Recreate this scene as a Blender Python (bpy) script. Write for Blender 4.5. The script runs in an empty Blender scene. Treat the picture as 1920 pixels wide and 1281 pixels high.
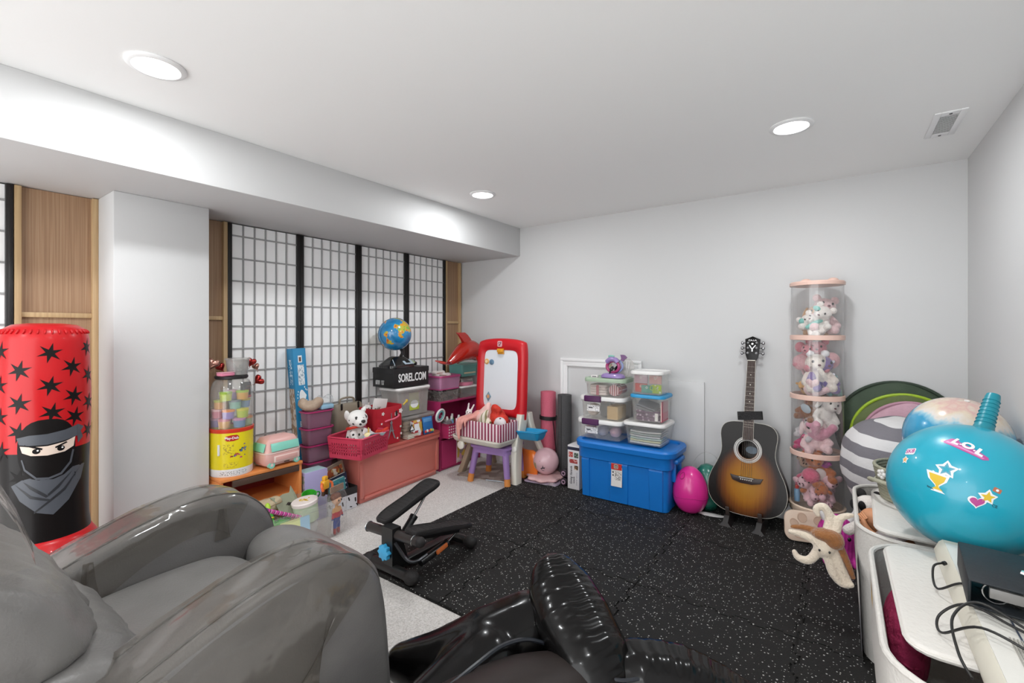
import bpy, bmesh, math, random
from math import sin, cos, pi, radians, atan2, sqrt
from mathutils import Vector, Matrix, Euler
random.seed(7)
SC = bpy.context.scene
COL = SC.collection

# ---------------------------------------------------------------- camera, world, lights, exposure
cd = bpy.data.cameras.new('camera'); cam = bpy.data.objects.new('camera', cd); COL.objects.link(cam)
cam.location = (0, 0, 1.15); cam.rotation_euler = (radians(90), 0, radians(35.512))
cd.sensor_width = 36; cd.lens = 16.106; cd.shift_y = -0.01172; cd.clip_start = 0.02
SC.camera = cam
SC.view_settings.view_transform = 'Standard'; SC.view_settings.look = 'None'
SC.view_settings.gamma = 1; SC.view_settings.use_curve_mapping = False
SC.view_settings.exposure = 0.18
SC.cycles.max_bounces = 10; SC.cycles.transparent_max_bounces = 24; SC.cycles.diffuse_bounces = 6
SC.cycles.sample_clamp_indirect = 6
SC.cycles.use_denoising = True
w = bpy.data.worlds.new('world'); SC.world = w; w.use_nodes = True
w.node_tree.nodes['Background'].inputs[0].default_value = (0.975, 0.99, 1, 1)
w.node_tree.nodes['Background'].inputs[1].default_value = 3.5

POTS = [(-1.82, 0.545), (-1.85, 2.27), (-0.165, 2.27), (-0.165, 0.545), (-1.82, -1.15), (-0.165, -1.15)]
CEIL = 2.014
POT_W = 7.0
for (x, y) in POTS:
    l = bpy.data.lights.new('pot_lamp', 'AREA'); l.shape = 'DISK'; l.size = 0.115; l.energy = POT_W
    l.color = (0.96, 0.985, 1.0)
    o = bpy.data.objects.new('pot_lamp', l); o.location = (x, y, CEIL - 0.014); COL.objects.link(o)

# ---------------------------------------------------------------- helpers
def lin(h):
    if not isinstance(h, str): return tuple(h)
    h = h.lstrip('#'); v = [int(h[i:i+2], 16) / 255 for i in (0, 2, 4)]
    return tuple(c / 12.92 if c <= 0.04045 else ((c + 0.055) / 1.055) ** 2.4 for c in v)

def nd(nt, t, **k):
    n = nt.nodes.new(t)
    for a, v in k.items():
        if a in n.inputs: n.inputs[a].default_value = v
        else: setattr(n, a, v)
    return n

MATS = {}
def M(name, col, r=0.5, metal=0, coat=0, bump=0, bs=60, sheen=0, var=0, vs=8, spec=0.5):
    if name in MATS: return MATS[name]
    m = bpy.data.materials.new(name); m.use_nodes = True; nt = m.node_tree
    p = nt.nodes['Principled BSDF']; c = lin(col)
    p.inputs['Base Color'].default_value = (*c, 1); p.inputs['Roughness'].default_value = r
    p.inputs['Metallic'].default_value = metal; p.inputs['Coat Weight'].default_value = coat
    p.inputs['Sheen Weight'].default_value = sheen; p.inputs['Specular IOR Level'].default_value = spec
    if bump or var: tc = nd(nt, 'ShaderNodeTexCoord')
    if bump:
        n = nd(nt, 'ShaderNodeTexNoise', Scale=bs, Detail=3.0); b = nd(nt, 'ShaderNodeBump', Strength=bump, Distance=0.01)
        nt.links.new(tc.outputs['Object'], n.inputs['Vector']); nt.links.new(n.outputs['Fac'], b.inputs['Height'])
        nt.links.new(b.outputs['Normal'], p.inputs['Normal'])
    if var:
        n = nd(nt, 'ShaderNodeTexNoise', Scale=vs, Detail=2.0); h = nd(nt, 'ShaderNodeHueSaturation'); h.inputs['Color'].default_value = (*c, 1)
        mr = nd(nt, 'ShaderNodeMapRange'); mr.inputs[3].default_value = 1 - var; mr.inputs[4].default_value = 1 + var
        nt.links.new(tc.outputs['Object'], n.inputs['Vector']); nt.links.new(n.outputs['Fac'], mr.inputs[0])
        nt.links.new(mr.outputs[0], h.inputs['Value']); nt.links.new(h.outputs[0], p.inputs['Base Color'])
    MATS[name] = m; return m

def clearm(name, tint='#ffffff', fac=0.2, body='#e8e8e8', r=0.12, bump=0, bs=20, refl=0.04):
    """clear plastic: a transparent sheet with a glossy, faintly cloudy surface"""
    if name in MATS: return MATS[name]
    m = bpy.data.materials.new(name); m.use_nodes = True; nt = m.node_tree
    p = nt.nodes['Principled BSDF']; p.inputs['Base Color'].default_value = (*lin(body), 1); p.inputs['Roughness'].default_value = r
    t = nd(nt, 'ShaderNodeBsdfTransparent'); t.inputs[0].default_value = (*lin(tint), 1)
    lw = nd(nt, 'ShaderNodeLayerWeight', Blend=0.5); pw_ = nd(nt, 'ShaderNodeMath', operation='POWER'); pw_.inputs[1].default_value = 4.0; nt.links.new(lw.outputs['Facing'], pw_.inputs[0])
    mr = nd(nt, 'ShaderNodeMapRange'); mr.inputs[3].default_value = fac; mr.inputs[4].default_value = min(1, fac + 0.3)
    mx = nd(nt, 'ShaderNodeMixShader'); out = nt.nodes['Material Output']
    nt.links.new(pw_.outputs[0], mr.inputs[0]); nt.links.new(mr.outputs[0], mx.inputs[0])
    nt.links.new(t.outputs[0], mx.inputs[1]); nt.links.new(p.outputs[0], mx.inputs[2])
    gl_ = nd(nt, 'ShaderNodeBsdfGlossy', Roughness=r); fr_ = nd(nt, 'ShaderNodeMath', operation='MULTIPLY_ADD'); fr_.inputs[1].default_value = 0.5; fr_.inputs[2].default_value = refl; nt.links.new(pw_.outputs[0], fr_.inputs[0]); m2 = nd(nt, 'ShaderNodeMixShader')
    nt.links.new(fr_.outputs[0], m2.inputs[0]); nt.links.new(mx.outputs[0], m2.inputs[1]); nt.links.new(gl_.outputs[0], m2.inputs[2]); nt.links.new(m2.outputs[0], out.inputs['Surface'])
    if bump:
        tc = nd(nt, 'ShaderNodeTexCoord'); n = nd(nt, 'ShaderNodeTexNoise', Scale=bs, Detail=3.0); b = nd(nt, 'ShaderNodeBump', Strength=bump, Distance=0.02)
        nt.links.new(tc.outputs['Object'], n.inputs['Vector']); nt.links.new(n.outputs['Fac'], b.inputs['Height']); nt.links.new(b.outputs['Normal'], p.inputs['Normal']); nt.links.new(b.outputs['Normal'], gl_.inputs['Normal']); nt.links.new(b.outputs['Normal'], lw.inputs['Normal'])
    MATS[name] = m; return m

def ramp_mat(name, build, r=0.5, coat=0, sheen=0, bump=None):
    """material whose colour comes from build(nt, tc) -> colour socket"""
    if name in MATS: return MATS[name]
    m = bpy.data.materials.new(name); m.use_nodes = True; nt = m.node_tree; p = nt.nodes['Principled BSDF']
    tc = nd(nt, 'ShaderNodeTexCoord'); p.inputs['Roughness'].default_value = r; p.inputs['Coat Weight'].default_value = coat; p.inputs['Sheen Weight'].default_value = sheen
    nt.links.new(build(nt, tc), p.inputs['Base Color'])
    if bump:
        n = nd(nt, 'ShaderNodeTexNoise', Scale=bump[1], Detail=3.0); b = nd(nt, 'ShaderNodeBump', Strength=bump[0], Distance=0.01)
        nt.links.new(tc.outputs['Object'], n.inputs['Vector']); nt.links.new(n.outputs['Fac'], b.inputs['Height']); nt.links.new(b.outputs['Normal'], p.inputs['Normal'])
    MATS[name] = m; return m

def ramp(nt, fac, stops, interp='LINEAR'):
    r = nd(nt, 'ShaderNodeValToRGB'); e = r.color_ramp; e.interpolation = interp
    while len(e.elements) < len(stops): e.elements.new(0.5)
    for el, (pos, c) in zip(e.elements, stops): el.position = pos; el.color = (*lin(c), 1)
    nt.links.new(fac, r.inputs[0]); return r.outputs[0]

def spots(name, base, spot, scale=60, size=0.25, r=0.8, sheen=0.3, rnd=1.0, keep=1.0):
    def b(nt, tc):
        v = nd(nt, 'ShaderNodeTexVoronoi', Scale=scale, Randomness=rnd); nt.links.new(tc.outputs['Object'], v.inputs['Vector'])
        return ramp(nt, v.outputs['Distance'], [(0, spot), (size, spot), (size + 0.04, base)])
    return ramp_mat(name, b, r, 0, sheen)

def stripes(name, cols, axis='X', period=0.02, r=0.6, bump=None, wob=0):
    def b(nt, tc):
        s = nd(nt, 'ShaderNodeSeparateXYZ'); src = tc.outputs['Object']
        if wob:
            nz = nd(nt, 'ShaderNodeTexNoise', Scale=6.0); nt.links.new(src, nz.inputs['Vector'])
            mp = nd(nt, 'ShaderNodeVectorMath', operation='MULTIPLY_ADD'); mp.inputs[1].default_value = (wob, wob, wob)
            nt.links.new(nz.outputs['Color'], mp.inputs[0]); nt.links.new(src, mp.inputs[2]); src = mp.outputs[0]
        nt.links.new(src, s.inputs[0])
        a = nd(nt, 'ShaderNodeMath', operation='DIVIDE'); a.inputs[1].default_value = period; nt.links.new(s.outputs[axis], a.inputs[0])
        f = nd(nt, 'ShaderNodeMath', operation='FRACT'); nt.links.new(a.outputs[0], f.inputs[0])
        n = len(cols); return ramp(nt, f.outputs[0], [(i / n, c) for i, c in enumerate(cols)], 'CONSTANT')
    return ramp_mat(name, b, r, 0, 0, bump)

def printed(name, base, ink, sx=25, sz=120, thr=0.55):
    """paper with rows of small illegible print"""
    def b(nt, tc):
        mp = nd(nt, 'ShaderNodeMapping'); mp.inputs['Scale'].default_value = (sx, sx, sz); nt.links.new(tc.outputs['Object'], mp.inputs[0])
        n = nd(nt, 'ShaderNodeTexNoise', Scale=1.0, Detail=1.0); nt.links.new(mp.outputs[0], n.inputs['Vector'])
        return ramp(nt, n.outputs['Fac'], [(thr - 0.03, base), (thr + 0.03, ink)])
    return ramp_mat(name, b, 0.5)

def pict(name, cols, scale=30, r=0.35):
    """busy printed picture: patches of several colours"""
    def b(nt, tc):
        v = nd(nt, 'ShaderNodeTexVoronoi', Scale=scale); nt.links.new(tc.outputs['Object'], v.inputs['Vector'])
        s = nd(nt, 'ShaderNodeSeparateColor'); nt.links.new(v.outputs['Color'], s.inputs[0])
        n = len(cols); return ramp(nt, s.outputs[0], [(i / n, c) for i, c in enumerate(cols)], 'CONSTANT')
    return ramp_mat(name, b, r)

ID = Matrix.Identity(4)
def TR(loc=(0, 0, 0), rot=(0, 0, 0), sc=(1, 1, 1)):
    return Matrix.LocRotScale(Vector(loc), Euler(rot), Vector(sc))

def rrect(w, d, r, n=5):
    """rounded rectangle outline in XY, counter-clockwise"""
    r = min(r, w / 2 - 1e-4, d / 2 - 1e-4); p = []
    for cx, cy, a0 in ((w/2-r, d/2-r, 0), (-w/2+r, d/2-r, 90), (-w/2+r, -d/2+r, 180), (w/2-r, -d/2+r, 270)):
        for i in range(n + 1):
            a = radians(a0 + 90 * i / n); p.append((cx + r * cos(a), cy + r * sin(a)))
    return p

def smoothpath(pts, n=6, closed=False):
    P = [Vector(p) for p in pts]; out = []; N = len(P)
    rng = range(N) if closed else range(N - 1)
    for i in rng:
        p0 = P[(i-1) % N] if closed or i > 0 else P[0]; p1 = P[i]; p2 = P[(i+1) % N]; p3 = P[(i+2) % N] if closed or i + 2 < N else P[-1]
        for k in range(n):
            t = k / n
            out.append(0.5 * ((2*p1) + (p2-p0)*t + (2*p0-5*p1+4*p2-p3)*t*t + (3*p1-p0-3*p2+p3)*t**3))
    if not closed: out.append(P[-1])
    return out

class B:
    """collects shapes, then links them as ONE mesh object"""
    def __init__(s): s.bm = bmesh.new(); s.m = ID; s.mi = 0
    def add(s, bm2):
        for f in bm2.faces: f.material_index = s.mi
        bm2.transform(s.m); me = bpy.data.meshes.new('tmp'); bm2.to_mesh(me); bm2.free(); s.bm.from_mesh(me); bpy.data.meshes.remove(me); return s
    def box(s, c, sz, bev=0, seg=2, rot=(0, 0, 0)):
        b = bmesh.new(); bmesh.ops.create_cube(b, size=1)
        bmesh.ops.scale(b, vec=Vector(sz), verts=b.verts)
        if bev: bmesh.ops.bevel(b, geom=b.edges[:], offset=min(bev, min(sz) * 0.48), segments=seg, profile=0.5, affect='EDGES')
        b.transform(TR(c, rot)); return s.add(b)
    def loft(s, rings, cap0=True, cap1=True, closed=False):
        b = bmesh.new(); R = [[b.verts.new(Vector(p)) for p in r] for r in rings]; n = len(R[0])
        pairs = list(zip(R, R[1:])) + ([(R[-1], R[0])] if closed else [])
        for r0, r1 in pairs:
            for i in range(n):
                try: b.faces.new((r0[i], r0[(i+1) % n], r1[(i+1) % n], r1[i]))
                except ValueError: pass
        if cap0 and not closed: b.faces.new(R[0][::-1])
        if cap1 and not closed: b.faces.new(R[-1])
        bmesh.ops.recalc_face_normals(b, faces=b.faces[:]); return s.add(b)
    def tub(s, prof, w, d, r, n=5, cap0=True, cap1=True):
        """stack of rounded rectangles: prof = [(inset, z), ...]"""
        return s.loft([[(x, y, z) for x, y in rrect(w - 2*i, d - 2*i, max(0.002, r - i), n)] for i, z in prof], cap0, cap1)
    def lathe(s, prof, seg=24, c=(0, 0, 0), closed=False):
        rings = [[(c[0] + max(r, 1e-4) * cos(2*pi*i/seg), c[1] + max(r, 1e-4) * sin(2*pi*i/seg), c[2] + z) for i in range(seg)] for r, z in prof]
        return s.loft(rings, closed=closed)
    def tube(s, pts, r, seg=8, closed=False, flat=1.0):
        P = [Vector(p) for p in pts]; n = len(P); rings = []; up = Vector((0, 0, 1)); prev = None
        for i, p in enumerate(P):
            t = (P[(i+1) % n] - P[i-1]) if closed else (P[min(i+1, n-1)] - P[max(i-1, 0)])
            t.normalize()
            a = t.cross(up) if prev is None else prev - t * prev.dot(t)
            if a.length < 1e-4: a = t.cross(Vector((1, 0, 0)))
            a.normalize(); prev = a; c = t.cross(a); rr = r[i] if isinstance(r, (list, tuple)) else r
            rings.append([p + a * rr * cos(2*pi*k/seg) + c * rr * flat * sin(2*pi*k/seg) for k in range(seg)])
        return s.loft(rings, closed=closed)
    def cyl(s, p0, p1, r0, r1=None, seg=16):
        r1 = r0 if r1 is None else r1; return s.tube([p0, p1], [r0, r1], seg)
    def ell(s, c, r, rot=(0, 0, 0), u=16, v=10):
        b = bmesh.new(); bmesh.ops.create_uvsphere(b, u_segments=u, v_segments=v, radius=1)
        rr = (r, r, r) if not isinstance(r, (tuple, list)) else r
        b.transform(TR(c, rot, rr)); return s.add(b)
    def torus(s, c, R, r, rot=(0, 0, 0), seg=28, s2=8, flat=1.0):
        m = TR(c, rot); return s.loft([[m @ Vector(((R + r*cos(2*pi*k/s2)) * cos(2*pi*i/seg), (R + r*cos(2*pi*k/s2)) * sin(2*pi*i/seg), r*flat*sin(2*pi*k/s2))) for k in range(s2)] for i in range(seg)], closed=True)
    def prism(s, poly, h, mtx=ID, bev=0, seg=2):
        """polygon in local XY extruded along local Z from 0 to h"""
        b = bmesh.new(); f = b.faces.new([b.verts.new((x, y, 0)) for x, y in poly])
        e = bmesh.ops.extrude_face_region(b, geom=[f]); bmesh.ops.translate(b, vec=(0, 0, h), verts=[v for v in e['geom'] if isinstance(v, bmesh.types.BMVert)])
        bmesh.ops.recalc_face_normals(b, faces=b.faces[:])
        if bev:
            es = [ed for ed in b.edges if len(ed.link_faces) == 2 and abs(ed.verts[0].co.z - ed.verts[1].co.z) < 1e-6]
            bmesh.ops.bevel(b, geom=es, offset=bev, segments=seg, profile=0.5, affect='EDGES')
        b.transform(mtx); return s.add(b)
    def decal(s, poly, fn, cuts=0.02):
        """flat print: polygon in (u, v) laid on a curved surface by fn(u, v)"""
        b = bmesh.new(); b.faces.new([b.verts.new((x, y, 0)) for x, y in poly]); [f.normal_update() for f in b.faces]; bmesh.ops.triangulate(b, faces=b.faces[:])
        for _ in range(4):
            es = [e for e in b.edges if e.calc_length() > cuts]
            if not es: break
            bmesh.ops.subdivide_edges(b, edges=es, cuts=1); bmesh.ops.triangulate(b, faces=b.faces[:])
        for v in b.verts: v.co = fn(v.co.x, v.co.y)
        return s.add(b)
    def mesh(s, me):
        b = bmesh.new(); b.from_mesh(me); return s.add(b)
    def data(s, name, mats, ang=38):
        me = bpy.data.meshes.new(name); s.bm.to_mesh(me); s.bm.free()
        for m in (mats if isinstance(mats, (list, tuple)) else [mats]): me.materials.append(m)
        if ang: me.shade_smooth(); me.set_sharp_from_angle(angle=radians(ang))
        return me
    def out(s, name, mats, parent=None, loc=(0, 0, 0), rot=(0, 0, 0), ang=38, label=None):
        return put(name, s.data(name, mats, ang), parent, loc, rot, label)

def put(name, me, parent=None, loc=(0, 0, 0), rot=(0, 0, 0), label=None):
    o = bpy.data.objects.new(name, me); COL.objects.link(o); o.location = loc; o.rotation_euler = rot
    if parent is not None: o.parent = parent
    if label: o['label'] = label
    return o

def thing(name, label, cat, loc=(0, 0, 0), rot=(0, 0, 0), group=None):
    o = bpy.data.objects.new(name, None); COL.objects.link(o); o.location = loc; o.rotation_euler = rot; o.empty_display_size = 0.05
    return tag(o, label, cat, group)
def tag(o, label, cat, group=None):
    o['label'] = label; o['category'] = cat
    if group: o['group'] = group
    return o
def struct(o): o['kind'] = 'structure'; return o
def dup(root, loc, rot=None, label=None):
    c = root.copy(); COL.objects.link(c); c.location = loc
    if rot is not None: c.rotation_euler = rot
    if label: c['label'] = label
    for ch in list(root.children):
        d = ch.copy(); COL.objects.link(d); d.parent = c
        for g in list(ch.children):
            e = g.copy(); COL.objects.link(e); e.parent = d
    return c

def evalmesh(o):
    dg = bpy.context.evaluated_depsgraph_get(); return bpy.data.meshes.new_from_object(o.evaluated_get(dg))
def textmesh(body, size, ext=0.0008, bold=0.0, sx=1.0, align='CENTER', shear=0):
    cu = bpy.data.curves.new('t', 'FONT'); cu.body = body; cu.size = size; cu.extrude = ext; cu.offset = bold; cu.align_x = align; cu.align_y = 'CENTER'; cu.shear = shear; cu.resolution_u = 3
    o = bpy.data.objects.new('t', cu); COL.objects.link(o); me = evalmesh(o); bpy.data.objects.remove(o); bpy.data.curves.remove(cu)
    me.transform(Matrix.Diagonal((sx, 1, 1, 1))); me.materials.clear(); return me
def lettering(body, size, mat, parent, loc, rot, bold=0.0, sx=1.0, ext=0.0008, name='lettering', shear=0):
    me = textmesh(body, size, ext, bold, sx, shear=shear); me.materials.append(mat); return put(name, me, parent, loc, rot)

def blob(shapes, voxel=0.008, smooth=5):
    """one continuous soft body out of overlapping ellipsoids (c, r, rot) and capsules ('c', [pts], [radii])"""
    b = B()
    for sh in shapes:
        if sh[0] == 'c': 
            p = smoothpath(sh[1], 4); n = len(p); k = len(sh[2]); rr = [sh[2][min(k-1, int(i/(n-1)*(k-1)))] * (1 - (i/(n-1)*(k-1)) % 1) + sh[2][min(k-1, int(i/(n-1)*(k-1)) + 1)] * ((i/(n-1)*(k-1)) % 1) for i in range(n)]
            b.tube(p, rr, 10); b.ell(p[0], rr[0], u=10, v=8); b.ell(p[-1], rr[-1], u=10, v=8)
        else: b.ell(sh[0], sh[1], sh[2] if len(sh) > 2 else (0, 0, 0))
    o = b.out('tmp', [], ang=0); r = o.modifiers.new('r', 'REMESH'); r.mode = 'VOXEL'; r.voxel_size = voxel
    if smooth: sm = o.modifiers.new('s', 'SMOOTH'); sm.factor = 0.5; sm.iterations = smooth
    bpy.context.view_layer.update(); me = evalmesh(o); old = o.data; bpy.data.objects.remove(o); bpy.data.meshes.remove(old); me.shade_smooth(); me.materials.clear(); return me
# ---------------------------------------------------------------- shell
YB, XL, XR, XS = 3.22, -2.92, 0.53, -2.88          # back wall, left wall, right wall, plane of the screens
SOF, XSOF = 1.773, -2.214
wall_m = M('wall_paint', '#cbcbcb', 0.6, bump=0.02, bs=180)
ceil_m = M('ceiling_paint', '#f5f5f4', 0.7, bump=0.02, bs=160)
trim_m = M('trim_paint', '#e6e6e6', 0.35)
def carpet(nt, tc):
    n = nd(nt, 'ShaderNodeTexNoise', Scale=160.0, Detail=2.0); nt.links.new(tc.outputs['Object'], n.inputs['Vector'])
    return ramp(nt, n.outputs['Fac'], [(0.3, '#b5b0ab'), (0.6, '#d5d1cd'), (0.75, '#dfdbd8')])
carpet_m = ramp_mat('carpet', carpet, 0.95, 0, 0.3)
nt = carpet_m.node_tree; tc = nd(nt, 'ShaderNodeTexCoord'); v = nd(nt, 'ShaderNodeTexVoronoi', Scale=110.0, Randomness=0.35); bp = nd(nt, 'ShaderNodeBump', Strength=0.7, Distance=0.006); bp.invert = True
nt.links.new(tc.outputs['Object'], v.inputs['Vector']); nt.links.new(v.outputs['Distance'], bp.inputs['Height']); nt.links.new(bp.outputs['Normal'], nt.nodes['Principled BSDF'].inputs['Normal'])
YR = -1.6   # rear wall left out behind the camera to let the added world light in
def slab(name, a, b, m, bev=0):
    c = [(a[i] + b[i]) / 2 for i in range(3)]; s = [abs(b[i] - a[i]) for i in range(3)]
    return struct(B().box((0, 0, 0), s, bev).out(name, m, loc=c))
slab('floor', (XL - .2, YR - .2, -0.12), (XR + .2, YB + .2, 0), carpet_m)
slab('ceiling', (XL - .2, YR - .2, CEIL), (XR + .2, YB + .2, CEIL + .1), ceil_m)
slab('wall_back', (XL - .2, YB, 0), (XR + .2, YB + .12, CEIL), wall_m)
slab('wall_right', (XR, YR, 0), (XR + .12, YB, CEIL), wall_m)
slab('wall_left', (XL - .12, YR, 0), (XL, YB, CEIL), wall_m)
slab('ceiling_soffit', (XL, YR, SOF), (XSOF, YB, CEIL), wall_m, 0.003)
slab('wall_column', (XL, 0.632, 0), (-2.64, 1.015, SOF), wall_m, 0.004)
def baseboard(name, p0, p1, nrm):
    """stepped baseboard running p0 -> p1, its face towards nrm"""
    d = Vector(p1) - Vector(p0); prof = [(0, 0), (0.014, 0), (0.014, 0.075), (0.011, 0.088), (0.011, 0.096), (0.006, 0.108), (0, 0.112)]
    r = [[Vector(q) + Vector(nrm) * a + Vector((0, 0, z)) for a, z in prof] for q in (p0, p1)]
    return struct(B().loft(r).out(name, trim_m, ang=20))
baseboard('baseboard_back', (XL, YB, 0), (XR, YB, 0), (0, -1, 0))
baseboard('baseboard_right', (XR, YR, 0), (XR, YB, 0), (-1, 0, 0))

# framed access panel on the back wall and the plain board leaning next to it
fr = B(); x0, x1, z1 = -1.812, -1.15, 0.924
for a, b_, dep in ((0, 0.022, 0.018), (0.022, 0.05, 0.011), (0.05, 0.062, 0.016)):
    fr.box(((x0 + x1) / 2, YB - dep / 2, z1 - (a + b_) / 2), (x1 - x0 - 2 * a, dep, b_ - a), 0.002)
    for sx in (0, 1):
        xx = x0 + (a + b_) / 2 if not sx else x1 - (a + b_) / 2
        fr.box((xx, YB - dep / 2, (z1 - b_ + 0.112) / 2), (b_ - a, dep, z1 - b_ - 0.112), 0.002)
struct(fr.out('trim_1', trim_m))
t2 = struct(B().box((-0.945, YB - 0.009, 0.457), (0.44, 0.016, 0.685), 0.003).out('trim_2', wall_m))

# wooden panelled strips either side of the screens
def woodgrain(nt, tc):
    mp = nd(nt, 'ShaderNodeMapping'); mp.inputs['Scale'].default_value = (180, 180, 2.2); nt.links.new(tc.outputs['Object'], mp.inputs[0])
    n = nd(nt, 'ShaderNodeTexNoise', Scale=1.0, Detail=4.0); nt.links.new(mp.outputs[0], n.inputs['Vector'])
    return ramp(nt, n.outputs['Fac'], [(0.3, '#8a6a4f'), (0.52, '#9d7d60'), (0.7, '#a88a6d')])
veneer = ramp_mat('veneer', woodgrain, 0.5)
def pinegrain(nt, tc):
    mp = nd(nt, 'ShaderNodeMapping'); mp.inputs['Scale'].default_value = (90, 90, 3); nt.links.new(tc.outputs['Object'], mp.inputs[0])
    n = nd(nt, 'ShaderNodeTexNoise', Scale=1.0, Detail=3.0); nt.links.new(mp.outputs[0], n.inputs['Vector'])
    return ramp(nt, n.outputs['Fac'], [(0.3, '#ae9069'), (0.7, '#c2a67d')])
pine = ramp_mat('pine', pinegrain, 0.5)
for k, (y0, y1, l, r) in enumerate(((0.358, 0.632, 1, 1), (1.018, 1.198, 0, 1), (2.999, 3.205, 1, 1))):
    e = struct(B().box((-2.900, (y0 + y1) / 2, SOF / 2), (0.014, y1 - y0, SOF - .004)).out('trim_%d' % (k + 3), veneer)); e.location = (0, 0, 0)
    for s, yy in ((l, y0 + 0.011), (r, y1 - 0.011)):
        if s: B().box((0, 0, 0), (0.03, 0.022, SOF - 0.006), 0.002).out('stile', pine, e, (-2.882, yy, SOF / 2))
    for z in (1.215, 0.70):
        B().box((0, 0, 0), (0.018, y1 - y0 - 0.022 * (l + r), 0.022), 0.002).out('rail', pine, e, (-2.886, (y0 + (0.022 if l else 0) + y1 - 0.022) / 2, z))

# folding shoji screens
black_wood = M('black_lacquer', '#191616', 0.35)
paper_m = M('shoji_paper', '#f7f7f7', 0.8); muntin_m = M('shoji_lattice', '#9a9a9a', 0.6)
def screen(label, panels):
    t = thing('shoji_screen', label, 'screen', (XS, panels[0][0], 0)); y00 = panels[0][0]
    for (y0, y1) in panels:
        y0 -= y00; y1 -= y00; a, b_ = y0 + 0.024, y1 - 0.024
        for yy in (y0 + 0.012, y1 - 0.012):
            q = B(); q.box((0, 0, 0), (0.026, 0.0235, SOF - 0.006), 0.004); q.box((0.0135, 0, 0), (0.004, 0.010, SOF - 0.01), 0.0015); q.out('stile', black_wood, t, (0, yy, SOF / 2))
        for z in (0.03,):
            B().box((0, 0, 0), (0.022, b_ - a, 0.045), 0.003).out('rail', black_wood, t, (0, (a + b_) / 2, z))
        B().box((0, 0, 0), (0.003, b_ - a, SOF - 0.06), 0).out('paper', paper_m, t, (-0.006, (a + b_) / 2, SOF / 2 + 0.024))
        vm = B().box((0, 0, 0), (0.006, 0.0085, SOF - 0.06)).data('muntin', muntin_m); hm = B().box((0, 0, 0), (0.007, b_ - a, 0.0085)).data('muntin', muntin_m)
        for i in range(1, 6): put('muntin', vm, t, (-0.0015, a + (b_ - a) * i / 6, SOF / 2 + 0.024))
        for i in range(13): put('muntin', hm, t, (-0.001, (a + b_) / 2, 1.70 - 0.1325 * i))
    return t
screen('four-panel black framed rice paper screen behind the toys', [(1.199, 1.638), (1.638, 2.087), (2.087, 2.546), (2.546, 2.998)])
screen('rice paper screen beyond the red punching bag, only its black post showing', [(-0.56, -0.101), (-0.101, 0.356)])

# ceiling lights and vent
lens_m = bpy.data.materials.new('lit_lens'); lens_m.use_nodes = True; p = lens_m.node_tree.nodes['Principled BSDF']
p.inputs['Emission Color'].default_value = (1, 0.99, 0.98, 1); p.inputs['Emission Strength'].default_value = 14.0
plastic_white = M('white_plastic', '#ececec', 0.35)
PL = ['recessed ceiling light above the red punching bag', 'small far recessed ceiling light nearest the soffit corner', 'recessed ceiling light nearest the white ceiling vent', 'recessed ceiling light out of view above the camera', 'recessed ceiling light out of view behind the recliner', 'recessed ceiling light out of view behind the camera by the right wall']
for i, (x, y) in enumerate(POTS):
    t = thing('ceiling_light', PL[i], 'light', (x, y, CEIL), group='recessed ceiling lights')
    B().lathe([(0.062, -0.0005), (0.082, -0.0005), (0.083, -0.004), (0.079, -0.008), (0.066, -0.010), (0.062, -0.006)], 36, closed=True).out('trim_ring', plastic_white, t)
    B().lathe([(0.0, -0.001), (0.061, -0.001), (0.061, -0.006), (0.05, -0.0085), (0.0, -0.009)], 32).out('lens', lens_m, t)
vt = thing('air_vent', 'white rectangular louvred air vent in the ceiling', 'vent', (0.362, 2.62, CEIL))
W_, L_ = 0.10, 0.29
q = B(); 
for s in (-1, 1):
    q.box((s * (W_/2 - 0.011), 0, -0.003), (0.022, L_, 0.006), 0.002); q.box((0, s * (L_/2 - 0.02), -0.003), (W_ - 0.044, 0.04, 0.006), 0.002)
q.out('frame', plastic_white, vt)
sl = B().box((0, 0, 0), (W_ - 0.044, 0.010, 0.0015), rot=(radians(35), 0, 0)).data('slat', plastic_white)
for i in range(15): put('slat', sl, vt, (0, -0.098 + i * 0.014, -0.004))
B().box((0, 0, -0.0008), (W_ - 0.04, L_ - 0.07, 0.001)).out('duct_opening', M('vent_dark', '#6f6f6f', .9), vt)
for s in (-1, 1): B().lathe([(0, -0.0085), (0.005, -0.008), (0.0055, -0.006), (0.0, -0.0055)], 10).out('screw', M('screw', '#555', .4, 1) if False else M('screw_steel', '#5a5a5a', .4, 1), vt, (0, s * (L_/2 - 0.018), 0))

# interlocking speckled rubber mat
def speck(nt, tc):
    v = nd(nt, 'ShaderNodeTexVoronoi', Scale=105.0); nt.links.new(tc.outputs['Object'], v.inputs['Vector'])
    s = nd(nt, 'ShaderNodeSeparateColor'); nt.links.new(v.outputs['Color'], s.inputs[0])
    k = nd(nt, 'ShaderNodeMath', operation='MULTIPLY'); k.inputs[1].default_value = 0.45; nt.links.new(s.outputs[0], k.inputs[0])
    nz = nd(nt, 'ShaderNodeTexNoise', Scale=420.0); nt.links.new(tc.outputs['Object'], nz.inputs['Vector'])
    ad = nd(nt, 'ShaderNodeMath', operation='MULTIPLY_ADD'); ad.inputs[1].default_value = 0.25; nt.links.new(nz.outputs['Fac'], ad.inputs[0]); nt.links.new(v.outputs['Distance'], ad.inputs[2])
    lt = nd(nt, 'ShaderNodeMath', operation='LESS_THAN'); nt.links.new(ad.outputs[0], lt.inputs[0]); nt.links.new(k.outputs[0], lt.inputs[1])
    return ramp(nt, lt.outputs[0], [(0.3, '#1b1a19'), (0.7, '#aeaca9')])
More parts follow.
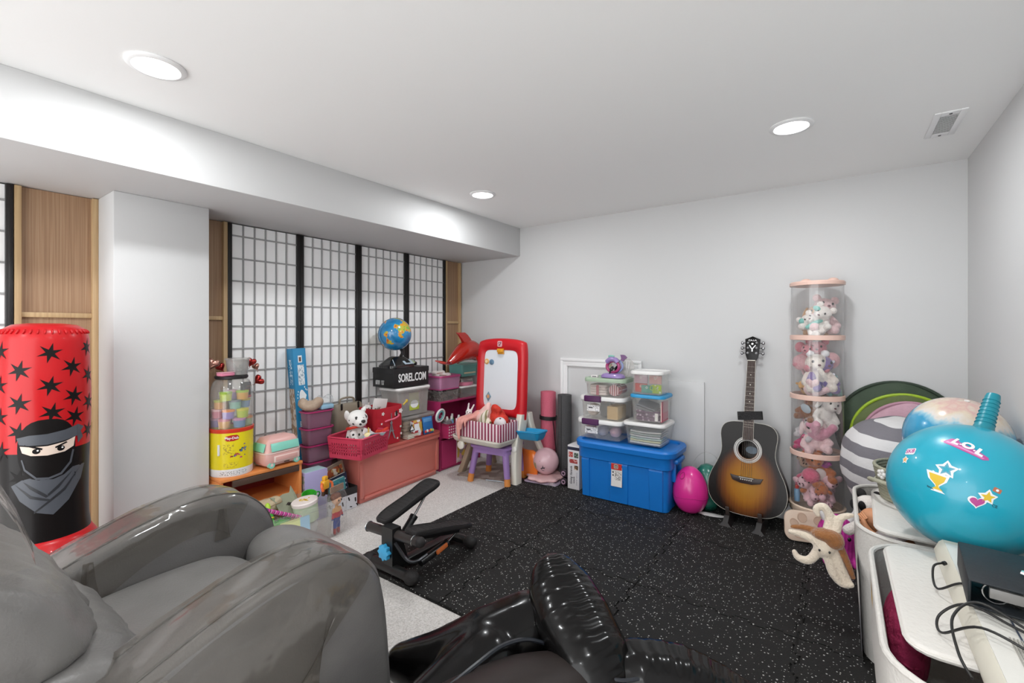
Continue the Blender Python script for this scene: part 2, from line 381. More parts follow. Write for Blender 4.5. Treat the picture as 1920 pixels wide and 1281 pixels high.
rubber = ramp_mat('speckled_rubber', speck, 0.75, 0, 0, (0.25, 300))
mat_t = thing('puzzle_mat', 'black white-flecked interlocking rubber floor mat on the carpet', 'mat', (-1.965, 1.375, 0))
TS = 0.613
def jig(n=9, amp=0.011):
    pts = [(0, 0)]
    for i in range(n):
        c = (i + 0.5) / n; h = amp if i % 2 == 0 else -amp
        pts += [(c - 0.38 / n, 0), (c - 0.44 / n, h), (c + 0.44 / n, h), (c + 0.38 / n, 0)]
    return [(0, 0)] + [(0.06 + 0.88 * t, h) for t, h in pts[1:]] + [(1, 0)]
J = jig(); NX, NY = 4, 3
xs = [0, 0.608, 1.226, 1.843, 2.46]; ys = [0, 0.613, 1.226, 1.815]
for i in range(NX):
    for j in range(NY):
        cx, cy = (xs[i] + xs[i+1]) / 2, (ys[j] + ys[j+1]) / 2; wx, wy = xs[i+1] - xs[i], ys[j+1] - ys[j]
        def edge(a, b_, flat, sgn):
            a, b_ = Vector(a), Vector(b_); d = b_ - a; nrm = Vector((-d.y, d.x)).normalized()
            return [a] if flat else [a + d * t + nrm * h * sgn for t, h in J[:-1]]
        hx, hy = wx / 2, wy / 2
        P = edge((-hx, -hy), (hx, -hy), j == 0, 1) + edge((hx, -hy), (hx, hy), i == NX-1, 1)
        top = edge((-hx, hy), (hx, hy), j == NY-1, 1); top = [Vector((hx, hy))] + top[:0:-1]
        lef = edge((-hx, -hy), (-hx, hy), i == 0, 1); lef = [Vector((-hx, hy))] + lef[:0:-1]
        P = P + top + lef
        q = B(); b2 = bmesh.new()
        lay = [[b2.verts.new((p.x * k, p.y * k, z)) for p in P] for k, z in ((0.9996, 0.0), (0.9996, 0.0045), (0.9905, 0.0046), (0.9905, 0.0105), (0.9790, 0.0122))]
        for r0, r1 in zip(lay, lay[1:]):
            for k in range(len(P)): b2.faces.new((r0[k], r0[(k+1) % len(P)], r1[(k+1) % len(P)], r1[k]))
        f = b2.faces.new(lay[-1]); b2.normal_update(); bmesh.ops.triangulate(b2, faces=[f], ngon_method='EAR_CLIP')
        q.add(b2).out('tile', rubber, mat_t, (cx, cy, 0.0005), ang=8)
# ---------------------------------------------------------------- recliner (grey leather, arms wrapped in clear film)
def leather_build(nt, tc):
    n = nd(nt, 'ShaderNodeTexNoise', Scale=7.0, Detail=3.0); nt.links.new(tc.outputs['Object'], n.inputs['Vector'])
    return ramp(nt, n.outputs['Fac'], [(0.3, '#686664'), (0.7, '#767472')])
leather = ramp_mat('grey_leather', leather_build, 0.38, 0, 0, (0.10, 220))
leather_back = ramp_mat('grey_leather_back', leather_build, 0.36, 0, 0, (0.10, 220))  # same grey as the seat leather, slightly smoother
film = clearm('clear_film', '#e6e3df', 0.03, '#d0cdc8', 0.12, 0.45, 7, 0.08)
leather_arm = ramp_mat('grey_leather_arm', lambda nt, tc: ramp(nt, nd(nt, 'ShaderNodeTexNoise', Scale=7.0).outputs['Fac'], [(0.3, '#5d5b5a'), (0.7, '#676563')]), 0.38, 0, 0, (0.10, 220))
ch = thing('recliner', 'grey leather recliner with its arms wrapped in clear plastic film', 'armchair', (-1.34, 0.40, 0))
def W(x, y, z=0): return (x + 1.34, y - 0.40, z)      # room position -> recliner's own frame
ARM = [(-0.22, 0.03), (-0.22, 0.36), (-0.10, 0.42), (0.05, 0.463), (0.2, 0.512), (0.3, 0.551), (0.4, 0.586), (0.5, 0.611), (0.58, 0.621), (0.655, 0.614), (0.72, 0.582), (0.775, 0.52), (0.80, 0.44), (0.815, 0.3), (0.825, 0.15), (0.825, 0.03)]
def arm(x0, x1, dy):
    P = smoothpath([(0, y + dy, z) for y, z in ARM[1:]], 5); P = [(0, ARM[0][0] + dy, ARM[0][1])] + P
    ctr = Vector((0, 0.35 + dy, 0.25)); xm, hw = (x0 + x1) / 2, (x1 - x0) / 2; rings = []
    for k in range(0, 13):                                      # across the arm, rolled edges
        a = -1 + 2 * k / 12; xx = xm + hw * a; ins = 0.030 * (1 - sqrt(max(0, 1 - min(1, (abs(a) ** 3)) ** 2)))
        rings.append([W(xx, p[1] + (ctr.y - p[1]) * ins * 2.0, p[2] + (ctr.z - p[2]) * ins * 2.0) for p in P])
    b = B(); b.loft(rings); return b, P, ctr
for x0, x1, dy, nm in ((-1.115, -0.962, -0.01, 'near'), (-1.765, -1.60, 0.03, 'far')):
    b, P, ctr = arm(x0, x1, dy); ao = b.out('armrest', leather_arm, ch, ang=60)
    # stitched piping either side of the top panel
    for xx in (x0 + 0.024, x1 - 0.024):
        s = B(); s.tube([W(xx, p[1] + (p[1] - ctr.y) * -0.004, p[2] + 0.0005) for p in P[8:70]], 0.0028, 6); s.out('piping', M('leather_piping', '#55534f', .5), ao)
    # the clear film folded over the top of the arm and down its sides
    rings = []; idx = [i for i, p in enumerate(P) if 0.02 + dy < p[1] < (0.76 if nm == 'near' else 0.72) + dy and p[2] > 0.4]
    for i in idx:
        p = P[i]; t = (Vector(P[min(i+1, len(P)-1)]) - Vector(P[i-1])); n = Vector((0, -t.z, t.y)).normalized()
        if n.z < 0: n = -n
        row = []
        prof = []
        drop = 0.125 + 0.03 * sin(p[1] * 7 + 1) if nm == 'far' else 0.36 - 0.25 * max(0, p[1] - 0.55)
        for k in range(19):
            a = -1 + 2 * k / 18
            if abs(a) < 0.62: xx, dn = a / 0.62 * (x1 - x0) / 2, 0.003 + 0.0016 * sin(p[1] * 40 + a * 9)
            else: xx, dn = math.copysign((x1 - x0) / 2 + 0.0085 + 0.001 * sin(p[1] * 55 + a * 20), a), -(abs(a) - 0.62) / 0.38 * drop
            if abs(abs(a) - 0.62) < 0.06: dn -= 0.004
            q = Vector((0, p[1], p[2])) + n * dn
            row.append(W((x0 + x1) / 2 + xx, q.y, q.z))
        rings.append(row)
    fb = bmesh.new(); R = [[fb.verts.new(v) for v in r] for r in rings]
    for r0, r1 in zip(R, R[1:]):
        for k in range(18): fb.faces.new((r0[k], r0[k+1], r1[k+1], r1[k]))
    q = B(); q.add(fb); q.out('plastic_wrap', film, ch, ang=50, label='clear plastic film taped over the arm')
    # folded tape ears of the film on the inner side
    for yy in ((0.30, 0.62) if nm == 'far' else (0.30,)):
        e = B(); xi = x1 + 0.006 if nm == 'far' else x1 + 0.010
        zt = 0.585 if yy > 0.4 else 0.545
        e.loft([[W(xi + o, yy + dy + w_, z) for w_, o in ((-ww, 0), (-ww * .3, .006), (ww * .3, -.0), (ww, .004), (ww, .0015), (-ww, -.0015))] for z, ww in ((zt - .005, .010), (zt - .05, .014), (zt - .10, .022))])
        e.out('film_fold', film, ch, ang=50)
def cushion(rows, nx, X0, X1, bulge, edge=0.25):
    """closed soft pad: rows of (y_front, z_front, y_back, z_back) swept across X with rounded ends"""
    rings = []
    for k in range(nx + 1):
        a = -1 + 2 * k / nx; f = (1 - abs(a) ** 5.0) ** 0.42 if abs(a) < 1 else 0.0
        x = (X0 + X1) / 2 + (X1 - X0) / 2 * a; ring = []
        cy = sum(p[0] for p in rows) / len(rows); cz = sum(p[1] for p in rows) / len(rows)
        ff = 0.55 + 0.45 * f
        ring = [W(x, cy + (y - cy) * ff, cz + (z - cz) * ff) for y, z in rows]
        rings.append(ring)
    b = B(); b.loft(rings); return b
seat = smoothpath([(0, 0.18, 0.20), (0, 0.18, 0.40), (0, 0.22, 0.435), (0, 0.32, 0.452), (0, 0.45, 0.462), (0, 0.58, 0.462), (0, 0.65, 0.452), (0, 0.685, 0.425), (0, 0.69, 0.36), (0, 0.68, 0.20)], 5)
b = cushion([(p[1], p[2]) for p in seat], 16, -1.598, -1.117, 0.02); b.out('seat', leather, ch, ang=70)
foot = smoothpath([(0, 0.70, 0.18), (0, 0.695, 0.36), (0, 0.70, 0.44), (0, 0.73, 0.478), (0, 0.79, 0.492), (0, 0.85, 0.480), (0, 0.90, 0.44), (0, 0.925, 0.36), (0, 0.92, 0.26), (0, 0.90, 0.16)], 5)
b = cushion([(p[1], p[2]) for p in foot], 16, -1.598, -1.117, 0.02); b.out('footrest', leather, ch, ang=70)
# backrest: three stuffed pads, creased between them
def pad(pts, X0, X1, creases=()):
    P = smoothpath([(0, y, z) for y, z in pts], 6, closed=True); nx = 26; rings = []
    cy = sum(p[1] for p in P) / len(P); cz = sum(p[2] for p in P) / len(P)
    for k in range(nx + 1):
        a = -1 + 2 * k / nx; f = max(0.0, 1 - abs(a) ** 3.2) ** 0.5; ff = 0.42 + 0.58 * f
        x = (X0 + X1) / 2 + (X1 - X0) / 2 * a
        rg = []
        for p in P:
            wr = 0.004 * sin(a * 17 + p[2] * 30) * sin(p[2] * 55 + a * 4) + 0.003 * sin(a * 31 - p[2] * 20)
            rg.append(W(x, cy + (p[1] - cy) * ff + (wr if p[1] > cy else 0), cz + (p[2] - cz) * (0.75 + 0.25 * f)))
        rings.append(rg)
    b = B(); b.loft(rings); return b
pad([(0.06, 0.44), (0.22, 0.395), (0.352, 0.42), (0.338, 0.475), (0.292, 0.54), (0.20, 0.575), (0.05, 0.56)], -1.63, -1.06).out('back_cushion', leather_back, ch, ang=80)
pad([(-0.08, 0.555), (0.11, 0.54), (0.255, 0.56), (0.238, 0.63), (0.19, 0.70), (0.12, 0.755), (0.04, 0.78), (-0.10, 0.76)], -1.63, -1.06).out('back_cushion', leather_back, ch, ang=80)
pad([(-0.18, 0.77), (-0.02, 0.75), (0.075, 0.77), (0.07, 0.86), (0.05, 0.95), (-0.05, 0.98), (-0.18, 0.96)], -1.63, -1.06).out('headrest', leather_back, ch, ang=80)
q = B(); q.loft([[W(x, y, z) for x, y in ((-1.62, y0), (-1.08, y0), (-1.06, y0 - 0.10), (-1.64, y0 - 0.10))] for y0, z in ((0.08, 0.10), (0.04, 0.45), (-0.05, 0.70), (-0.14, 0.94))]).out('back_shell', leather, ch, ang=40)
q = B(); q.loft([[W(-1.34 + (0.29) * s, y + o, z) for s, o in ((-1, -.13), (-1, 0), (-.6, .012), (0, .016), (.6, .012), (1, 0), (1, -.13))] for y, z in ((0.155, 0.77), (0.135, 0.84), (0.10, 0.92), (0.05, 0.985), (-0.06, 1.01))], False, False).out('headrest_film', film, ch, ang=60)
# base and lever
B().box(W(-1.34, 0.30, 0.06), (0.44, 0.80, 0.10), 0.01).out('base', M('black_base', '#151515', .6), ch)
lv = B(); lv.cyl(W(-0.958, 0.50, 0.30), W(-0.935, 0.50, 0.30), 0.022); lv.tube(smoothpath([W(-0.938, 0.50, 0.30), W(-0.925, 0.54, 0.325), W(-0.915, 0.60, 0.335)], 4), 0.011, 10); lv.ell(W(-0.915, 0.60, 0.335), 0.0125)
lv.out('lever', M('lever_silver', '#b5b0a8', .3, .6), ch)

# ---------------------------------------------------------------- inflatable punching bag
def vinyl(name, col, r=0.3): return M(name, col, r, coat=0.08)
NX0, NY0, NR = -2.50, 0.394, 0.128
nj = thing('punching_bag', 'red and black inflatable punching bag printed with a masked face and throwing stars', 'punching bag', (NX0, NY0, 0))
red_v, blk_v = vinyl('red_vinyl', '#b8151b'), vinyl('black_vinyl', '#151212')
def nprof(z):            # radius at height z
    return NR + 0.004 * sin(z * 9)
b = B(); b.lathe([(nprof(z), z) for z in (0.70, 0.8, 0.9, 1.0, 1.08)] + [(0.127, 1.11), (0.122, 1.135), (0.110, 1.155), (0.09, 1.168), (0.05, 1.174), (0.0, 1.174)], 40); b.out('upper_sleeve', red_v, nj, ang=80)
b = B(); b.lathe([(0.131, 0.37), (nprof(.42), 0.42), (nprof(.5), .5), (nprof(.6), .6), (nprof(.7), .70)], 40); b.out('lower_sleeve', blk_v, nj, ang=80)
b = B(); b.lathe([(0.0, 0.0), (0.16, 0.004), (0.195, 0.03), (0.208, 0.09), (0.205, 0.16), (0.19, 0.24), (0.166, 0.31), (0.142, 0.352), (0.131, 0.37), (0.0, 0.37)], 40); b.out('base', red_v, nj, ang=80)
for i in range(26):      # puckers of the welded top seam
    pass
b = B()
for i in range(40):
    a = 2 * pi * i / 40; b.ell((0.118 * cos(a), 0.118 * sin(a), 1.143), (0.012, 0.004, 0.006), (0, 0.8, a), 8, 6)
b.out('welded_seam', red_v, nj, ang=80)
T0 = atan2(-NY0, -NX0) + 0.03
def ncyl(off):
    def f(u, z):
        u = max(-0.127, min(0.127, u)); a = T0 + math.asin(u / 0.128); rr = nprof(z) + off; return Vector((rr * cos(a), rr * sin(a), z))
    return f
def px(x, y): return ((x - 85) * 0.00175, 1.15 - (y - 618) * 0.00248)
ink = M('print_black', '#120f0f', .4); grey_i = M('print_grey', '#4b4e55', .4); skin_i = M('print_skin', '#dcc8ba', .4); line_i = M('print_dark', '#2b2c30', .35)
def star(cx, cy, R, r, n=6, a0=0.3):
    return [(cx + (R if k % 2 == 0 else r) * cos(a0 + pi * k / n), cy + (R * 1.12 if k % 2 == 0 else r) * sin(a0 + pi * k / n)) for k in range(2 * n)]
for i, (x, y) in enumerate([(90, 653), (46, 678), (124, 675), (90, 702), (46, 726), (126, 720), (93, 742), (45, 768), (128, 752), (150, 646), (151, 690), (152, 733), (152, 778), (17, 650), (18, 700), (20, 746), (21, 795), (44, 835), (133, 830)]):
    u, z = px(x, y); n0 = 0
    u = max(-0.115, min(0.115, u))
    poly = []
    for k in range(12):
        aa = 0.3 + pi * k / 6; R = 0.039 if k % 2 == 0 else 0.013
        du = R * 0.95 * cos(aa); ang = math.asin(u / 0.128); poly.append((ang * 0.128 + du, z + R * cos(0) * sin(aa)))
    def f2(s, zz):
        a = T0 + s / 0.128; rr = nprof(zz) + 0.0008; return Vector((rr * cos(a), rr * sin(a), zz))
    B().decal(poly, f2, 0.03).out('star_print', ink, nj)
def nprint(name, pts, mat, off, cuts=0.025):
    B().decal([px(*p) for p in pts], ncyl(off), cuts).out(name, mat, nj)
E2 = [(86 + 43 * math.copysign(abs(cos(a)) ** .75, cos(a)), 796 + 45 * math.copysign(abs(sin(a)) ** .8, sin(a))) for a in [2*pi*k/28 for k in range(28)]]
nprint('hood_print', E2, ink, 0.0012)
nprint('scarf_print', [(33, 846), (48, 838), (60, 836), (78, 840), (95, 842), (112, 838), (126, 829), (146, 829), (140, 850), (120, 878), (95, 895), (70, 888), (45, 868)], grey_i, 0.0010)
for k, pl in enumerate(([(38, 843), (62, 862), (92, 872), (92, 875), (60, 866)], [(138, 832), (112, 858), (66, 886), (66, 889), (114, 862)], [(126, 834), (104, 856), (88, 866), (86, 863), (102, 852)], [(50, 840), (80, 860), (88, 866), (84, 868), (60, 852)])): nprint('scarf_fold', pl, line_i, 0.0016)
nprint('headband_print', [(43, 776), (60, 773), (86, 773), (112, 770), (132, 765), (134, 782), (112, 786), (86, 789), (60, 788), (46, 786)], grey_i, 0.0018)
nprint('headband_knot', [(131, 764), (142, 770), (137, 776), (141, 786), (133, 794), (131, 780)], grey_i, 0.002)
nprint('eye_slit', [(47, 788), (60, 790), (86, 791), (112, 788), (128, 783), (126, 797), (112, 803), (86, 805), (62, 803), (50, 798)], skin_i, 0.002)
for ex, s in ((70, 1), (106, -1)):
    nprint('eye', [(ex + 6*cos(a), 797 + 4*sin(a)) for a in [2*pi*k/12 for k in range(12)]], ink, 0.0026)
    nprint('eye_glint', [(ex + 2 + 1.6*cos(a), 796 + 1.3*sin(a)) for a in [2*pi*k/8 for k in range(8)]], M('white_ink', '#f2f2f2', .4), 0.0032)
    nprint('brow', [(ex - 10*s, 790), (ex + 8*s, 796), (ex + 9*s, 793.5), (ex - 8*s, 788)], ink, 0.0026)
for pl in ([(50, 808), (54, 822), (70, 836), (88, 838), (106, 834), (120, 820), (124, 802), (127, 803), (123, 822), (108, 837), (88, 841), (69, 839), (52, 824), (48, 808)],): nprint('mask_outline', pl, grey_i, 0.0020)

# ---------------------------------------------------------------- inflatable whale lying on the floor in front
wv_ = M('black_pvc', '#0b0a0a', 0.2, coat=0.1, bump=0.02, bs=14, spec=0.4); wm_ = M('matte_pvc', '#241d1b', 0.45, bump=0.03, bs=10); ww_ = M('white_pvc', '#d9d9d9', 0.25, coat=.5)
wh = thing('inflatable_whale', 'large glossy black inflatable whale with ribbed tail fins lying on the mat', 'inflatable', (-0.62, 1.05, 0))
def V(x, y, z): return Vector((x + 0.62, y - 1.05, z))
def sweep(pts, rad, seg=28, n=10, wr=None):
    P = smoothpath([V(*p) for p in pts], n); k = len(rad); rings = []
    for i, p in enumerate(P):
        t = (P[min(i+1, len(P)-1)] - P[max(i-1, 0)]).normalized(); a = t.cross(Vector((0, 0, 1))).normalized(); c = a.cross(t)
        u = i / (len(P) - 1) * (k - 1); j = min(int(u), k - 2); f = u - j
        ra = [rad[j][q] * (1 - f) + rad[j+1][q] * f for q in (0, 1)]
        rg = []
        for m in range(seg):
            th = 2 * pi * m / seg; s = 1 + (wr(i / (len(P)-1), th) if wr else 0)
            rg.append(p + a * ra[0] * cos(th) * s + c * ra[1] * sin(th) * s)
        rings.append(rg)
    return B().loft(rings)
wr1 = lambda n, amp: (lambda u, th: amp * (sin(u * 2 * pi * n) * 0.5 + 0.5 * sin(u * 2 * pi * n * 2.1)) * math.exp(-((th - pi/2) / 0.55) ** 2) * (0.3 + 0.7 * sin(pi * min(1, u * 1.05))) - 0.10 * math.exp(-((th - pi/2) / 0.07) ** 2) * (1 if 0.03 < u < 0.97 else 0))
sweep([(-0.70, 0.50, 0.15), (-0.71, 0.72, 0.15), (-0.68, 0.93, 0.148), (-0.60, 1.12, 0.145), (-0.49, 1.25, 0.13)], [(0.10, 0.09), (0.17, 0.14), (0.175, 0.14), (0.15, 0.12), (0.10, 0.09), (0.02, 0.03)]).out('body', wm_, wh, ang=80)
me = blob([('c', [V(-1.13, .985, .09), V(-1.0, 1.03, .115), V(-.89, 1.10, .15), V(-.81, 1.23, .168)], [.06, .10, .128, .132]), ('c', [V(-.87, .70, .14), V(-.865, .86, .15), V(-.845, 1.05, .16)], [.075, .09, .115])], .012, 10); me.materials.append(wv_); put('side_chamber', me, wh)
q = B(); q.tube(smoothpath([V(*p) for p in [(-0.79, 0.80, 0.262), (-0.775, 0.92, 0.27), (-0.765, 1.02, 0.268), (-0.735, 1.10, 0.255), (-0.69, 1.16, 0.225)]], 6), 0.006, 6); q.out('seam', M('blue_black_pvc', '#23262c', .25), wh)
sweep([(-0.485, 1.16, 0.15), (-0.56, 1.19, 0.21), (-0.66, 1.255, 0.262), (-0.745, 1.315, 0.31), (-0.80, 1.355, 0.345), (-0.825, 1.372, 0.362)], [(0.06, 0.05), (0.112, 0.078), (0.122, 0.08), (0.108, 0.07), (0.068, 0.05), (0.010, 0.012)], n=22, wr=wr1(11, 0.05)).out('tail_fin', wv_, wh, ang=80)
sweep([(-0.58, 1.16, 0.16), (-0.47, 1.26, 0.17), (-0.36, 1.33, 0.155), (-0.25, 1.375, 0.125), (-0.14, 1.40, 0.09), (-0.05, 1.41, 0.06)], [(0.05, 0.04), (0.10, 0.085), (0.105, 0.085), (0.09, 0.07), (0.06, 0.05), (0.015, 0.015)], n=22, wr=wr1(11, 0.05)).out('tail_fin', wv_, wh, ang=80)
q = B(); q.tube(smoothpath([V(*p) for p in [(-0.62, 1.165, 0.22), (-0.55, 1.135, 0.228), (-0.48, 1.15, 0.22), (-0.43, 1.20, 0.215)]], 6), 0.005, 6); q.out('seam', M('blue_black_pvc', '#23262c', .25), wh)
q = B(); q.ell(V(-0.675, 1.235, 0.135), (0.05, 0.05, 0.035)); q.ell(V(-0.40, 1.405, 0.12), (0.085, 0.045, 0.03)); q.out('white_patch', ww_, wh, label='white patches under the tail fins')

# ---------------------------------------------------------------- mini stepper
st = thing('stepper', 'small black exercise stepper with two foot pedals and a blue knob', 'stepper', (-1.69, 1.60, 0.013))
def S(x, y, z): return (x + 1.69, y - 1.60, z - 0.013)
blk = M('black_paint', '#171717', .32); blk_r = M('black_rubber', '#262424', .6, bump=.15, bs=200); chrome = M('chrome', '#b8b8b8', .15, 1); blue_k = M('knob_blue', '#3ea6d8', .4)
q = B(); q.box(S(-1.69, 1.61, 0.045), (0.05, 0.44, 0.03), .006); q.cyl(S(-1.83, 1.40, 0.045), S(-1.565, 1.40, 0.045), 0.024); q.cyl(S(-1.80, 1.815, 0.045), S(-1.575, 1.815, 0.045), 0.022); q.out('base_frame', blk, st)
for x, y in ((-1.84, 1.40), (-1.55, 1.40), (-1.81, 1.815), (-1.565, 1.815)):
    q = B(); q.ell(S(x, y, 0.045), (0.040, 0.034, 0.032)); q.out('foot_cap', blk_r, st)
q = B(); q.loft([[S(x, y, z) for x, y in ((-1.735, 1.385), (-1.66, 1.385), (-1.66, 1.385 + d), (-1.735, 1.385 + d))] for z, d in ((0.05, .10), (0.13, .075), (0.235, .05))]); q.out('column', blk, st)
q = B(); q.prism([(0.033 * (1 + .13 * cos(8 * a)) * cos(a), 0.033 * (1 + .13 * cos(8 * a)) * sin(a)) for a in [2*pi*k/48 for k in range(48)]], 0.022, TR(S(-1.702, 1.385, 0.125), (pi/2, 0, 0)), 0.003); q.out('knob', blue_k, st, label='scalloped blue tension knob')
q = B(); q.cyl(S(-1.865, 1.415, 0.19), S(-1.515, 1.415, 0.207), 0.0225, seg=20); q.out('axle', M('brown_black', '#2b2625', .35), st)
for x, z in ((-1.865, .19), (-1.545, .2055)):
    q = B(); q.torus(S(x, 1.415, z), 0.0225, 0.003, (0, pi/2, 0)); q.out('axle_ring', chrome, st)
q = B(); q.ell(S(-1.51, 1.415, 0.207), (0.024, 0.024, 0.024)); q.out('axle_cap', blk_r, st)
def pedal(x, y0, z0, y1, z1):
    a = atan2(z1 - z0, y1 - y0); L = sqrt((y1-y0)**2 + (z1-z0)**2); q = B()
    out = smoothpath([(0.0, -0.05, 0), (0.035, -0.045, 0), (0.05, 0.02, 0), (0.046, L*.5, 0), (0.056, L*.8, 0), (0.045, L*.97, 0), (0.0, L, 0), (-0.045, L*.97, 0), (-0.056, L*.8, 0), (-0.046, L*.5, 0), (-0.05, 0.02, 0), (-0.035, -0.045, 0)], 4, True)
    pl = [(p.x, p.y) for p in out]; q.prism(pl, 0.020, bev=0.004); 
    o = q.out('pedal', blk_r, st, S(x, y0, z0 - 0.01), (a, 0, 0))
    q = B()
    rim = [Vector((p[0] * .9, (p[1] - L/2) * .94 + L/2, 0.021)) for p in pl]; q.tube(rim, 0.0035, 6, True)
    for i in range(12): q.tube([Vector((-0.03, 0.02 + i * (L - .06) / 11, 0.0205)), Vector((0.03, 0.02 + i * (L - .06) / 11, 0.0205))], 0.0018, 4)
    q.out('tread', blk_r, o)
    q = B(); q.box((0, 0, 0), (0.03, L * .8, 0.022), .004); q.out('pedal_arm', blk, st, S(x, y0 + (y1-y0)*.4, z0 + (z1-z0)*.4 - 0.028), (a, 0, 0))
pedal(-1.775, 1.46, 0.25, 1.775, 0.335); pedal(-1.575, 1.46, 0.225, 1.80, 0.145)
for pa, pb, pc in (((-1.745, 1.45, 0.075), (-1.762, 1.60, 0.19), (-1.768, 1.70, 0.285)), ((-1.60, 1.50, 0.055), (-1.59, 1.66, 0.085), (-1.585, 1.76, 0.13))):
    q = B(); q.cyl(S(*pa), S(*pb), 0.019); q.cyl(S(*pb), S(*[a + (b_ - a) * .12 for a, b_ in zip(pb, pc)]), 0.021); q.out('damper', blk, st)
    q = B(); q.cyl(S(*pb), S(*pc), 0.006); q.out('damper_rod', chrome, st)
q = B(); q.box(S(-1.57, 1.615, 0.085), (0.012, 0.075, 0.022), .005, rot=(0.2, 0, 0)); q.out('warning_label', M('orange_label', '#d3713a', .5), st, label='orange warning sticker')
q = B(); q.tube(smoothpath([S(-1.66, 1.40, 0.17), S(-1.60, 1.42, 0.10), S(-1.58, 1.46, 0.085), S(-1.55, 1.50, 0.11)], 5), 0.008, 8); q.out('link_arm', M('dark_steel', '#55565a', .3, .8), st)
# ---------------------------------------------------------------- boxes and bins
clear_p = clearm('clear_plastic', '#fdfdfc', 0.07, '#f2f1ee', 0.10)
cloudy = clearm('cloudy_plastic', '#ecebe9', 0.30, '#d8d6d3', 0.22)
white_lid = M('white_lid', '#e4e3e1', 0.4)
def tubprof(h, taper, rw, rh, t): return [(taper, 0), (taper * .1, h - rh), (-rw, h - rh), (-rw, h), (t, h), (taper + t, t)]
def bin_(label, loc, w, d, h, body, lid=None, yaw=0, taper=0.015, r=0.025, rw=0.006, rh=0.012, t=0.003, name='storage_box', cat='storage box', group=None, lidh=0.018, latch=None):
    """open or lidded box; w along x, d along y, base centre at loc"""
    e = thing(name, label, cat, loc, (0, 0, yaw), group)
    B().tub(tubprof(h, taper, rw, rh, t), w, d, r).out('tub', body, e, ang=40)
    if lid:
        B().tub([(-rw - .002, h + .0005), (-rw - .004, h + lidh * .55), (-rw + .001, h + lidh), (0.016, h + lidh), (0.020, h + lidh - .004)], w, d, r + .004).out('lid', lid, e, ang=40)
    return e

# orange toy shelf with a red drawer, beside the column
orange_w = M('orange_board', '#d98749', 0.45, var=.06); brown_e = M('dark_brown', '#4a372d', .5); dkred = M('dark_red', '#8d2523', .5)
sh = thing('toy_shelf', 'low orange toy shelf with a brown edge standing beside the white column', 'shelf', (-2.705, 1.25, 0))
B().box((0, 0, 0.3755), (0.31, 0.44, 0.018), .004).out('top_board', orange_w, sh)
for s in (-1, 1): B().box((0, s * 0.21, 0.183), (0.29, 0.018, 0.366), .003).out('side_board', orange_w, sh)
B().box((-0.140, 0, 0.183), (0.012, 0.40, 0.366)).out('back_board', dkred, sh)
B().box((0.145, 0.02, 0.347), (0.016, 0.36, 0.036), .004).out('edge_rail', brown_e, sh)
B().box((0.0, 0, 0.2), (0.27, 0.40, 0.014)).out('inner_shelf', orange_w, sh)
# yellow bucket of modelling dough with a clear top
yel = M('bucket_yellow', '#e4d21c', .35, coat=.3); redm = M('bucket_red', '#cf3a1f', .35)
BX, BY, BZ = -2.655, 1.128, 0.385
bk = thing('dough_bucket', 'yellow bucket of modelling dough with a clear domed top', 'bucket', (BX, BY, BZ))
B().lathe([(0.0, 0), (0.098, 0), (0.1, 0.004), (0.1, 0.04), (0, 0.04)], 36).out('base_band', M('bucket_white', '#e6e6e6', .35), bk)
B().lathe([(0.0, 0.04), (0.1005, 0.04), (0.1015, 0.12), (0.1025, 0.235), (0.096, 0.24), (0.094, 0.06), (0, 0.055)], 36).out('wall', yel, bk)
B().lathe([(0.1035, 0.228), (0.106, 0.236), (0.106, 0.246), (0.098, 0.248), (0.098, 0.236)], 36, closed=True).out('rim', redm, bk)
B().lathe([(0.099, 0.248), (0.1, 0.30), (0.1, 0.42), (0.096, 0.46), (0.085, 0.49), (0.07, 0.503), (0.0675, 0.503), (0.082, 0.488), (0.093, 0.458), (0.0975, 0.42), (0.0975, 0.30), (0.0965, 0.248)], 36, closed=True).out('clear_dome', clear_p, bk)
B().lathe([(0, 0.503), (0.074, 0.503), (0.078, 0.507), (0.078, 0.518), (0.072, 0.521), (0, 0.521)], 32).out('lid', M('lid_black', '#1d1a1c', .4), bk)
hd = B(); hd.tube(smoothpath([(0.104 * cos(a0), 0.104 * sin(a0), z) for a0, z in ((-.98, .17), (-.98, .155), (-.98, .13), (-.98, .115))], 4), 0.006, 8); hd.out('handle_lug', M('bucket_white', '#e6e6e6', .35), bk)
A0 = atan2(-BY, -BX)
def bcyl(off, R=0.1022):
    return lambda u, z: Vector(((R + off) * cos(A0 + u / R), (R + off) * sin(A0 + u / R), z))
logo = [(-.030, .196), (-.024, .212), (0, .217), (.026, .217), (.036, .208), (.034, .192), (.012, .186), (-.018, .186)]
B().decal([(x - .002, z) for x, z in logo], bcyl(.0006), .01).out('logo_patch', M('logo_red', '#b3201f', .4), bk)
me = textmesh('Play-Doh', 0.0185, 0.0, 0.0004, 0.9); tb = B(); tb.mesh(me); me2 = tb.data('lettering', M('white_ink', '#f2f2f2', .4), 0)
for v in me2.vertices: v.co = bcyl(.0013)(v.co.x + .001, v.co.y + .2015)
put('lettering', me2, bk)
pr_y = printed('yellow_print', '#e4d21c', '#a8932a', 120, 260, .56)
B().decal([(-.038, .118), (.012, .118), (.012, .172), (-.038, .172)], bcyl(.0006), .012).out('small_print', pr_y, bk)
B().decal([(-.036, .052), (.03, .052), (.03, .076), (-.036, .076)], bcyl(.0006), .012).out('small_print', pr_y, bk)
B().decal([(-.055, .008), (.075, .008), (.075, .030), (-.055, .030)], bcyl(-.0012, .1012), .012).out('small_print', printed('white_print', '#e6e6e6', '#9a9a9a', 160, 200, .52), bk)
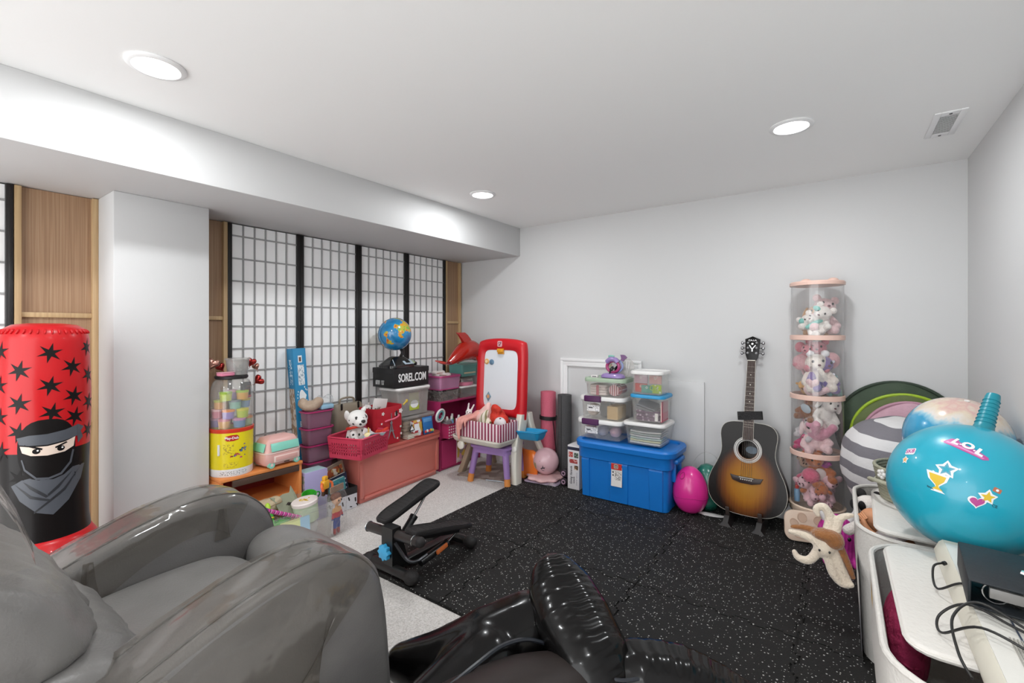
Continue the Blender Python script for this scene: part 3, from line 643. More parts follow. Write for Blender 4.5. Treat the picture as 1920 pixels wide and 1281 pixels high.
dots = [M('dot_' + n, c, .5) for n, c in (('blue', '#2a78b0'), ('pink', '#b8456e'), ('dark', '#3a3326'), ('red', '#b5462a'), ('violet', '#6d5a8f'))]
random.seed(3)
for i in range(26):
    u = random.uniform(-0.004, .072); z = .096 + random.random() * .012 + max(0, u) * 1.0 * random.random(); s = random.uniform(.003, .007)
    B().decal([(u - s, z - s * .6), (u + s, z - s * .4), (u + s * .7, z + s * .6), (u - s * .6, z + s * .7)], bcyl(.0007), .02).out('picture_print', dots[i % 5], bk)
# small dough tubs inside the clear top
tubc = [('#8c7bb5', '#cfa0c4'), ('#e2b06a', '#d98a94'), ('#6f93b8', '#c78fb8'), ('#a9c79a', '#e39a57'), ('#9a86c9', '#e88f4a'), ('#bcd04a', '#d6d24c'), ('#d77f94', '#e7b6c0'), ('#86b7ac', '#7c8a94'), ('#e0a45a', '#b6bd38'), ('#7f9fc4', '#c9b84a'), ('#b9c94a', '#8fae3a'), ('#a58ac0', '#d9a0b0'), ('#d9a34a', '#9fc03a')]
spots_t = [(-.035, -.058, .250), (.035, -.050, .250), (.066, .010, .250), (.030, .062, .250), (.045, -.035, .298), (.060, .028, .298), (-.02, -.06, .298), (.040, .0, .346), (-.01, -.052, .346), (.02, .055, .346), (.05, -.05, .394), (.0, .0, .394), (.055, .03, .394)]
tubn = ['lilac', 'peach', 'blue', 'sage', 'violet', 'lime', 'rose', 'teal', 'amber', 'sky blue', 'green', 'mauve', 'mustard']
for i, ((c1, c2), (x, y, z)) in enumerate(zip(tubc, spots_t)):
    e = thing('dough_tub', 'small %s dough tub with its lid on inside the clear bucket top' % tubn[i], 'tub', (BX + x, BY + y, BZ + z), group='dough tubs in the bucket')
    B().lathe([(0, 0), (0.026, 0), (0.029, 0.036), (0, 0.036)], 18).out('cup', M('tub_a%d' % i, c1, .4), e); B().lathe([(0, 0.036), (0.0305, 0.036), (0.0305, 0.045), (0.027, 0.047), (0, 0.047)], 18).out('lid', M('tub_b%d' % i, c2, .4), e)
e = thing('snack_pack', 'black and red printed pack inside the clear bucket top', 'pack', (BX + .052, BY + .048, BZ + .44), (0, 0, A0 + 0.75)); B().box((0, 0, 0.0), (0.02, 0.052, 0.085), .003).out('pack_body', M('pack_black', '#151214', .4), e); B().box((0.0108, 0, -0.034), (0.001, 0.05, 0.012)).out('red_band', M('pack_red', '#b02a35', .4), e); B().box((0.0108, 0, 0.006), (0.001, 0.03, 0.03)).out('print', pict('pack_pict', ['#151214', '#7a1f22', '#151214', '#9b4a2a'], 90), e)
# things on the bucket lid
e = thing('deli_tub', 'clear lidded tub of grey beads on top of the dough bucket', 'tub', (BX + .012, BY + .025, BZ + .523))
B().lathe([(0, 0), (0.047, 0), (0.056, 0.078), (0.0535, 0.078), (0.045, 0.003), (0, 0.003)], 28).out('cup', cloudy, e); B().lathe([(0, 0.079), (0.06, 0.078), (0.0605, 0.086), (0.054, 0.088), (0, 0.087)], 28).out('lid', cloudy, e)
q = B(); random.seed(5)
for i in range(26): q.ell((random.uniform(-.028, .028), random.uniform(-.028, .028), random.uniform(.012, .05)), random.uniform(.008, .012), u=8, v=6)
q.out('beads', M('bead_grey', '#6f8788', .3), e)['kind'] = 'stuff'
e = thing('pink_slime_case', 'flat pink plastic case lying on the bucket lid', 'case', (BX + .045, BY - .048, BZ + .522), (0, 0, 0.2)); B().box((0, 0, 0.008), (0.05, 0.07, 0.016), .006).out('case_bottom', M('pink_case', '#d8829c', .3), e); B().box((0, 0, 0.018), (0.05, 0.07, 0.004), .0018).out('case_lid', M('pink_case2', '#e5a5b7', .3), e)
foil = M('red_foil', '#b03a36', .15, .85); foil2 = M('rose_foil', '#d9a493', .15, .85)
def heart(n=40): return [(0.62 * sin(t) ** 3, 0.54 * cos(t) - 0.21 * cos(2*t) - 0.08 * cos(3*t) - 0.04 * cos(4*t)) for t in [2*pi*k/n for k in range(n)]]
def balloon(label, loc, s, m, rot):
    e = thing('heart_balloon', label, 'balloon', loc, rot, 'foil heart balloons round the dough bucket'); H = heart(); q = B()
    q.loft([[(x * s * k, z, y * s * k) for x, y in H] for k, z in ((.05, -.32*s), (.5, -.28*s), (.85, -.16*s), (1, 0), (.85, .16*s), (.5, .28*s), (.05, .32*s))]); q.out('foil', m, e, ang=70)
    q = B(); q.tube([(0, 0, -.57 * s), (0.004, 0, -.75 * s), (-.004, 0, -.95 * s)], .0012, 5); q.out('tail', m, e)
balloon('pale rose foil heart left of the deli tub', (BX - .04, BY - .075, BZ + .585), .052, foil2, (0, .3, .9)); balloon('dark red foil heart under the pale rose one', (BX - .085, BY - .02, BZ + .56), .04, foil, (0, -.5, .9))
balloon('upper red foil heart right of the deli tub', (BX - .01, BY + .105, BZ + .585), .045, foil, (0, .3, .7)); balloon('rose foil heart right of the bucket lid', (BX - .03, BY + .14, BZ + .555), .034, foil2, (0, -.4, .7)); balloon('lower red foil heart beside the clear dome', (BX + .0, BY + .142, BZ + .48), .05, foil, (.2, .9, .7))

# pink toy camper van on the orange shelf
vp = M('van_pink', '#d9a9a2', .35); vt_ = M('van_mint', '#86d0bd', .3); vc = M('van_cream', '#e6cfc8', .4)
e = thing('toy_van', 'pastel pink toy camper van with mint windows on the orange shelf', 'toy', (-2.615, 1.352, 0.385), (0, 0, 0.08))
B().tub([(0.012, 0.012), (0.0, 0.03), (0.0, 0.075), (0.004, 0.085), (0.014, 0.135), (0.03, 0.158), (0.06, 0.168)], 0.15, 0.215, 0.035).out('shell', vp, e, ang=50)
B().tub([(-0.002, 0.079), (-0.002, 0.085)], 0.15, 0.215, 0.035).out('waist_trim', vc, e)
B().box((0.0705, 0.005, 0.112), (0.005, 0.165, 0.046), .004, rot=(0, -0.26, 0)).out('side_window', vt_, e); B().box((-0.005, -0.103, 0.112), (0.11, 0.005, 0.046), .004, rot=(-0.26, 0, 0)).out('end_window', vt_, e)
q = B(); q.box((0.0765, 0.01, 0.047), (0.004, 0.15, 0.034), .003); q.out('door_panel', vc, e); B().box((0.079, 0.01, 0.047), (0.003, 0.13, 0.024), .002).out('door_inset', vp, e)
B().box((0.0775, 0.01, 0.022), (0.003, 0.03, 0.006)).out('plate', M('dk', '#43352b', .5), e)
for x, y in ((0.062, -0.075), (-0.062, -0.075), (0.062, 0.075), (-0.062, 0.075)):
    q = B(); q.cyl((x - 0.011, y, 0.018), (x + 0.011, y, 0.018), 0.018, seg=20); w_ = q.out('wheel', vt_, e); q = B(); q.cyl((x - .012, y, 0.018), (x + .012, y, 0.018), 0.008); q.out('hub', vc, w_)

# tall narrow blue carton leaning on the screen
bb = M('carton_blue', '#2384b4', .45)
e = thing('tall_carton', 'tall narrow blue carton with a white whale drawing leaning on the screen', 'carton', (-2.822, 1.652, 0.0), (radians(3.4), radians(-1.2), 0.0))
B().box((0, 0, 0.515), (0.075, 0.085, 1.03), .002).out('carton', bb, e)
pw = M('print_white', '#e8ecee', .5)
def onx(pts, name, m, off=0.0006, X0=0.0375): 
    q = B(); q.prism(pts, off, Matrix(((0, 0, 1, X0), (1, 0, 0, 0), (0, 1, 0, 0), (0, 0, 0, 1)))); return q.out(name, m, e)
R_ = lambda x0, y0, x1, y1: [(x0, y0), (x1, y0), (x1, y1), (x0, y1)]
onx(R_(-.012, .94, .014, .985), 'icon_print', pw); onx(R_(-.006, .947, .008, .975), 'icon_print', M('icon_brown', '#6b4a3a', .5), .0011)
onx(R_(-.018, .795, .024, .925), 'label', printed('label_print', '#dfe6ea', '#7c97a8', 200, 60, .56))
onx([(-.004, 0.615), (-.012, 0.622), (-.018, 0.631), (-.006, 0.631), (-.012, 0.672), (-.018, 0.723), (-.014, 0.752), (-.004, 0.766), (.006, 0.762), (.016, 0.748), (.030, 0.726), (.026, 0.716), (.020, 0.694), (.010, 0.669), (.002, 0.640), (.010, 0.631), (.004, 0.626)], 'whale_print', M('print_white', '#e8ecee', .5))
for (x, y) in ((-.028, 0.737), (-.030, 0.716), (-.026, 0.694), (.026, 0.766), (.034, 0.759), (.030, 0.694), (.024, 0.683), (-.024, 0.755), (.02, 0.780), (-.03, 0.672)): onx([(x + .003 * cos(a), y + .006 * sin(a)) for a in [2*pi*k/8 for k in range(8)]], 'drop_print', pw)
onx(R_(-.025, .462, .028, .566), 'label', printed('label_print2', '#dfe6ea', '#8aa5b5', 260, 160, .55)); onx([(.006 + .019 * cos(a), .405 + .019 * sin(a)) for a in [2*pi*k/20 for k in range(20)]], 'sticker', M('sticker_cream', '#ead7b4', .5)); onx([(.006 + .011 * cos(a), .405 + .011 * sin(a)) for a in [2*pi*k/16 for k in range(16)]], 'sticker_art', M('sticker_orange', '#d99b4a', .5), .0011)
q = B(); q.box((-0.005, -0.0432, 0.40), (0.06, 0.001, 0.75)); q.out('side_print', printed('side_print', '#d9d2c8', '#a58a70', 60, 30, .5), e); q = B(); q.box((0.0, -0.0432, 0.88), (0.03, 0.001, 0.16)); q.out('side_print', printed('side_print2', '#2384b4', '#cfe3ee', 90, 60, .52), e)

# stacked purple drawers with odds and ends on top
purp = clearm('purple_plastic', '#d9b8c8', 0.6, '#9c7088', .25); mag = M('magenta_rim', '#a52e63', .35)
for i in range(6):
    lab = {0: 'lowest purple bin of the stack behind the book box', 1: 'second lowest purple bin of the stack behind the book box', 2: 'third lowest purple bin of the stack behind the lilac carton', 3: 'third purple translucent bin down beside the blue carton', 5: 'top purple translucent bin of the stack beside the blue carton', 4: 'second purple translucent bin down beside the blue carton'}.get(i, 'purple translucent bin hidden low in the stack behind the books')
    e = thing('purple_bin', lab, 'bin', (-2.722, 1.661, 0.106 * i), group='purple stacking bins')
    B().tub([(0.016, 0), (0.004, 0.098), (0.007, 0.098), (0.019, 0.003)], 0.112, 0.19, 0.03).out('tub', purp, e, ang=40); B().tub([(0.0015, 0.096), (-0.004, 0.098), (-0.004, 0.1055), (0.008, 0.1055), (0.008, 0.097)], 0.112, 0.19, 0.03).out('rim', mag, e, ang=40)
me = blob([((0, 0, .03), (.05, .06, .035)), ((.02, .04, .055), (.03, .035, .03)), ((-.02, -.04, .05), (.025, .03, .035)), ((0, .06, .03), (.03, .02, .02))], .007, 3); me.materials.append(M('shell_brown', '#b09a86', .6, bump=.5, bs=40, var=.25, vs=30)); tag(put('seashell', me, None, (-2.715, 1.615, 0.637)), 'lumpy brown seashell lying on the top purple bin', 'shell')
e = thing('beach_packet', 'crumpled clear packet with a blue card on the purple bin', 'packet', (-2.72, 1.715, 0.637))
B().box((0, 0, .016), (0.08, .09, .03), .008).out('card', M('packet_blue', '#8fb8cf', .5, var=.15), e); me = blob([((0, 0, .05), (.05, .06, .025)), ((.0, .03, .07), (.03, .025, .02)), ((0, -.035, .065), (.025, .02, .025))], .008, 2); me.materials.append(clearm('packet_film', '#ffffff', .18, '#e8ecee', .08, 1.0, 40)); put('film', me, e)
e = thing('craft_case', 'taupe carry case with black clips behind the red tote', 'case', (-2.828, 1.955, 0.345), (0, 0, .05)); B().tub([(.01, 0), (0, .02), (0, .27), (.012, .285)], .07, .24, .03).out('case', M('case_taupe', '#8d8271', .5), e, ang=40)
q = B(); q.tube(smoothpath([(0, -.06, .283), (0, -.055, .315), (0, 0, .325), (0, .055, .315), (0, .06, .283)], 5), .007, 8); q.out('handle', M('case_taupe', '#8d8271', .5), e)
for s in (-1, 1): B().box((.037, s * .07, .27), (.008, .014, .045), .003).out('clip', blk, e)
# ---------------------------------------------------------------- clear toy bin beside the recliner, and what is in it
tbx = bin_('clear plastic bin of mixed toys beside the recliner', (-2.395, 1.29, 0.002), 0.26, 0.42, 0.205, clear_p, None, -0.06, .02, .03, .010, .02)
B().box((0.128, -0.03, 0.125), (0.002, 0.12, 0.10), 0, rot=(0, -0.08, 0)).out('sticker', M('note_yellow', '#dfe3a8', .5), tbx); B().box((0.129, 0.035, 0.13), (0.002, 0.05, 0.09), 0, rot=(0, -0.08, 0)).out('sticker', M('note_blue', '#a9c8dc', .5), tbx)
green = M('toy_green', '#3fae33', .35); green2 = M('toy_green_dark', '#2f8f45', .4)
e = thing('paper_bag', 'crumpled white paper inside the clear toy bin', 'paper', (-2.36, 1.38, 0.012)); me = blob([((0, 0, .05), (.045, .06, .045)), ((.01, .03, .07), (.03, .03, .03)), ((0, -.04, .06), (.03, .03, .03))], .008, 1); me.materials.append(M('crumpled_white', '#d5d3d6', .6, bump=.9, bs=45)); put('sheet', me, e)
# round container
e = thing('round_canister', 'pale green round canister with a white lid and yellow print in the toy bin', 'canister', (-2.36, 1.385, 0.115), (0.12, -0.05, 0))
B().lathe([(0, 0), (0.060, 0), (0.064, 0.09), (0, 0.09)], 32).out('drum', M('canister_green', '#bccbb0', .5, var=.1), e); B().lathe([(0.0, .089), (0.067, .089), (0.068, .105), (0.064, .109), (0, .109)], 32).out('lid', M('canister_lid', '#e6dcd8', .4), e)
q = B(); random.seed(9)
for i in range(9): a = random.random() * 6; rr = random.random() * .035; q.box((rr * cos(a), rr * sin(a), .1097), (random.uniform(.01, .028), .007, .001), rot=(0, 0, random.random() * 3))
q.out('print', M('print_yellow', '#d9b83c', .5), e)
# bubble wand, green
e = thing('bubble_wand', 'bright green toy bubble wand leaning out of the toy bin', 'toy', (-2.30, 1.17, 0.05), (radians(-6), radians(-26), 0)); q = B(); q.tube(smoothpath([(0, 0, 0), (0, 0.006, .07), (0, 0, .14), (0, -.004, .185)], 5), [.020, .024, .018, .014] and .020, 12); q.out('grip', green, e)
q = B(); q.ell((0, -.004, .205), (.014, .014, .024)); q.out('tip', M('toy_lime', '#a9d23c', .4), e); q = B(); q.torus((0, 0, .15), .018, .004); q.out('collar', M('toy_yellow', '#e3c63a', .4), e)
e = thing('striped_wand', 'magenta striped wand lying across the toy bin', 'toy', (-2.30, 1.31, 0.165), (radians(62), 0, radians(2))); q = B(); q.cyl((0, 0, 0), (0, 0, .20), .010, .010, 14); q.out('rod', stripes('wand_stripe', ['#b83a8c', '#e39ac4', '#7c2a6b', '#d64f9e'], 'Z', .024), e); q = B(); q.ell((0, 0, .205), (.012, .012, .014)); q.out('knob', M('wand_purple', '#7c3a8c', .4), e)
e = thing('magenta_clip', 'magenta plastic claw toy standing at the left of the toy bin', 'toy', (-2.36, 1.155, 0.20), (0.5, -.3, 0))
q = B(); q.box((0, 0, 0.02), (.016, .018, .075), .004); q.out('grip', M('clip_magenta', '#bf3fb0', .4), e)
for s in (-1, 1): q = B(); q.tube(smoothpath([(0, 0, .055), (0, s * .018, .075), (0, s * .008, .10)], 5), .005, 8); q.out('claw', M('clip_magenta', '#bf3fb0', .4), e)
e = thing('kraft_mask', 'sage grey felt animal mask with pointed ears over the toy bin', 'mask', (-2.41, 1.31, 0.20), (0, -0.65, 0.35)); pts = [(-.075, 0), (-.07, .05), (-.085, .085), (-.045, .065), (0, .072), (.045, .065), (.075, .098), (.075, .05), (.07, .0), (.045, -.045), (0, -.06), (-.045, -.045)]
q = B(); q.prism(pts, .006, TR((0, 0, 0), (pi/2, 0, pi/2)), .002); q.out('felt', M('felt_sage', '#8f937e', .9, bump=.4, bs=80), e); q = B(); q.ell((.007, 0, .01), (.004, .012, .009)); q.box((.007, -.012, .01), (.003, .012, .004)); q.box((.007, .012, .01), (.003, .012, .004)); q.out('nose', M('felt_black', '#2b2320', .8), e)
e = thing('kraft_bag', 'tan paper bag lying open behind the felt mask', 'bag', (-2.46, 1.215, 0.19), (0, .1, .2)); me = blob([((0, 0, .03), (.06, .09, .03)), ((.02, .03, .05), (.035, .04, .025))], .009, 2); me.materials.append(M('kraft', '#b5a488', .7, bump=.5, bs=50)); put('bag', me, e)
q = B(); q.tube(smoothpath([(.05, -.05, .04), (.075, -.02, .06), (.075, .02, .06), (.05, .05, .05)], 5), .003, 6); q.out('handle', M('kraft_d', '#8f7c5e', .7), e)
e = thing('green_dino', 'soft green toy dinosaur lying in the toy bin', 'toy', (-2.39, 1.25, 0.11), (0, 0, .4)); me = blob([((0, 0, 0.01), (.04, .06, .032)), ((0, .055, .03), (.02, .03, .02)), ('c', [(0, -.04, 0.01), (0, -.09, .01)], [.018, .006]), ((.03, .03, -.01), (.014, .014, .02)), ((-.03, .03, -.01), (.014, .014, .02))], .006, 3); me.materials.append(green); put('body', me, e); q = B(); [q.cyl((0, -.04 + i * .022, .035), (0, -.04 + i * .022, .055), .009, .001, 8) for i in range(5)]; q.out('crest', green2, e)
e = thing('green_cup', 'bright green plastic cup at the back of the toy bin', 'cup', (-2.44, 1.445, 0.17), (.2, .3, 0)); B().lathe([(0, 0), (.03, 0), (.04, .06), (.037, .06), (.028, .004), (0, .004)], 22).out('cup', green, e); q = B(); q.torus((0, .045, .03), .018, .004, (0, pi/2, 0)); q.out('handle', green2, e)
# doll in a clear bag
e = thing('bagged_doll', 'small doll in red and blue sealed in a clear bag against the toy bin', 'doll', (-2.285, 1.515, 0.015), (0, 0.0, 0.25))
me = blob([((0, 0, .10), (.018, .026, .05)), ('c', [(0, -.012, .06), (0, -.014, .0)], [.012, .009]), ('c', [(0, .012, .06), (0, .014, .0)], [.012, .009]), ('c', [(0, -.024, .135), (.006, -.040, .085)], [.009, .006]), ('c', [(0, .024, .135), (.006, .040, .085)], [.009, .006]), ((0, 0, .185), (.026, .028, .030)), ((0, 0, .155), (.01, .01, .015))], .005, 2)
def dollc(nt, tc):
    s = nd(nt, 'ShaderNodeSeparateXYZ'); nt.links.new(tc.outputs['Object'], s.inputs[0]); mr = nd(nt, 'ShaderNodeMapRange'); mr.inputs[1].default_value = 0; mr.inputs[2].default_value = .2; nt.links.new(s.outputs['Z'], mr.inputs[0])
    return ramp(nt, mr.outputs[0], [(0, '#8f2b2b'), (.15, '#2f3f86'), (.45, '#b5323c'), (.6, '#c9975f'), (.76, '#d8a886')], 'CONSTANT')
me.materials.append(ramp_mat('doll_paint', dollc, .5)); put('body', me, e)
q = B(); q.ell((-.006, 0, .198), (.028, .031, .026)); q.out('hair', M('doll_hair', '#6b3a22', .6), e)
for s in (-1, 1): q = B(); q.ell((.024, s * .010, .186), (.003, .005, .006), u=8, v=6); q.out('eye', M('felt_black', '#2b2320', .8), e)
q = B(); q.loft([[(x, y, z) for x, y in rrect(.05 * k + .008, .10, .008, 3)] for z, k in ((.0, .3), (.02, 1), (.12, 1.1), (.2, 1.2), (.235, .3), (.265, .05))]); q.out('bag', clearm('thin_film', '#ffffff', .04, '#e8e8e8', .08, .9, 45), e, ang=70); q = B(); q.box((0.002, 0, .248), (.006, .10, .035), .002); q.out('card_header', M('brown_card', '#8a6a52', .6), e)
e = thing('robot_toy', 'yellow and orange toy robot on the corner of the toy bin', 'toy', (-2.335, 1.475, 0.285), (0, 0, .3))
q = B(); q.box((0, 0, 0), (.03, .045, .05), .008); q.box((0, 0, .035), (.024, .028, .024), .006); q.out('torso', M('robot_yellow', '#e0a52c', .4), e)
for s in (-1, 1): q = B(); q.tube(smoothpath([(0, s * .025, .01), (.012, s * .04, .0), (.02, s * .036, -.025)], 4), .007, 8); q.out('arm', M('robot_orange', '#d9642c', .4), e)
for s in (-1, 1): q = B(); q.box((0, s * .013, -.04), (.018, .015, .04), .004); q.out('leg', M('robot_dark', '#4a3326', .5), e)

# white patterned box of books between the toy bin and the red tote
bkx = thing('book_box', 'white box with black brush marks holding books beside the red tote', 'box', (-2.598, 1.735, 0.002), (0, 0, 0))
q = B(); w, d, h = .105, .205, .135; q.tub([(0, 0), (0, h), (.004, h), (.004, .004)], w, d, .003, 2); q.out('box', M('box_white', '#dcdde2', .5), bkx, ang=30)
B().tub([(-.001, h - .045), (-.001, h + .001), (.0045, h + .001), (.0045, h - .045)], w, d, .004, 2, False, False).out('black_rim', M('rim_black', '#1f1d1e', .5), bkx, ang=30)
random.seed(11)
for i, (y, z, s, a) in enumerate(((-.095, .055, .016, .3), (-.05, .06, .014, -.1), (-.005, .045, .016, .2), (.04, .065, .015, .35), (.088, .05, .016, .1), (.1, .015, .012, .6), (-.075, .012, .012, 1.1), (.055, .012, .010, 1.3))):
    q = B(); q.prism([(s * .35 * cos(t) + (s * .1 if k % 2 else 0), s * sin(t)) for k, t in enumerate([2*pi*j/10 for j in range(10)])], .0007, Matrix(((0, 0, 1, w/2), (cos(a), -sin(a), 0, y), (sin(a), cos(a), 0, z), (0, 0, 0, 1)))); q.out('brush_mark', M('rim_black', '#1f1d1e', .5), bkx)
def book(label, loc, sz, rot, cover, cat='book', page='#e3ddd0', pict_m=None):
    """w (thickness, x), d (depth, y), h: covers, page block and a printed front"""
    e = thing('book', label, cat, loc, rot, 'books and sets in the white box'); w, d, h = sz
    B().box((0, 0, h/2), (w * .84, d * .97, h * .97)).out('pages', M('page', page, .8), e)
    for s in (-1, 1): B().box((s * w * .46, 0, h/2), (w * .08, d, h), .0006).out('cover', cover, e)
    B().box((0, d/2, h/2), (w, w * .06, h), .0004).out('spine', cover, e)
    if pict_m: B().box((w * .503, 0, h * .55), (.0006, d * .85, h * .75)).out('cover_print', pict_m, e)
    return e
teal = M('book_teal', '#3f8c92', .4, var=.3, vs=40); navy = M('book_navy', '#232a44', .4); cream_b = M('book_cream', '#d9cfc0', .5)
book('large picture book with a cream edge leaning at the back of the white box', (-2.628, 1.765, .02), (.014, .17, .27), (radians(13), radians(-2), 0.04), M('book_pict_edge', '#8a7a6a', .5), pict_m=pict('book_pict', ['#c9a24a', '#a5562f', '#e0d6c4', '#5a4030', '#bda06a', '#7a3328'], 45))
book('dark navy book with white lines standing in the white box', (-2.606, 1.765, .008), (.018, .12, .215), (radians(9), 0, 0.03), navy, pict_m=stripes('navy_lines', ['#232a44', '#232a44', '#cfd3df'], 'Z', .03))
book('teal pocket book next to the navy book', (-2.583, 1.748, .008), (.018, .085, .20), (radians(8), 0, 0), teal, pict_m=pict('teal_pict', ['#3f8c92', '#2f6f7c', '#6aa8ac'], 50)); book('teal pocket book nearest the lilac carton', (-2.588, 1.67, .008), (.03, .06, .19), (radians(2), 0, 0.05), teal, pict_m=pict('teal_pict', ['#3f8c92', '#2f6f7c', '#6aa8ac'], 50))
e = thing('toy_carton', 'lilac and mint toy carton standing behind the clear toy bin', 'carton', (-2.598, 1.556, .002), (0, 0, 0)); B().box((0, 0, .15), (.095, .145, .30), .002).out('carton', M('carton_lilac', '#a9a2cc', .5), e); B().box((-.002, 0, .3006), (.085, .135, .001)).out('top_print', M('carton_mint', '#a8ccd0', .5), e)
B().box((0, -.073, .16), (.085, .001, .24)).out('front_print', pict('carton_pict', ['#9a9aa8', '#8fae9a', '#b6a4b8', '#7f9c80', '#c2b9c4', '#8a8f9c'], 60), e); B().box((.048, -.02, .10), (.001, .06, .14)).out('side_print', printed('carton_print', '#a9a2cc', '#ece9f5', 120, 90, .5), e)

# ---------------------------------------------------------------- red translucent tote
redp = clearm('red_plastic', '#f4c8bf', .84, '#de8074', .28); redp2 = clearm('red_plastic_lid', '#f0c0b6', .85, '#c9675b', .3)
rt = bin_('large translucent red storage tote with a red lid below the screens', (-2.692, 2.24, 0.002), .25, .79, .318, redp, redp2, .06, .02, .03, .012, .022, name='storage_tote', cat='storage tote', lidh=.024)
q = B()
for s in (-1, 1): q.box((.115, s * .37, .155), (.018, .03, .24), .006)
q.box((.117, 0, .03), (.012, .7, .02), .005); q.out('corner_rib', redp, rt)
e = thing('paper_pad', 'large pale paper pad standing inside the red tote', 'paper pad', (-2.598, 2.36, .012), (0, -0.04, .06)); B().box((0, 0, .14), (.010, .46, .26)).out('pages', M('pad_paper', '#e6cfc4', .7), e); B().box((0, 0, .273), (.013, .46, .014), .002).out('binding', M('pad_bind', '#c8aaa0', .6), e)
e = thing('toy_packet', 'clear packet of small toys at the near end inside the red tote', 'packet', (-2.61, 1.985, .012), (0, -.05, .06)); me = blob([((0, 0, .07), (.03, .08, .07)), ((.01, .04, .11), (.025, .05, .05)), ((0, -.04, .13), (.02, .04, .04)), ((.02, .0, .05), (.02, .03, .03))], .009, 1); me.materials.append(M('packet_pink', '#d9a79c', .4, bump=.8, bs=40, var=.25, vs=25)); put('packet', me, e); B().box((.034, 0, .12), (.003, .09, .08), rot=(0, -.1, 0)).out('card', M('card_rose', '#c98f84', .5), e)
# pink basket
pk = M('basket_pink', '#c43a55', .4)
bx, by, bz = -2.54, 1.85, .345
pb = thing('pink_basket', 'raspberry pink perforated basket on the near end of the red tote', 'basket', (bx, by, bz), (0, 0, .30))
bw, bd, bh = .25, .30, .13
q = B()
# perforated walls: a lattice of strips between the holes
def perfwall(L, H, nh, nv, mtx):
    q.m = mtx; hx = L * .84 / nh; t = .0035
    q.box((0, 0, .012), (L, t, .024)); q.box((0, 0, H - .016), (L, t, .032))
    z0, z1 = .024, H - .032; hz = (z1 - z0) / nv
    for i in range(nh + 1): q.box((-L*.42 + i * hx, 0, (z0 + z1)/2), (hx * .58, t, z1 - z0))
    for j in range(1, nv): q.box((0, 0, z0 + j * hz), (L, t, hz * .55))
    for s in (-1, 1): q.box((s * L * .47, 0, (z0 + z1)/2), (L * .06, t, z1 - z0))
    q.m = ID
for a, L, off in ((0, bw - .02, -bd/2 + .008), (pi, bw - .02, -bd/2 + .008), (pi/2, bd - .02, -bw/2 + .008), (-pi/2, bd - .02, -bw/2 + .008)):
    perfwall(L, bh, 11, 4, Matrix.Rotation(a, 4, 'Z') @ TR((0, off, 0), (radians(6), 0, 0)))
q.tub([(.012, .001), (.012, .005)], bw, bd, .025)
q.tub([(-.008, bh - .006), (-.014, bh), (-.008, bh + .006), (.002, bh + .003), (.002, bh - .004)], bw, bd, .03, 5, False, False)
for sx in (-1, 1):
    for sy in (-1, 1): q.tube([(sx * (bw/2 - .018), sy * (bd/2 - .018), .0), (sx * (bw/2 - .006), sy * (bd/2 - .006), bh)], .011, 10)
q.out('weave', pk, pb, ang=30)
eye_b = M('eye_black', '#141011', .15, coat=.6)
def plush(label, loc, rot, shapes, m, extras=(), cat='soft toy', name='plush_toy', voxel=.007, group=None, smooth=4):
    """stuffed animal: one continuous body plus small parts (name, [ellipsoids], material)"""
    e = thing(name, label, cat, loc, rot, group); me = blob(shapes, voxel, smooth); me.materials.append(m); put('body', me, e)
    for nm, els, mm in extras:
        for el in els:
            q = B()
            if el[0] == 'c': q.tube(smoothpath(el[1], 4), el[2], 8)
            else: q.ell(el[0], el[1], el[2] if len(el) > 2 else (0, 0, 0), 12, 8)
            q.out(nm, mm, e, ang=80)
    return e
# dalmatian in the pink basket
dal = spots('dalmatian_fur', '#e6e4e1', '#1c1818', 26, .20, .9, .3)
plush('white dalmatian plush with black spots and a red collar in the pink basket', (-2.565, 1.835, .352), (0, 0, .25),
      [((0, 0, .09), (.055, .06, .10)), ((.035, -.02, .225), (.062, .07, .055)), ((.085, -.05, .212), (.042, .042, .034)), ('c', [(.03, .045, .13), (.08, .075, .10)], [.025, .022]), ('c', [(.03, -.05, .13), (.07, -.075, .09)], [.025, .022])], dal,
      [('nose', [((.125, -.07, .222), (.012, .014, .011))], eye_b), ('eye', [((.078, -.082, .238), (.005, .006, .009)), ((.092, -.005, .238), (.005, .006, .009))], eye_b), ('ear', [((.0, -.075, .25), (.016, .018, .04), (.5, .3, 0)), ((.01, .06, .255), (.016, .018, .04), (-.5, .3, 0))], dal), ('collar', [('c', [(.085 * cos(a) * .62 + .015, .085 * sin(a) * .66 - .01, .168 + .012 * cos(a)) for a in [2*pi*k/12 for k in range(13)]], .009)], M('collar_red', '#c8341f', .5))])
q = None
for i, (lab, loc, rot, m, sz) in enumerate((('white tag card propped in front of the dalmatian plush', (-2.475, 1.765, .42), (0, -.12, .2), printed('tag_card', '#e4e0da', '#a8a49c', 120, 90, .55), (.004, .085, .10)),)):
    e = thing('tag_card', lab, 'card', loc, rot); B().box((0, 0, 0), sz, .001).out('card', m, e); B().cyl((.0, 0, .046), (.004, 0, .046), .004, seg=10).out('eyelet', chrome, e)
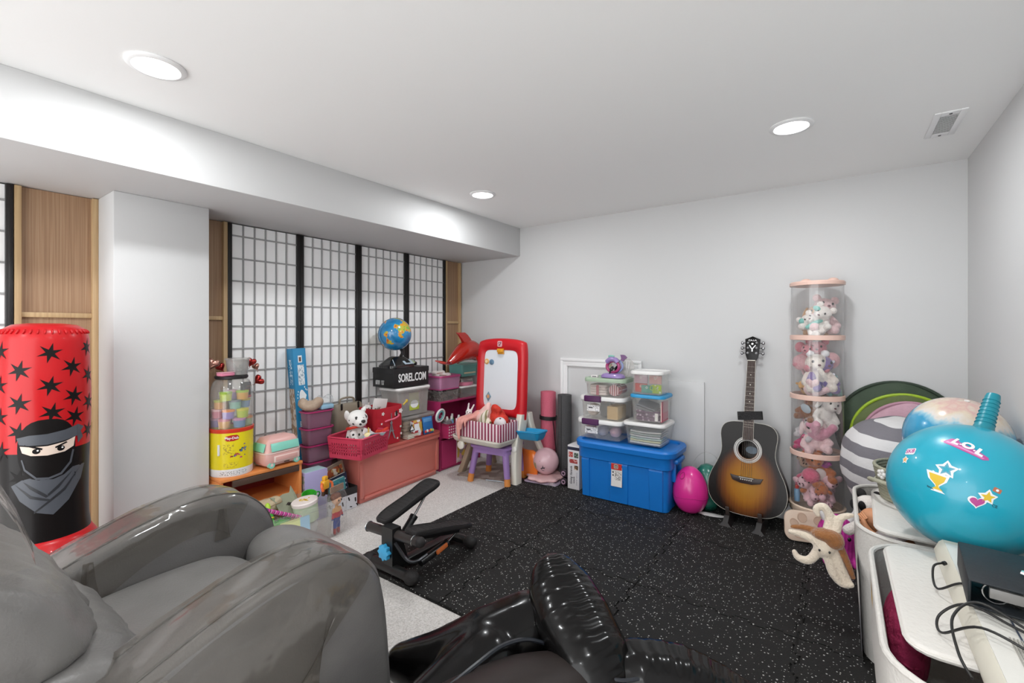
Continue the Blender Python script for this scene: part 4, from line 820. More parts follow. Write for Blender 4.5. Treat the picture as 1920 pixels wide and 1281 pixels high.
plush('small pastel rainbow unicorn plush in front of the dalmatian', (-2.478, 1.86, .375), (0, 0, .2), [((0, 0, .03), (.03, .04, .035)), ((.01, .0, .085), (.032, .035, .03)), ((.035, 0, .075), (.018, .02, .016))], pict('rainbow_fur', ['#9fc4d4', '#d9b0c8', '#cfe0d8', '#8fb0c8', '#e8d9a8'], 30, .9), [('horn', [((.015, 0, .125), (.006, .006, .022))], M('horn_gold', '#d9b45a', .4)), ('eye', [((.038, -.02, .092), (.004, .004, .006)), ((.038, .02, .092), (.004, .004, .006))], eye_b), ('ear', [((0, -.028, .115), (.007, .008, .016)), ((0, .028, .115), (.007, .008, .016))], M('ear_white', '#e8e2e4', .9))])
plush('striped rainbow caterpillar plush with red feet in the pink basket', (-2.49, 1.935, .38), (.0, 0, .4), [('c', [(0, -.05, .03), (0, 0, .05), (-.01, .05, .03)], [.026, .030, .024]), ((0, -.065, .055), (.03, .028, .03))], stripes('rainbow_stripe', ['#c84a4a', '#e0a04a', '#7fb0a0', '#6a8fb8', '#e6e0dc'], 'Y', .04, .9), [('foot', [((.02, -.02, .01), (.022, .014, .012)), ((.02, .03, .012), (.022, .014, .012))], M('foot_red', '#cc3322', .6)), ('eye', [((.026, -.075, .065), (.004, .004, .005)), ((.026, -.055, .065), (.004, .004, .005))], eye_b)])
e = thing('soft_bow', 'red felt bow lying over the rim of the pink basket', 'bow', (-2.46, 1.965, .475), (0, .35, .2))
for s in (-1, 1): me = blob([((0, s * .032, 0), (.014, .030, .022)), ((0, s * .048, 0), (.012, .016, .028))], .006, 3); me.materials.append(M('felt_red', '#c93a28', .8)); put('loop', me, e)
q = B(); q.ell((0, 0, 0), (.014, .010, .014)); q.out('knot', M('felt_red', '#c93a28', .8), e)
e = thing('paper_sheet', 'pale blue card curled over the near rim of the pink basket', 'card', (-2.435, 1.90, .47), (0, .5, .2)); q = B(); q.loft([[(x + .012 * sin(y * 30), y, z) for x, z in ((0, -.02), (.0015, -.02), (.012, .02), (.010, .021))] for y in [-.06 + .012 * i for i in range(11)]]); q.out('card', M('card_pale_blue', '#b9d6dc', .5), e); B().box((.009, 0.02, .012), (.001, .05, .012), rot=(0, .3, 0)).out('white_band', M('print_white', '#e8ecee', .5), e)
e = thing('felt_shape', 'dark magenta felt tube standing beside the dalmatian plush', 'soft toy', (-2.60, 1.93, .40), (.3, .2, 0)); me = blob([('c', [(0, 0, .0), (0, .01, .08), (0, 0, .15)], [.022, .026, .016])], .007, 3); me.materials.append(M('felt_magenta', '#98304f', .8)); put('body', me, e); q = B(); q.torus((0, .006, .06), .026, .003); q.out('stitched_band', M('felt_rose', '#c2627f', .8), e)

# raspberry tote bag with tower print
tgm = M('tote_red', '#b8202f', .45, bump=.25, bs=18)
tg = thing('tote_bag', 'shiny raspberry tote bag printed with a lattice tower and small flowers', 'bag', (-2.64, 2.10, .346), (0, 0, .05)); tg.scale = (1.12, 1.2, 1.12)
rg = []
for z, k, wv2 in ((0, .92, 0), (.06, .97, .003), (.12, 1.0, .005), (.18, 1.03, .007), (.225, 1.06, .009)):
    rg.append([(x * k + wv2 * sin(y * 50 + z * 30), y * k, z + (.012 * abs(y) / .11 if z > .2 else 0)) for x, y in rrect(.15, .215, .02, 4)])
q = B(); q.loft(rg + [[(x * .97, y * .97, z) for x, y, z in rg[-1]]] + [[(x * .93, y * .93, max(z, .006)) for x, y, z in rg[0]]]); q.out('bag', tgm, tg, ang=60)
q = B(); q.tube(smoothpath([(.083, -.035, .150), (.098, -.02, .158), (.104, .015, .162), (.096, .055, .172), (.085, .065, .178)], 5), .0055, 8); q.out('handle', M('tote_pink', '#d9627a', .4), tg)
def onf(pts, name, m, X=.0805, off=.0008, par=None):
    q = B(); q.prism(pts, off, Matrix(((0, 0, 1, X), (1, 0, 0, 0), (0, 1, 0, 0), (0, 0, 0, 1)))); return q.out(name, m, par or tg)
gr_ = M('tower_grey', '#7f8286', .5)
for k, pl in enumerate(([(.012, .195), (.016, .195), (.018, .135), (.010, .135)], [(.004, .137), (.024, .137), (.024, .131), (.004, .131)], [(.010, .131), (.015, .131), (.012, .085), (.002, .085)], [(.015, .131), (.019, .131), (.028, .085), (.020, .085)], [(-.006, .087), (.034, .087), (.034, .080), (-.006, .080)], [(.002, .080), (.010, .080), (-.008, .035), (-.022, .028)], [(.020, .080), (.028, .080), (.048, .028), (.036, .035)])): onf(pl, 'tower_print', gr_, .0795 if k else .0805)
for i, (y, z, r) in enumerate(((-.05, .20, .010), (.085, .20, .014), (.05, .185, .012), (.085, .10, .007), (-.04, .05, .008), (.088, .055, .007), (.06, .03, .006), (-.06, .14, .006))): onf([(y + r * (1 + .25 * cos(5 * a)) * cos(a), z + r * (1 + .25 * cos(5 * a)) * sin(a)) for a in [2*pi*k/20 for k in range(20)]], 'flower_print', M('flower_white', '#dfd6d2', .5), .0815)
onf([(.047, .168), (.056, .168), (.060, .19), (.056, .205), (.046, .205), (.042, .19)], 'figure_print', M('felt_black', '#2b2320', .8), .083)
e = thing('white_card', 'white greeting card standing in the raspberry tote bag', 'card', (-2.66, 2.085, .525), (radians(-9), .12, .05)); B().box((0, 0, .06), (.004, .125, .155), .001).out('card', M('card_white', '#e6e2df', .5), e); B().box((.0025, .0, .075), (.001, .04, .012)).out('print', printed('card_print', '#e6e2df', '#b8b0ae', 150, 150, .5), e)
plush('small brown otter plush peeking out in front of the white card', (-2.62, 2.055, .515), (0, 0, .1), [((0, 0, .02), (.02, .022, .04)), ((.006, 0, .065), (.021, .022, .022))], M('otter_brown', '#6b4f40', .9, sheen=.3), [('eye', [((.025, -.008, .072), (.003, .003, .004)), ((.025, .008, .072), (.003, .003, .004))], eye_b), ('nose', [((.028, 0, .062), (.004, .005, .003))], eye_b), ('ear', [((0, -.018, .082), (.006, .006, .007)), ((0, .018, .082), (.006, .006, .007))], M('otter_brown', '#6b4f40', .9))], voxel=.005)
plush('grey and white spotted kitten plush between the dalmatian and the white card', (-2.67, 2.00, .50), (0, 0, .1), [((0, 0, .03), (.028, .03, .05)), ((.008, 0, .10), (.032, .035, .03))], spots('kitten', '#cfc9c6', '#5a4d48', 22, .25), [('eye', [((.037, -.013, .105), (.004, .005, .007)), ((.037, .013, .105), (.004, .005, .007))], eye_b), ('nose', [((.040, 0, .094), (.004, .005, .003))], eye_b), ('ear', [((0, -.025, .128), (.007, .010, .014)), ((0, .025, .128), (.007, .010, .014))], M('kit_ear', '#b3a8a4', .9))])

# clear boxes, shoe box, globe
lowc = bin_('low clear box under the box with the green card', (-2.715, 2.435, .347), .21, .33, .135, clear_p, cloudy, .05, .012, .02, .01, .012)
for i, (y, c, l) in enumerate(((-.09, '#b9a58c', 'beige'), (.0, '#8f8a86', 'grey'), (.09, '#c2b49a', 'sand'))):
    e = thing('folded_cloth', '%s folded cloth inside the low clear box on the red tote' % l, 'cloth', (-2.715 + y * -.05, 2.435 + y, .353), (0, 0, .05), 'cloths in the low clear box'); q = B()
    for k in range(4): q.tub([(.006, k * .026), (0, k * .026 + .012), (.006, k * .026 + .025)], .16, .08, .02, 4)
    q.out('folds', M('cloth_' + l, c, .9, bump=.4, bs=60), e)
upc = bin_('clear box with a white lid and a green card, under the black shoe box', (-2.72, 2.395, .503), .20, .325, .195, cloudy, white_lid, .03, .012, .02, .01, .012)
e = thing('green_card', 'lime green picture card inside the upper clear box', 'card', (-2.628, 2.405, .545), (0, -.05, .03)); B().box((0, 0, .06), (.003, .10, .13), .001).out('card', M('card_lime', '#b5c44a', .5), e); q = B(); q.prism([(.04 * cos(a), .03 * sin(a)) for a in [2*pi*k/20 for k in range(20)]], .001, Matrix(((0, 0, 1, .0017), (1, 0, 0, 0), (0, 1, 0, .04), (0, 0, 0, 1)))); q.out('white_print', M('print_white', '#e8ecee', .5), e)
for i, (y, z, c, l) in enumerate(((-.10, .02, '#c9a6b4', 'pink'), (-.03, .02, '#8d8a88', 'grey'), (.12, .02, '#a9998c', 'taupe'), (.10, .10, '#bfb6ac', 'pale'))):
    e = thing('toy_bundle', '%s bundle of toys in the upper clear box' % l, 'toy', (-2.73, 2.395 + y, .508 + z - .02), (0, 0, .1 * i), 'toys in the upper clear box'); me = blob([((0, 0, .04), (.05, .035, .04)), ((.02, .01, .07), (.03, .025, .025)), ((-.03, -.01, .05), (.03, .03, .03))], .009, 2); me.materials.append(M('bundle_' + l, c, .7, bump=.6, bs=50)); put('body', me, e); q = B(); q.torus((0, 0, .045), .045, .003, flat=1); q.out('band', M('band_grey', '#9a9590', .6), e)
e = thing('yellow_whistle', 'yellow plastic whistle by the front of the upper clear box', 'toy', (-2.628, 2.31, .60), (.4, 0, .03)); q = B(); q.cyl((0, -.02, 0), (0, .02, .01), .008); q.ell((0, .022, .01), (.010, .014, .014)); q.out('body', M('whistle_yellow', '#d9bb3f', .4), e); q = B(); q.torus((0, -.028, -.002), .007, .002, (0, pi/2, 0)); q.out('ring', chrome, e)
# blister packs and thin books in front of the low box
e = thing('blister_pack', 'blue blister pack of coloured toy pieces standing before the low clear box', 'pack', (-2.577, 2.505, .347), (0, -.16, .03)); B().box((0, 0, .065), (.003, .105, .13), .001).out('card', M('blister_blue', '#2c6fb0', .4), e)
for i, c in enumerate(('#c93a3a', '#e0e0da', '#c93a3a', '#d9b03a', '#8fb56a')): q = B(); q.ell((.010, -.04 + i * .02, .02 + .004 * (i % 2)), (.008, .009, .012)); q.out('toy_piece', M('piece%d' % i, c, .4), e)
B().box((.002, 0, .105), (.002, .085, .028), .001).out('title_print', M('blister_pale', '#5d9ad0', .4), e)
e = thing('blister_pack', 'yellow and red toy carton standing left of the blue blister pack', 'carton', (-2.58, 2.39, .347), (0, -.14, .05)); B().box((0, 0, .06), (.03, .09, .12), .001).out('card', pict('yred', ['#c9a24a', '#a9343a', '#dfe0e6', '#c9a24a'], 28), e); B().box((.0155, -.01, .07), (.001, .05, .05)).out('print', M('print_white', '#e8ecee', .5), e)
e = thing('triangle_sign', 'small black and white triangular sign card by the low clear box', 'card', (-2.572, 2.33, .40), (0, -.1, .05)); q = B(); q.prism([(-.03, 0), (.03, 0), (0, .05)], .003, Matrix(((0, 0, 1, 0), (1, 0, 0, 0), (0, 1, 0, 0), (0, 0, 0, 1)))); q.out('card', M('felt_black', '#2b2320', .8), e); q = B(); q.prism([(-.018, .006), (.018, .006), (0, .036)], .001, Matrix(((0, 0, 1, .0032), (1, 0, 0, 0), (0, 1, 0, 0), (0, 0, 0, 1)))); q.out('white_print', M('print_white', '#e8ecee', .5), e)
for i in range(3):
    e = thing('thin_book', ('lowest', 'middle', 'top')[i] + ' of the three thin cream books lying on the red tote lid', 'book', (-2.588, 2.33 + .004 * i, .346 + i * .011), (0, 0, .1 - .05 * i), 'thin books on the red tote'); B().box((0, 0, .005), (.05, .11, .007)).out('pages', M('page', '#e3ddd0', .8), e); B().box((0, 0, .009), (.052, .112, .0015)).out('cover', M('cover%d' % i, ('#c2b8a5', '#d9d2c6', '#a89a8a')[i], .5), e)
sb = thing('shoe_box', 'black shoe box with white lettering on top of the clear boxes', 'box', (-2.735, 2.37, .7235), (0, 0, .02))
bkb = M('box_black', '#1c1b1c', .45)
B().box((0, 0, .065), (.225, .355, .13), .001).out('box', bkb, sb); B().tub([(-.003, .105), (-.003, .141), (0.003, .143)], .227, .357, .004, 2).out('lid', bkb, sb, ang=30)
lettering('SOREL.COM', .084, M('print_white2', '#e9e9e9', .5), sb, (.1163, .008, .066), (pi/2, 0, pi/2), .0018, .62)
for y in (-.10,): B().cyl((.115, y, .095), (.1166, y, .095), .006, seg=14).out('vent_hole', M('hole', '#050505', .9), sb)
for k, (x, w2) in enumerate(((-.055, .045), (.0, .03))): B().box((x, -.1794, .035), (w2, .001, .032)).out('barcode_label', printed('barcode', '#d9d9d9', '#333333', 300, 20, .5), sb)
gl = thing('globe', 'educational globe on a black base standing on the black shoe box', 'globe', (-2.705, 2.30, .867), (0, 0, .1))
def earth(nt, tc):
    n = nd(nt, 'ShaderNodeTexNoise', Scale=9.0, Detail=6.0, Roughness=.55); nt.links.new(tc.outputs['Object'], n.inputs['Vector'])
    n2 = nd(nt, 'ShaderNodeTexNoise', Scale=34.0, Detail=2.0); nt.links.new(tc.outputs['Object'], n2.inputs['Vector'])
    land = ramp(nt, n2.outputs['Fac'], [(0, '#7fae3a'), (.42, '#b9b23f'), (.52, '#d99a2f'), (.62, '#c2632a'), (.72, '#d8c25a')], 'CONSTANT')
    msk = nd(nt, 'ShaderNodeMath', operation='GREATER_THAN'); msk.inputs[1].default_value = .525; nt.links.new(n.outputs['Fac'], msk.inputs[0])
    sea = ramp(nt, n.outputs['Fac'], [(.3, '#0d5f96'), (.54, '#2a8cc0')]); mx = nd(nt, 'ShaderNodeMix', data_type='RGBA')
    nt.links.new(msk.outputs[0], mx.inputs[0]); nt.links.new(sea, mx.inputs[6]); nt.links.new(land, mx.inputs[7]); return mx.outputs[2]
GR = .122
q = B(); q.ell((0, 0, 0), GR, u=40, v=24); q.out('sphere', ramp_mat('globe_map', earth, .2, .6), gl, (0.0, -.02, .248), (.2, -.35, 0.9))
q = B(); q.torus((0, 0, 0), GR + .0008, .0012, (pi/2, 0, 0), 48, 6); q.out('meridian', M('globe_line', '#20506e', .4), gl, (0, -.02, .248), (.2, -.35, .9))
q = B(); q.tube(smoothpath([(0, .035, .07), (0, .058, .10), (0, .055, .135)], 5), .013, 10); q.cyl((0, .053, .13), (0, .03, .155), .016, .008); q.out('stem', M('lid_black', '#1d1a1c', .4), gl)
q = B(); q.loft([[(x * kx, y * ky, z) for x, y in rrect(.17, .26, .05, 5)] for z, kx, ky in ((0, 1, 1), (.018, 1, 1), (.024, .96, .96), (.06, .6, .62), (.078, .42, .40), (.082, .3, .3))]); q.out('base', M('globe_base', '#151415', .25, coat=.4), gl, ang=40)
B().box((.068, .045, .041), (.004, .10, .055), .003, rot=(0, -.95, 0)).out('front_panel', M('panel_silver', '#a9b8c4', .25), gl); B().box((.069, .04, .043), (.003, .045, .03), .002, rot=(0, -.95, 0)).out('screen', M('hole', '#050505', .9), gl); B().box((.060, .098, .040), (.004, .05, .05), .003, rot=(.25, -.95, .2)).out('green_panel', M('panel_green', '#8fa06a', .4), gl)
for y in (-.1, -.03): q = B(); q.tube([(.078, y, .022), (.045, y + .01, .062)], .0025, 6); q.out('trim_line', M('panel_silver', '#a9b8c4', .25), gl)
q = B(); q.cyl((.06, .125, .022), (.06, .142, .022), .014); q.out('dial', M('lid_black', '#1d1a1c', .4), gl)
# ---------------------------------------------------------------- magenta shelf unit in the corner with its bins
mg = M('shelf_magenta', '#a32a5c', .4)
su = thing('storage_shelf', 'magenta kids storage shelf in the corner behind the easel', 'shelf', (-2.745, 2.93, 0))
SW, SD = .24, .50
for y in (-SD/2, SD/2): B().box((0, y, .28), (SW, .014, .56), .002).out('side_panel', mg, su)
for z in (.012, .262, .553): B().box((0, 0, z), (SW - .002, SD - .016, .014), .002).out('shelf_board', mg, su)
B().box((-SW/2 + .006, 0, .28), (.008, SD - .016, .53)).out('back_panel', mg, su)
fb = M('fabric_magenta', '#b02f63', .8, bump=.3, bs=90); pol = spots('polka_fabric', '#b0205a', '#ecd6dc', 42, .28, .85, .1, 0.0)
def fabbin(label, loc, w, d, h, m, rimm, yaw=0, group=None):
    e = thing('fabric_bin', label, 'bin', loc, (0, 0, yaw), group); B().tub([(.004, 0), (0, h), (.004, h), (.008, .004)], w, d, .012, 3).out('fabric', m, e, ang=40)
    B().tub([(-.002, h - .016), (-.002, h + .001), (.006, h + .001), (.006, h - .01)], w, d, .012, 3, False, False).out('binding', rimm, e, ang=40); return e
pbx = fabbin('magenta fabric bin with a picture panel at the bottom of the corner shelf', (-2.735, 2.925, .021), .235, .46, .225, fb, mg)
B().box((.119, .05, .11), (.002, .22, .20)).out('picture_panel', pict('kitten_pict', ['#d9a8b4', '#b5a19c', '#8f7f80', '#c98fa4', '#e0c2c4', '#c9a24a'], 26), pbx)
q = B(); [q.cyl((.1205, -.06, .012 + i * .012), (.1212, -.06, .012 + i * .012), .006, seg=10) for i in range(17)]; q.out('scallop_edge', M('scallop', '#e8cdd4', .6), pbx)['kind'] = 'stuff'
fabbin('magenta polka dot fabric bin on the middle board of the corner shelf', (-2.672, 2.83, .27), .24, .27, .115, pol, M('polka_rim', '#8f1d45', .8), 0)
for i, (dx, dy, c, l) in enumerate(((.06, -.07, '#e0dfe0', 'white'), (.05, -.02, '#6f96bf', 'blue'), (.06, .04, '#c23a3a', 'red'), (-.02, -.05, '#d9cf8a', 'cream'), (-.01, .05, '#3f8f4a', 'green'))):
    e = thing('small_bottle', '%s capped craft bottle standing in the polka dot bin' % l, 'bottle', (-2.672 + dx, 2.83 + dy, .278), (0, .1 * (i % 3 - 1), 0), 'craft bottles in the polka dot bin')
    B().lathe([(0, 0), (.017, 0), (.018, .01), (.018, .11), (.010, .125), (.010, .13), (0, .13)], 16).out('bottle', M('bottle_' + l, c, .35), e); B().lathe([(0, .13), (.011, .13), (.009, .155), (0, .157)], 14).out('cap', M('bottle_cap', '#e8e4e0', .4), e)
e = thing('clear_packet', 'clear packet of dark beads lying in the polka dot bin', 'packet', (-2.63, 2.755, .375), (0, .2, 0)); me = blob([((0, 0, .01), (.05, .05, .016)), ((.01, .01, .02), (.03, .03, .015))], .007, 2); me.materials.append(M('bead_dark', '#6f6468', .3, bump=.8, bs=90)); put('beads', me, e); B().box((0, 0, .034), (.06, .08, .002), .0008).out('film', clear_p, e)
# on top of the shelf
b1 = bin_('clear box of dark hair clips under the pink mesh basket', (-2.735, 2.80, .5605), .215, .235, .082, clear_p, None, 0, .01, .02, .006, .01)
q = B(); random.seed(21); [q.box((random.uniform(-.08, .08), random.uniform(-.09, .09), .012 + random.random() * .045), (.03, .05, .008), .003, rot=(random.random(), random.random(), random.random() * 3)) for i in range(26)]
o = q.out('hair_clips', M('clip_dark', '#5a4a48', .4, var=.5, vs=20), b1); o['kind'] = 'stuff'
mesh_p = clearm('pink_mesh', '#f0d4e4', .55, '#d49ac0', .5)
pmb = thing('mesh_basket', 'pink translucent basket of socks on the corner shelf', 'basket', (-2.735, 2.80, .654))
B().tub([(.012, 0), (0, .112), (.004, .112), (.016, .004)], .23, .25, .02, 4).out('wall', mesh_p, pmb, ang=40); B().tub([(-.004, .10), (-.006, .108), (-.004, .116), (.003, .116), (.003, .10)], .23, .25, .02, 4, False, False).out('rim', M('rim_pink', '#b5487f', .5), pmb, ang=40); B().tub([(.008, -.001), (.006, .008), (.012, .008)], .23, .25, .02, 4, False, False).out('base_band', M('rim_pink', '#b5487f', .5), pmb, ang=40)
for i, (x, y, c, l, z) in enumerate(((.03, -.06, '#d9d3d2', 'white', .05), (.02, .05, '#cfa99a', 'peach', .05), (-.05, 0, '#c4bec0', 'pale grey', .05), (.04, .0, '#e3dcda', 'cream', .10), (-.01, -.02, '#dcd4d0', 'ivory', .115))):
    e = thing('sock_bundle', '%s rolled sock bundle heaped in the pink translucent basket' % l, 'socks', (-2.735 + x, 2.80 + y, .654 + z), (0, 0, i), 'socks in the pink basket'); me = blob([((0, 0, 0), (.055, .045, .034)), ((.03, .02, .02), (.03, .03, .02)), ((-.03, -.015, .018), (.03, .026, .02))], .008, 2); me.materials.append(M('sock_' + l, c, .9, bump=.6, bs=40)); put('sock', me, e); q = B(); q.torus((0, 0, .004), .046, .004, (.3, .1, 0)); q.out('cuff', M('sock_cuff', '#b98f88', .9), e)
b2 = bin_('low clear box with a white lid at the right of the corner shelf', (-2.735, 3.055, .5605), .20, .22, .085, clear_p, white_lid, 0, .01, .02, .006, .01, lidh=.014)
b3 = thing('round_case', 'round pink trimmed clear case on the low clear box', 'case', (-2.72, 3.055, .661)); B().lathe([(0, 0), (.088, 0), (.094, .012), (.094, .03), (0, .03)], 32).out('case_bottom', M('pink_case', '#d8829c', .3), b3); B().lathe([(.094, .03), (.09, .06), (.06, .074), (0, .078), (0, .075), (.058, .071), (.087, .058), (.091, .03)], 32, closed=False).out('clear_lid', clear_p, b3)
b4 = bin_('teal box with folded cloth on top of the round pink case', (-2.72, 3.06, .742), .17, .20, .10, M('teal_box', '#5f9c94', .5), M('teal_lid', '#7fb5ac', .5), 0, .006, .02, .003, .008, lidh=.01)
B().box((.081, 0, .03), (.003, .15, .012), .001).out('cream_band', M('band_cream', '#d9cba8', .5), b4)
q = thing('ring_binder', 'teal and white ring of stickers between the clear box and the corner shelf', 'toy', (-2.60, 2.655, .46), (0, .2, .1)); b = B(); b.torus((0, 0, 0), .05, .008, (0, pi/2, 0)); b.out('ring', M('ring_white', '#e4e6e6', .4), q); b = B(); b.torus((0.002, 0, 0), .034, .006, (0, pi/2, 0)); b.out('inner_ring', M('ring_teal', '#6fb0b4', .4), q)

# red inflatable dolphin resting on the bins
dr = clearm('red_pvc', '#e85a48', .62, '#c22a1c', .12)
dl = thing('inflatable_dolphin', 'translucent red inflatable dolphin resting on the corner bins behind the easel', 'inflatable', (-2.56, 2.92, .87), (0, 0, 0))
P_ = [(0, -.235, .005), (0, -.19, .02), (0, -.12, .055), (0, -.03, .095), (0, .06, .105), (0, .15, .075), (0, .21, .045), (0, .26, .03)]
q = B(); R0 = [.006, .028, .052, .078, .085, .07, .038, .012]; pts = smoothpath(P_, 5); n = len(pts); rr = [R0[min(7, int(i / (n-1) * 7))] * (1 - (i / (n-1) * 7) % 1) + R0[min(7, int(i / (n-1) * 7) + 1)] * ((i / (n-1) * 7) % 1) for i in range(n)]
q.tube(pts, rr, 20); q.out('body', dr, dl, ang=80)
q = B(); q.loft([[(x * k, y + o, z) for x, y in ((-.016, -.05), (.016, -.05), (.018, 0), (.012, .06), (-.012, .06), (-.018, 0))] for z, k, o in ((.16, 1, .02), (.20, .8, -.01), (.235, .5, -.045), (.255, .15, -.075))]); q.out('dorsal_fin', dr, dl, ang=70)
for s in (-1, 1): q = B(); q.tube(smoothpath([(0, -.225, .005), (s * .04, -.25, .015), (s * .075, -.29, .03)], 5), [.02, .02, .022, .024, .024, .024, .022, .018, .014, .01, .004][:11], 10, flat=.5); q.out('tail_fluke', dr, dl, ang=80)
for s in (-1, 1): q = B(); q.tube(smoothpath([(s * .06, .09, .06), (s * .10, .06, .02), (s * .12, .02, -.015)], 5), [.018, .022, .026, .026, .026, .024, .022, .018, .014, .010, .004][:11], 10, flat=.5); q.out('side_fin', dr, dl, ang=80)
for s in (-1, 1): q = B(); q.ell((s * .055, .185, .075), (.006, .010, .010)); q.out('eye', eye_b, dl)
# ---------------------------------------------------------------- easel
er = M('easel_red', '#c11420', .35, bump=.05, bs=250); cream = M('easel_cream', '#dcd8cc', .45, bump=.05, bs=250); cream_shaded = M('easel_cream_shaded', '#a8957f', .5, bump=.05, bs=250); eb = M('easel_blue', '#2390c2', .35); eyl = M('easel_yellow', '#dcb51e', .4)  # last leg material: the cream darkened as if in shade
ez = thing('play_easel', 'red framed whiteboard play easel with cream legs and a blue side tray', 'easel', (-2.15, 2.86, 0), (0, 0, -0.02))
tilt = radians(-3)
FM = TR((0, -.012, .42), (pi/2 + tilt, 0, 0))        # board frame: local x right, local y up
def onb(q): q.m = FM; return q
FW, FH = .475, .655
oo = smoothpath([(-FW/2 + .02, 0, 0), (-FW/2, .06, 0), (-FW/2 - .002, FH*.5, 0), (-FW/2 + .005, FH - .07, 0), (-FW/2 + .05, FH - .012, 0), (0, FH + .006, 0), (FW/2 - .05, FH - .012, 0), (FW/2 - .005, FH - .07, 0), (FW/2 + .002, FH*.5, 0), (FW/2, .06, 0), (FW/2 - .02, 0, 0), (FW/2 - .06, .055, 0), (0, .052, 0), (-FW/2 + .06, .055, 0)], 5, True)
N_ = len(oo)
ii = []
for p in oo:      # inner edge: same angle, rounded rectangle
    a = atan2(p.y - .342, p.x); hw_, hh = .166, .228; c_, s_ = cos(a), sin(a); k = (abs(c_ / hw_) ** 8 + abs(s_ / hh) ** 8) ** (-1/8); ii.append(Vector((c_ * k, .342 + s_ * k, 0)))
q = onb(B()); ring = lambda pts, z, k=0, cc=None: [(p.x, p.y, z) for p in pts]
mid = [(a * .6 + b_ * .4) for a, b_ in zip(oo, ii)]; mid2 = [(a * .3 + b_ * .7) for a, b_ in zip(oo, ii)]
b2 = bmesh.new(); lay = [[b2.verts.new((p.x, p.y, z)) for p in pts] for pts, z in ((oo, -.02), (oo, .008), ([a * .85 + b_ * .15 for a, b_ in zip(oo, ii)], .024), (mid, .030), (mid2, .028), (ii, .014), (ii, -.02))]
for r0, r1 in zip(lay, lay[1:] + lay[:1]):
    for k in range(N_): b2.faces.new((r0[k], r0[(k+1) % N_], r1[(k+1) % N_], r1[k]))
bmesh.ops.recalc_face_normals(b2, faces=b2.faces[:]); q.add(b2); q.out('board_frame', er, ez, ang=50)
q = onb(B()); q.prism(rrect(.34, .465, .04, 6), .006, TR((0, .342, .004))); q.out('whiteboard', M('whiteboard', '#dde1e6', .25), ez)
q = onb(B()); q.box((.005, .566, .026), (.058, .030, .022), .004); q.box((.005, .546, .020), (.058, .016, .012), .003); q.out('paper_clip', M('clip_amber', '#d9951e', .35), ez)
q = onb(B()); q.prism(rrect(.045, .045, .010), .003, TR((0, FH - .038, .0295))); q.out('logo_badge', M('badge_pink', '#dba5ab', .4), ez); q = onb(B()); [q.box((x, FH - .038 + y, .0330), (w_, h_, .001), 0, rot=(0, 0, a)) for x, y, w_, h_, a in ((-.008, .008, .018, .006, .3), (.006, .0, .022, .006, .9), (-.004, -.010, .02, .006, -.2), (.010, .012, .010, .006, 0))]; q.out('logo_print', M('badge_dark', '#6d3a40', .4), ez)
for nm, x, y, c in (('gold', -.140, .475, '#d9a55c'), ('blue', -.090, .472, '#5f7f98')): q = onb(B()); q.lathe([(0, .010), (.022, .010), (.022, .015), (.018, .018), (0, .018)], 20, (x, y, 0)); q.out('magnet', M('magnet_' + nm, c, .4), ez)
q = onb(B()); q.lathe([(0, .018), (.012, .018), (.012, .021), (0, .021)], 16, (-.140, .475, 0)); q.out('magnet_face', M('magnet_cream', '#ecd7ae', .4), ez)
q = onb(B()); q.prism([(-.027, 0), (0, -.038), (.027, 0), (0, .038)], .006, TR((-.112, .20, .010)), .002); q.out('magnet', M('magnet_slate', '#8097a5', .4), ez); q = onb(B()); q.prism([(.013 * cos(a), .015 * sin(a)) for a in [2*pi*k/14 for k in range(14)]], .002, TR((-.112, .20, .016))); q.out('magnet_face', M('magnet_orange', '#d99c6b', .4), ez)
# legs: a curved front leg each side (cream on the right, on the left the cream with shade put into its colour) and splayed rear legs
def legp(pts, w0, w1, th, mm, nm, lab=None):
    P = smoothpath(pts, 6); rings = []
    for i, p in enumerate(P):
        f = i / (len(P) - 1); ww = w0 + (w1 - w0) * f; rings.append([(p.x + x, p.y + y, p.z) for x, y in rrect(th, ww, .010, 3)])
    return B().loft(rings).out(nm, mm, ez, ang=50, label=lab)
legp([(.215, -.085, 0), (.205, -.075, .15), (.205, -.06, .30), (.210, -.025, .42), (.213, .0, .515)], .075, .10, .050, cream, 'leg', 'thick cream front leg')
legp([(-.335, -.085, 0), (-.285, -.075, .12), (-.245, -.055, .25), (-.23, -.02, .36), (-.225, .0, .45)], .060, .085, .045, cream_shaded, 'leg', 'cream front leg with shade in its colour')
legp([(.305, .27, 0), (.27, .19, .18), (.235, .09, .40), (.225, .06, .52)], .05, .06, .035, cream, 'leg'); legp([(-.285, .27, 0), (-.26, .19, .18), (-.235, .09, .40), (-.225, .06, .50)], .05, .06, .035, cream_shaded, 'leg')
q = B(); q.lathe([(0, 0), (.022, 0), (.022, .006), (.016, .010), (0, .010)], 20); o = q.out('hinge_cap', M('hinge_grey', '#e6e4dc', .4), ez, (.213, -.108, .27), (pi/2, 0, 0))
